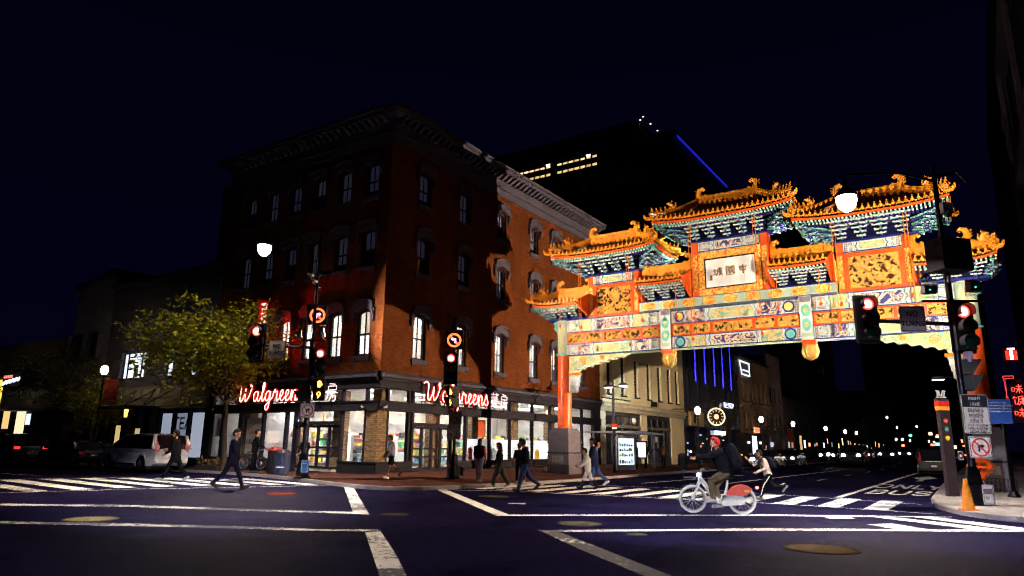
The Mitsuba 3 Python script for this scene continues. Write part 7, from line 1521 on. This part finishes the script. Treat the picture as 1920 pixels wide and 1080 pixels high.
# ---------------------------------------------------------------- people
def hull_bone(a, b, ra, rb, n=12):
    s = m3.Manifold.sphere(1.0, n)
    return (s.scale([ra] * 3).translate(list(map(float, a))) + s.scale([rb] * 3).translate(list(map(float, b)))).hull()
def polar(p, ang, length, side=0.0):
    """from p, hanging down, swung forward by ang degrees (positive: forwards) and sideways by side degrees"""
    a, s = math.radians(ang), math.radians(side)
    return np.array(p) + length * np.array([math.sin(a) * math.cos(s), math.sin(s), -math.cos(a) * math.cos(s)])
def person(label, x, y, deg, height, top, legs, shoes, hair=(.02, .015, .012), skin=(.42, .24, .17), lhip=20, lknee=5, rhip=-20, rknee=25, lsh=-20, lel=20, rsh=20, rel=20, lean=4, head=0, nod=0, z=None, long_hair=False, shorts=False, boots=None, jacket_len=.0, bulky=1.0, hood=False, cap=None, loose=1.0, sit=None, sleeves=None, group=None, arm_out=8):
    k = thing('person', label, 'person', group)
    s = height / 1.75; hip = .93 - .03 * (abs(lhip) + abs(rhip)) / 40
    P = np.array([0, 0, hip]); ln = math.radians(lean); up = np.array([math.sin(ln), 0, math.cos(ln)])
    chest, neck = P + up * .33, P + up * .53; hd = neck + np.array([math.sin(ln + math.radians(nod)), 0, math.cos(ln + math.radians(nod))]) * .17 + [.01, 0, 0]
    L, R = {}, {}
    for D, sg_, h_, kn, sh, el in ((L, 1, lhip, lknee, lsh, lel), (R, -1, rhip, rknee, rsh, rel)):
        D['hip'] = P + [0, sg_ * .095, -.02]; D['knee'] = polar(D['hip'], h_, .43); D['ank'] = polar(D['knee'], h_ - kn, .42)
        fa = math.radians(max(-55, min(25, (h_ - kn) * .75))); D['toe'] = D['ank'] + np.array([math.cos(fa) * .17, sg_ * .02, math.sin(fa) * .17 - .035]); D['heel'] = D['ank'] + np.array([-.045 * math.cos(fa), 0, -.045 - .05 * math.sin(fa)])
        D['sh'] = chest + up * .15 + [0, sg_ * .185, 0]; D['el'] = polar(D['sh'], sh + lean, .29, sg_ * arm_out); D['wr'] = polar(D['el'], sh + el + lean, .25, sg_ * 2); D['hand'] = polar(D['wr'], sh + el + lean, .09)
    low = min(min(D['toe'][2] - .03, D['heel'][2] - .03) for D in (L, R)); gz = (walk_z(x, y) if z is None else z)
    m = place(x, y, gz, deg, s) @ (move(0, 0, -low) if sit is None else move(sit[0], 0, sit[1] - hip))
    body = [hull_bone(P, chest, .12, .125), hull_bone(chest, neck, .125, .06), hull_bone(neck, hd, .055, .06), hull_bone(hd, hd + [.02, 0, .06], .085, .095), hull_bone(hd + [.06, 0, -.03], hd + [.07, 0, -.055], .05, .04), hull_bone(hd + [.10, 0, .02], hd + [.115, 0, -.01], .012, .017, 8)]
    for q in (-1, 1): body.append(hull_bone(hd + [.0, q * .088, .01], hd + [-.01, q * .097, .03], .014, .016, 8))
    for D, sg_ in ((L, 1), (R, -1)):
        body += [hull_bone(D['hip'], D['knee'], .085, .055), hull_bone(D['knee'], D['ank'], .056, .038), hull_bone(D['ank'], D['toe'], .038, .03), hull_bone(D['ank'], D['heel'], .036, .032), hull_bone(chest + [0, sg_ * .1, .12], D['sh'], .07, .06), hull_bone(D['sh'], D['el'], .052, .04), hull_bone(D['el'], D['wr'], .041, .027), hull_bone(D['wr'], D['hand'], .026, .032)]
        d = D['hand'] - D['wr']; d /= np.linalg.norm(d); fw_ = np.cross([0, 1, 0], d); 
        for i in range(4):
            a = D['hand'] + fw_ * (i - 1.5) * .017; body.append(hull_bone(a, a + d * (.07 - .008 * abs(i - 1.3)) + np.array([.012, -sg_ * .012, 0]), .010, .008, 6))
        body.append(hull_bone(D['hand'] - d * .05 + fw_ * .025, D['hand'] + fw_ * .055 + d * .01, .012, .009, 6))
    B = m3.Manifold.batch_boolean(body, m3.OpType.Add); b = MB(); b.mesh(B, col(skin, .5), m); part(k, 'body', b, smooth=70)
    b = MB()
    for q in (-1, 1): b.mesh(trimesh.creation.icosphere(1, .011), col((.02, .02, .02), .2), m @ move(*(hd + [.098, q * .035, .035])))
    b.box(hd[0] + .092, hd[0] + .1, -.025, .025, hd[2] - .045, hd[2] - .038, col((.3, .1, .08)), m); part(k, 'face', b)
    t = .022 * bulky; tw = bulky
    J = [hull_bone(P + [0, 0, -.02 - jacket_len * .3], chest, .135 * tw, .15 * tw), hull_bone(P + [0, .055, -jacket_len], chest + [0, .07, .05], .12 * tw, .12 * tw), hull_bone(P + [0, -.055, -jacket_len], chest + [0, -.07, .05], .12 * tw, .12 * tw), hull_bone(chest + [0, 0, .02], neck + [-.01, 0, -.03], .14 * tw, .075)]
    Sl = []
    for D, sg_ in ((L, 1), (R, -1)): J.append(hull_bone(chest + [0, sg_ * .09, .11], D['sh'], .09 * tw, .075 * tw)); Sl += [hull_bone(D['sh'], D['el'], .072 * tw, .056 * tw), hull_bone(D['el'], D['wr'], .056 * tw, .042 * tw)]
    if hood: J += [hull_bone(neck + [-.06, -.05, -.02], neck + [-.06, .05, -.02], .075, .075)]
    b = MB(); b.mesh(m3.Manifold.batch_boolean(J + ([] if sleeves else Sl), m3.OpType.Add), col(top, .8), m); part(k, 'jacket', b, smooth=70)
    if sleeves: b = MB(); b.mesh(m3.Manifold.batch_boolean(Sl, m3.OpType.Add), col(sleeves, .8), m); part(k, 'sleeves', b, smooth=70)
    Tr = [hull_bone(P + [0, .05, 0], P + [0, -.05, 0], .128, .128), hull_bone(P + [0, .06, -.05], P + [0, -.06, -.05], .118, .118)]
    for D in (L, R):
        Tr.append(hull_bone(D['hip'], D['knee'], .102 * loose, (.074 if not shorts else .09) * loose) if not shorts else hull_bone(D['hip'], D['hip'] * .35 + D['knee'] * .65, .105, .095))
        if not shorts: Tr.append(hull_bone(D['knee'], D['ank'] * .93 + D['knee'] * .07, .073 * loose, .056 * loose))
    b = MB(); b.mesh(m3.Manifold.batch_boolean(Tr, m3.OpType.Add), col(legs, .8), m); part(k, 'trousers' if not shorts else 'shorts', b, smooth=70)
    for D in (L, R):
        S = [hull_bone(D['heel'] + [0, 0, .0], D['toe'], .046, .042), hull_bone(D['ank'] + [0, 0, -.01], D['toe'], .05, .036)]
        if boots: S += [hull_bone(D['ank'], D['ank'] * .35 + D['knee'] * .65, .062, .082)]
        b = MB(); b.mesh(m3.Manifold.batch_boolean(S, m3.OpType.Add), col(shoes, .4), m); part(k, 'boot' if boots else 'shoe', b, smooth=60)
    H = [hull_bone(hd + [-.025, 0, .06], hd + [.02, 0, .085], .1, .092), hull_bone(hd + [-.04, 0, .02], hd + [-.03, 0, .07], .09, .09)]
    if long_hair: H += [hull_bone(hd + [-.05, 0, .03], neck + [-.06, 0, -.08], .09, .07)]
    b = MB(); b.mesh(m3.Manifold.batch_boolean(H, m3.OpType.Add) - m3.Manifold.sphere(.09, 10).scale([1, .8, 1]).translate(list(map(float, hd + [.10, 0, -.0]))), col(cap or hair, .6), m); part(k, 'hair' if not cap else 'helmet', b, smooth=60)
    return k, m, dict(P=P, chest=chest, neck=neck, hd=hd, L=L, R=R)
def backpack(label, J, m, c, w=.17, h=.4, d=.18, name='backpack'):
    k = thing(name, label, 'bag'); ch = J['chest']; P0 = J['P']; ax = (J['neck'] - P0) / np.linalg.norm(J['neck'] - P0); back = np.array([-ax[2], 0, ax[0]])
    B = [hull_bone(ch + back * (.14 + d * .5) + ax * (h * .32) + [0, q * w * .55, 0], ch + back * (.14 + d * .55) - ax * (h * .42) + [0, q * w * .6, 0], d * .45, d * .52) for q in (-1, 1)]
    b = MB(); b.mesh((B[0] + B[1]).hull(), col(c, .7), m); part(k, 'pack', b, smooth=60)
    b = MB()
    for q in (-1, 1): b.tube([ch + back * .16 + ax * .2 + [0, q * .1, 0], ch + ax * .24 + [.0, q * .11, 0], ch - back * .15 + ax * .1 + [0, q * .12, 0], ch - back * .12 - ax * .15 + [0, q * .14, 0]], .02, col(c, .7), 6, m)
    part(k, 'strap', b)
RT_, LF_, AW_ = -56, 124, 34
NVD, BKD = (.007, .007, .013), (.005, .005, .007)
person('man in a dark suit striding to the right over the left crossing', 14.8, 21.35, RT_, 2.0, NVD, NVD, (.03, .02, .015), lhip=24, lknee=4, rhip=-24, rknee=24, lsh=-16, lel=14, rsh=22, rel=12, lean=3, skin=(.40, .21, .14), jacket_len=.12)
k, m, J = person('person in black with white shoes walking left in front of the minivan', 16.3, 27.3, LF_, 2.03, BKD, BKD, (.6, .6, .62), lhip=26, lknee=6, rhip=-22, rknee=18, lsh=-10, lel=60, rsh=10, rel=70, lean=6, jacket_len=.15, bulky=1.1, skin=(.45, .22, .14))
person('dark figure standing by the parked bicycle on the pavement at left', 21.5, 29.35, -30, 2.0, BKD, BKD, (.02, .02, .02), lhip=6, rhip=-4, rknee=4, lsh=20, lel=40, rsh=15, rel=45, lean=4, jacket_len=.05)
person('young man in a grey hoodie and black shorts walking along the shop corner', 21.9, 20.75, 150, 1.74, (.17, .17, .24), BKD, (.65, .62, .58), shorts=True, hood=True, lhip=14, lknee=4, rhip=-20, rknee=42, lsh=8, lel=30, rsh=4, rel=36, lean=3, bulky=1.12, nod=12, skin=(.32, .16, .11))
k, m, J = person('woman with red sleeves, black backpack and pale sweatpants walking away on the brick pavement', 23.5, 17.35, 20, 1.68, BKD, (.24, .24, .32), (.6, .6, .6), long_hair=True, lhip=16, lknee=6, rhip=-14, rknee=8, lsh=14, lel=10, rsh=-12, rel=14, arm_out=14, sleeves=(.42, .05, .03), loose=1.2)
backpack('black backpack worn by the woman with red sleeves', J, m, BKD)
person('woman in black top and baggy dark green trousers walking left at the kerb', 22.9, 15.9, 120, 1.66, BKD, (.03, .035, .028), (.2, .2, .2), long_hair=True, lhip=22, lknee=6, rhip=-18, rknee=14, lsh=10, lel=20, rsh=8, rel=24, loose=1.45, lean=3, hair=(.03, .012, .008))
person('slim person in black between the woman in baggy trousers and the man in jeans', 24.4, 15.95, 60, 1.52, BKD, BKD, (.4, .4, .4), lhip=10, rhip=-12, rknee=14, lsh=12, lel=40, rsh=6, rel=30)
person('man in a dark hooded jacket and blue jeans stepping off the kerb, looking down', 21.3, 13.7, 130, 1.82, NVD, (.035, .055, .16), (.03, .03, .04), hood=True, lhip=18, lknee=4, rhip=-20, rknee=34, lsh=6, lel=72, rsh=14, rel=66, lean=2, nod=24, bulky=1.16, loose=1.1, skin=(.42, .22, .16))
k, m, J = person('woman in a white jacket and white trousers with black boots on the crossing', 24.1, 12.65, 126, 1.54, (.62, .57, .53), (.55, .52, .52), BKD, boots=True, lhip=24, lknee=4, rhip=-20, rknee=20, lsh=10, lel=40, rsh=16, rel=44, lean=7, nod=18, jacket_len=.08, bulky=1.12)
b = MB(); b.tube([J['chest'] + [.1, .14, .12], J['chest'] + [.16, 0, -.08], J['P'] + [.12, -.17, .0]], .012, BLACK, 5, m); b.box(J['P'][0] - .02, J['P'][0] + .18, -.24, -.16, J['P'][2] - .12, J['P'][2] + .05, BLACK, m); k = thing('shoulder_bag', 'small black shoulder bag of the woman in white', 'bag'); part(k, 'bag', b)
person('man in a navy coat and blue jeans half hidden behind the woman in white', 25.2, 12.95, 126, 1.86, (.018, .025, .07), (.05, .08, .2), (.5, .5, .5), hood=True, lhip=12, lknee=4, rhip=-26, rknee=22, lsh=8, lel=20, rsh=6, rel=20, bulky=1.2, jacket_len=.16, skin=(.42, .22, .16))
person('person in a long dark patterned coat waiting at the bus shelter', 43.9, 19.45, 100, 1.72, (.06, .06, .085), BKD, BKD, long_hair=True, lhip=2, rhip=-2, rknee=2, jacket_len=.5, bulky=1.35)
person('dark figure standing behind the person in the long coat at the bus shelter', 46.6, 19.9, -60, 1.75, BKD, BKD, BKD, lhip=3, rhip=-3, rknee=2, bulky=1.15)
k, m, J = person('person with an orange edged bag at the far end of the bus shelter', 47.6, 19.0, 30, 1.5, (.035, .035, .05), BKD, BKD, lhip=3, rhip=-3, rknee=2, bulky=1.15)
backpack('orange edged bag carried at the far end of the bus shelter', J, m, (.55, .1, .02), .1, .4, .1, 'shoulder_bag')
k, m, J = person('runner in dark leggings with a white side stripe and pale top crossing under the gate', 23.6, 5.9, 118, 1.62, (.45, .38, .33), BKD, (.12, .12, .13), lhip=30, lknee=16, rhip=-24, rknee=66, lsh=-22, lel=70, rsh=34, rel=80, lean=20, nod=6, loose=.92, bulky=1.08)
backpack('dark bag swinging at the back of the runner', J, m, NVD, .2, .3, .2, 'shoulder_bag')
b = MB()
for D in (J['L'], J['R']): b.tube([D['hip'] + [0, .1 if D is J['L'] else -.1, -.06], D['knee'] + [0, .068 if D is J['L'] else -.068, 0], D['ank'] + [0, .052 if D is J['L'] else -.052, .08]], .014, WHITE, 5, m)
part(k, 'white_stripe', b)
person('dark figure standing by the shop entrance on the side street', 22.9, 27.4, 200, 1.72, BKD, BKD, BKD, lhip=4, rhip=-4, rknee=3, lsh=10, lel=60, rsh=8, rel=30)
person('person walking on the pavement beyond the bus shelter', 58.5, 18.6, 30, 1.75, BKD, BKD, BKD, lhip=14, rhip=-14, rknee=12)
# the cyclist, seated on the white bicycle
k, m, J = person('cyclist in a bulky black jacket, tan trousers and red helmet riding the white bicycle', 17.79, 5.72, 112, 1.8, (.005, .005, .008), (.075, .055, .035), (.55, .56, .6), cap=(.55, .03, .03), sit=(-.24, .99), z=0.0, lhip=62, lknee=68, rhip=38, rknee=52, lsh=52, lel=14, rsh=50, rel=16, lean=18, bulky=1.35, loose=1.15, skin=(.4, .2, .13), arm_out=10)
backpack('big dark backpack on the cyclist', J, m, (.005, .005, .008), .24, .5, .3)
# ---------------------------------------------------------------- trees
def tree(label, x, y, h, trunk_h, spread, leaves, leaf_size, seed, crown_c=None, bare=.0, mat='leaf', offs=(0, 0), group=None, flat=.45, clump=.42, nb=9):
    k = thing('street_tree', label, 'tree', group); rr = np.random.default_rng(seed); z0 = walk_z(x, y)
    bark = col((.06, .045, .035), .9); T0 = MB(); tips = []
    fork = np.array([x + offs[0] * .3, y + offs[1] * .3, z0 + trunk_h])
    T0.tube([(x, y, z0 - .1), (x + .05, y, z0 + .5), fork * .5 + np.array([x, y, z0 + .3]) * .5, fork], [.17, .13, .11, .10], bark, 8)
    part(k, 'trunk', T0, smooth=50)
    br = MB()
    for i in range(nb):
        a = i * 2 * np.pi / nb + rr.uniform(-.3, .3); el = rr.uniform(.15, 1.0); L = (h - trunk_h) * rr.uniform(.6, 1.0)
        d = np.array([math.cos(a) * spread * (1.15 - .6 * el), math.sin(a) * spread * (1.15 - .6 * el), L * (.25 + .75 * el)]) * rr.uniform(.75, 1.0) + np.array([offs[0], offs[1], 0])
        st = fork + np.array([0, 0, rr.uniform(-.5, .6)]); p = [st, st + d * .35 + [0, 0, .35], st + d * .7 + [0, 0, .35], st + d]
        br.tube(p, [.06, .045, .03, .012], bark, 6)
        for j in range(6):
            t = rr.uniform(.3, 1.0); q = st + d * t + [0, 0, .3 * (1 - t)]; e = q + rr.normal(size=3) * [spread * .22, spread * .22, .45]; e2 = e + (e - q) * .5 + [0, 0, rr.uniform(-.3, .3)]
            br.tube([q, (q + e) / 2 + [0, 0, .08], e, e2], [.022, .016, .011, .006], bark, 4, caps=False); tips += [e, e2, (q + e) / 2, q * .3 + e * .7]
    part(k, 'branches', br)
    tips = np.array(tips); n = leaves
    c = tips[rr.integers(0, len(tips), n)]; g = rr.normal(size=(n, 3)) * [clump, clump, clump * flat]
    # whorls: leaves hang in small tufts
    tuft = c + g; tuft = np.round(tuft / .34) * .34 + rr.normal(size=(n, 3)) * .085
    d1 = rr.normal(size=(n, 3)) * [1, 1, .55]; d1 /= np.linalg.norm(d1, axis=1, keepdims=True); d2 = np.cross(d1, rr.normal(size=(n, 3))); d2 /= np.linalg.norm(d2, axis=1, keepdims=True)
    L = leaf_size * rr.uniform(.6, 1.25, (n, 1)); W = L * .42
    v = np.stack([tuft, tuft + d1 * L * .5 + d2 * W * .5, tuft + d1 * L - [0, 0, .02], tuft + d1 * L * .5 - d2 * W * .5], 1).reshape(-1, 3)
    i = np.arange(n)[:, None] * 4; f = np.vstack([i + [0, 1, 2], i + [0, 2, 3]])
    b = MB(); b.add(v, f, BLACK); part(k, 'crown', b, mat=mat)
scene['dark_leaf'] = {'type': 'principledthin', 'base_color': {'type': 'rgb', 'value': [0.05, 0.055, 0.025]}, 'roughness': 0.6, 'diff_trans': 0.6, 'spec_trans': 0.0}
tree('yellow green leafed tree lit by the street lamp in front of the brick building', 21.9, 32.4, 9.8, 3.6, 4.3, 9000, .27, 7, offs=(-.5, .1), nb=14)
tree('dark spreading tree at far left behind the queueing cars', 22.3, 52.0, 9.5, 3.4, 4.0, 5000, .22, 9, mat='dark_leaf')
tree('tree catching yellow light beside the globe lamp with the red banner', 22.2, 47.0, 6.2, 2.6, 2.0, 2600, .2, 11)
tree('bare dark street tree beyond the second globe lamp', 73.0, 18.4, 8.5, 2.6, 2.6, 500, .14, 13, mat='dark_leaf')
tree('thin dark street tree between the first two globe lamps', 62.0, 18.6, 7.5, 2.6, 2.0, 500, .14, 15, mat='dark_leaf')
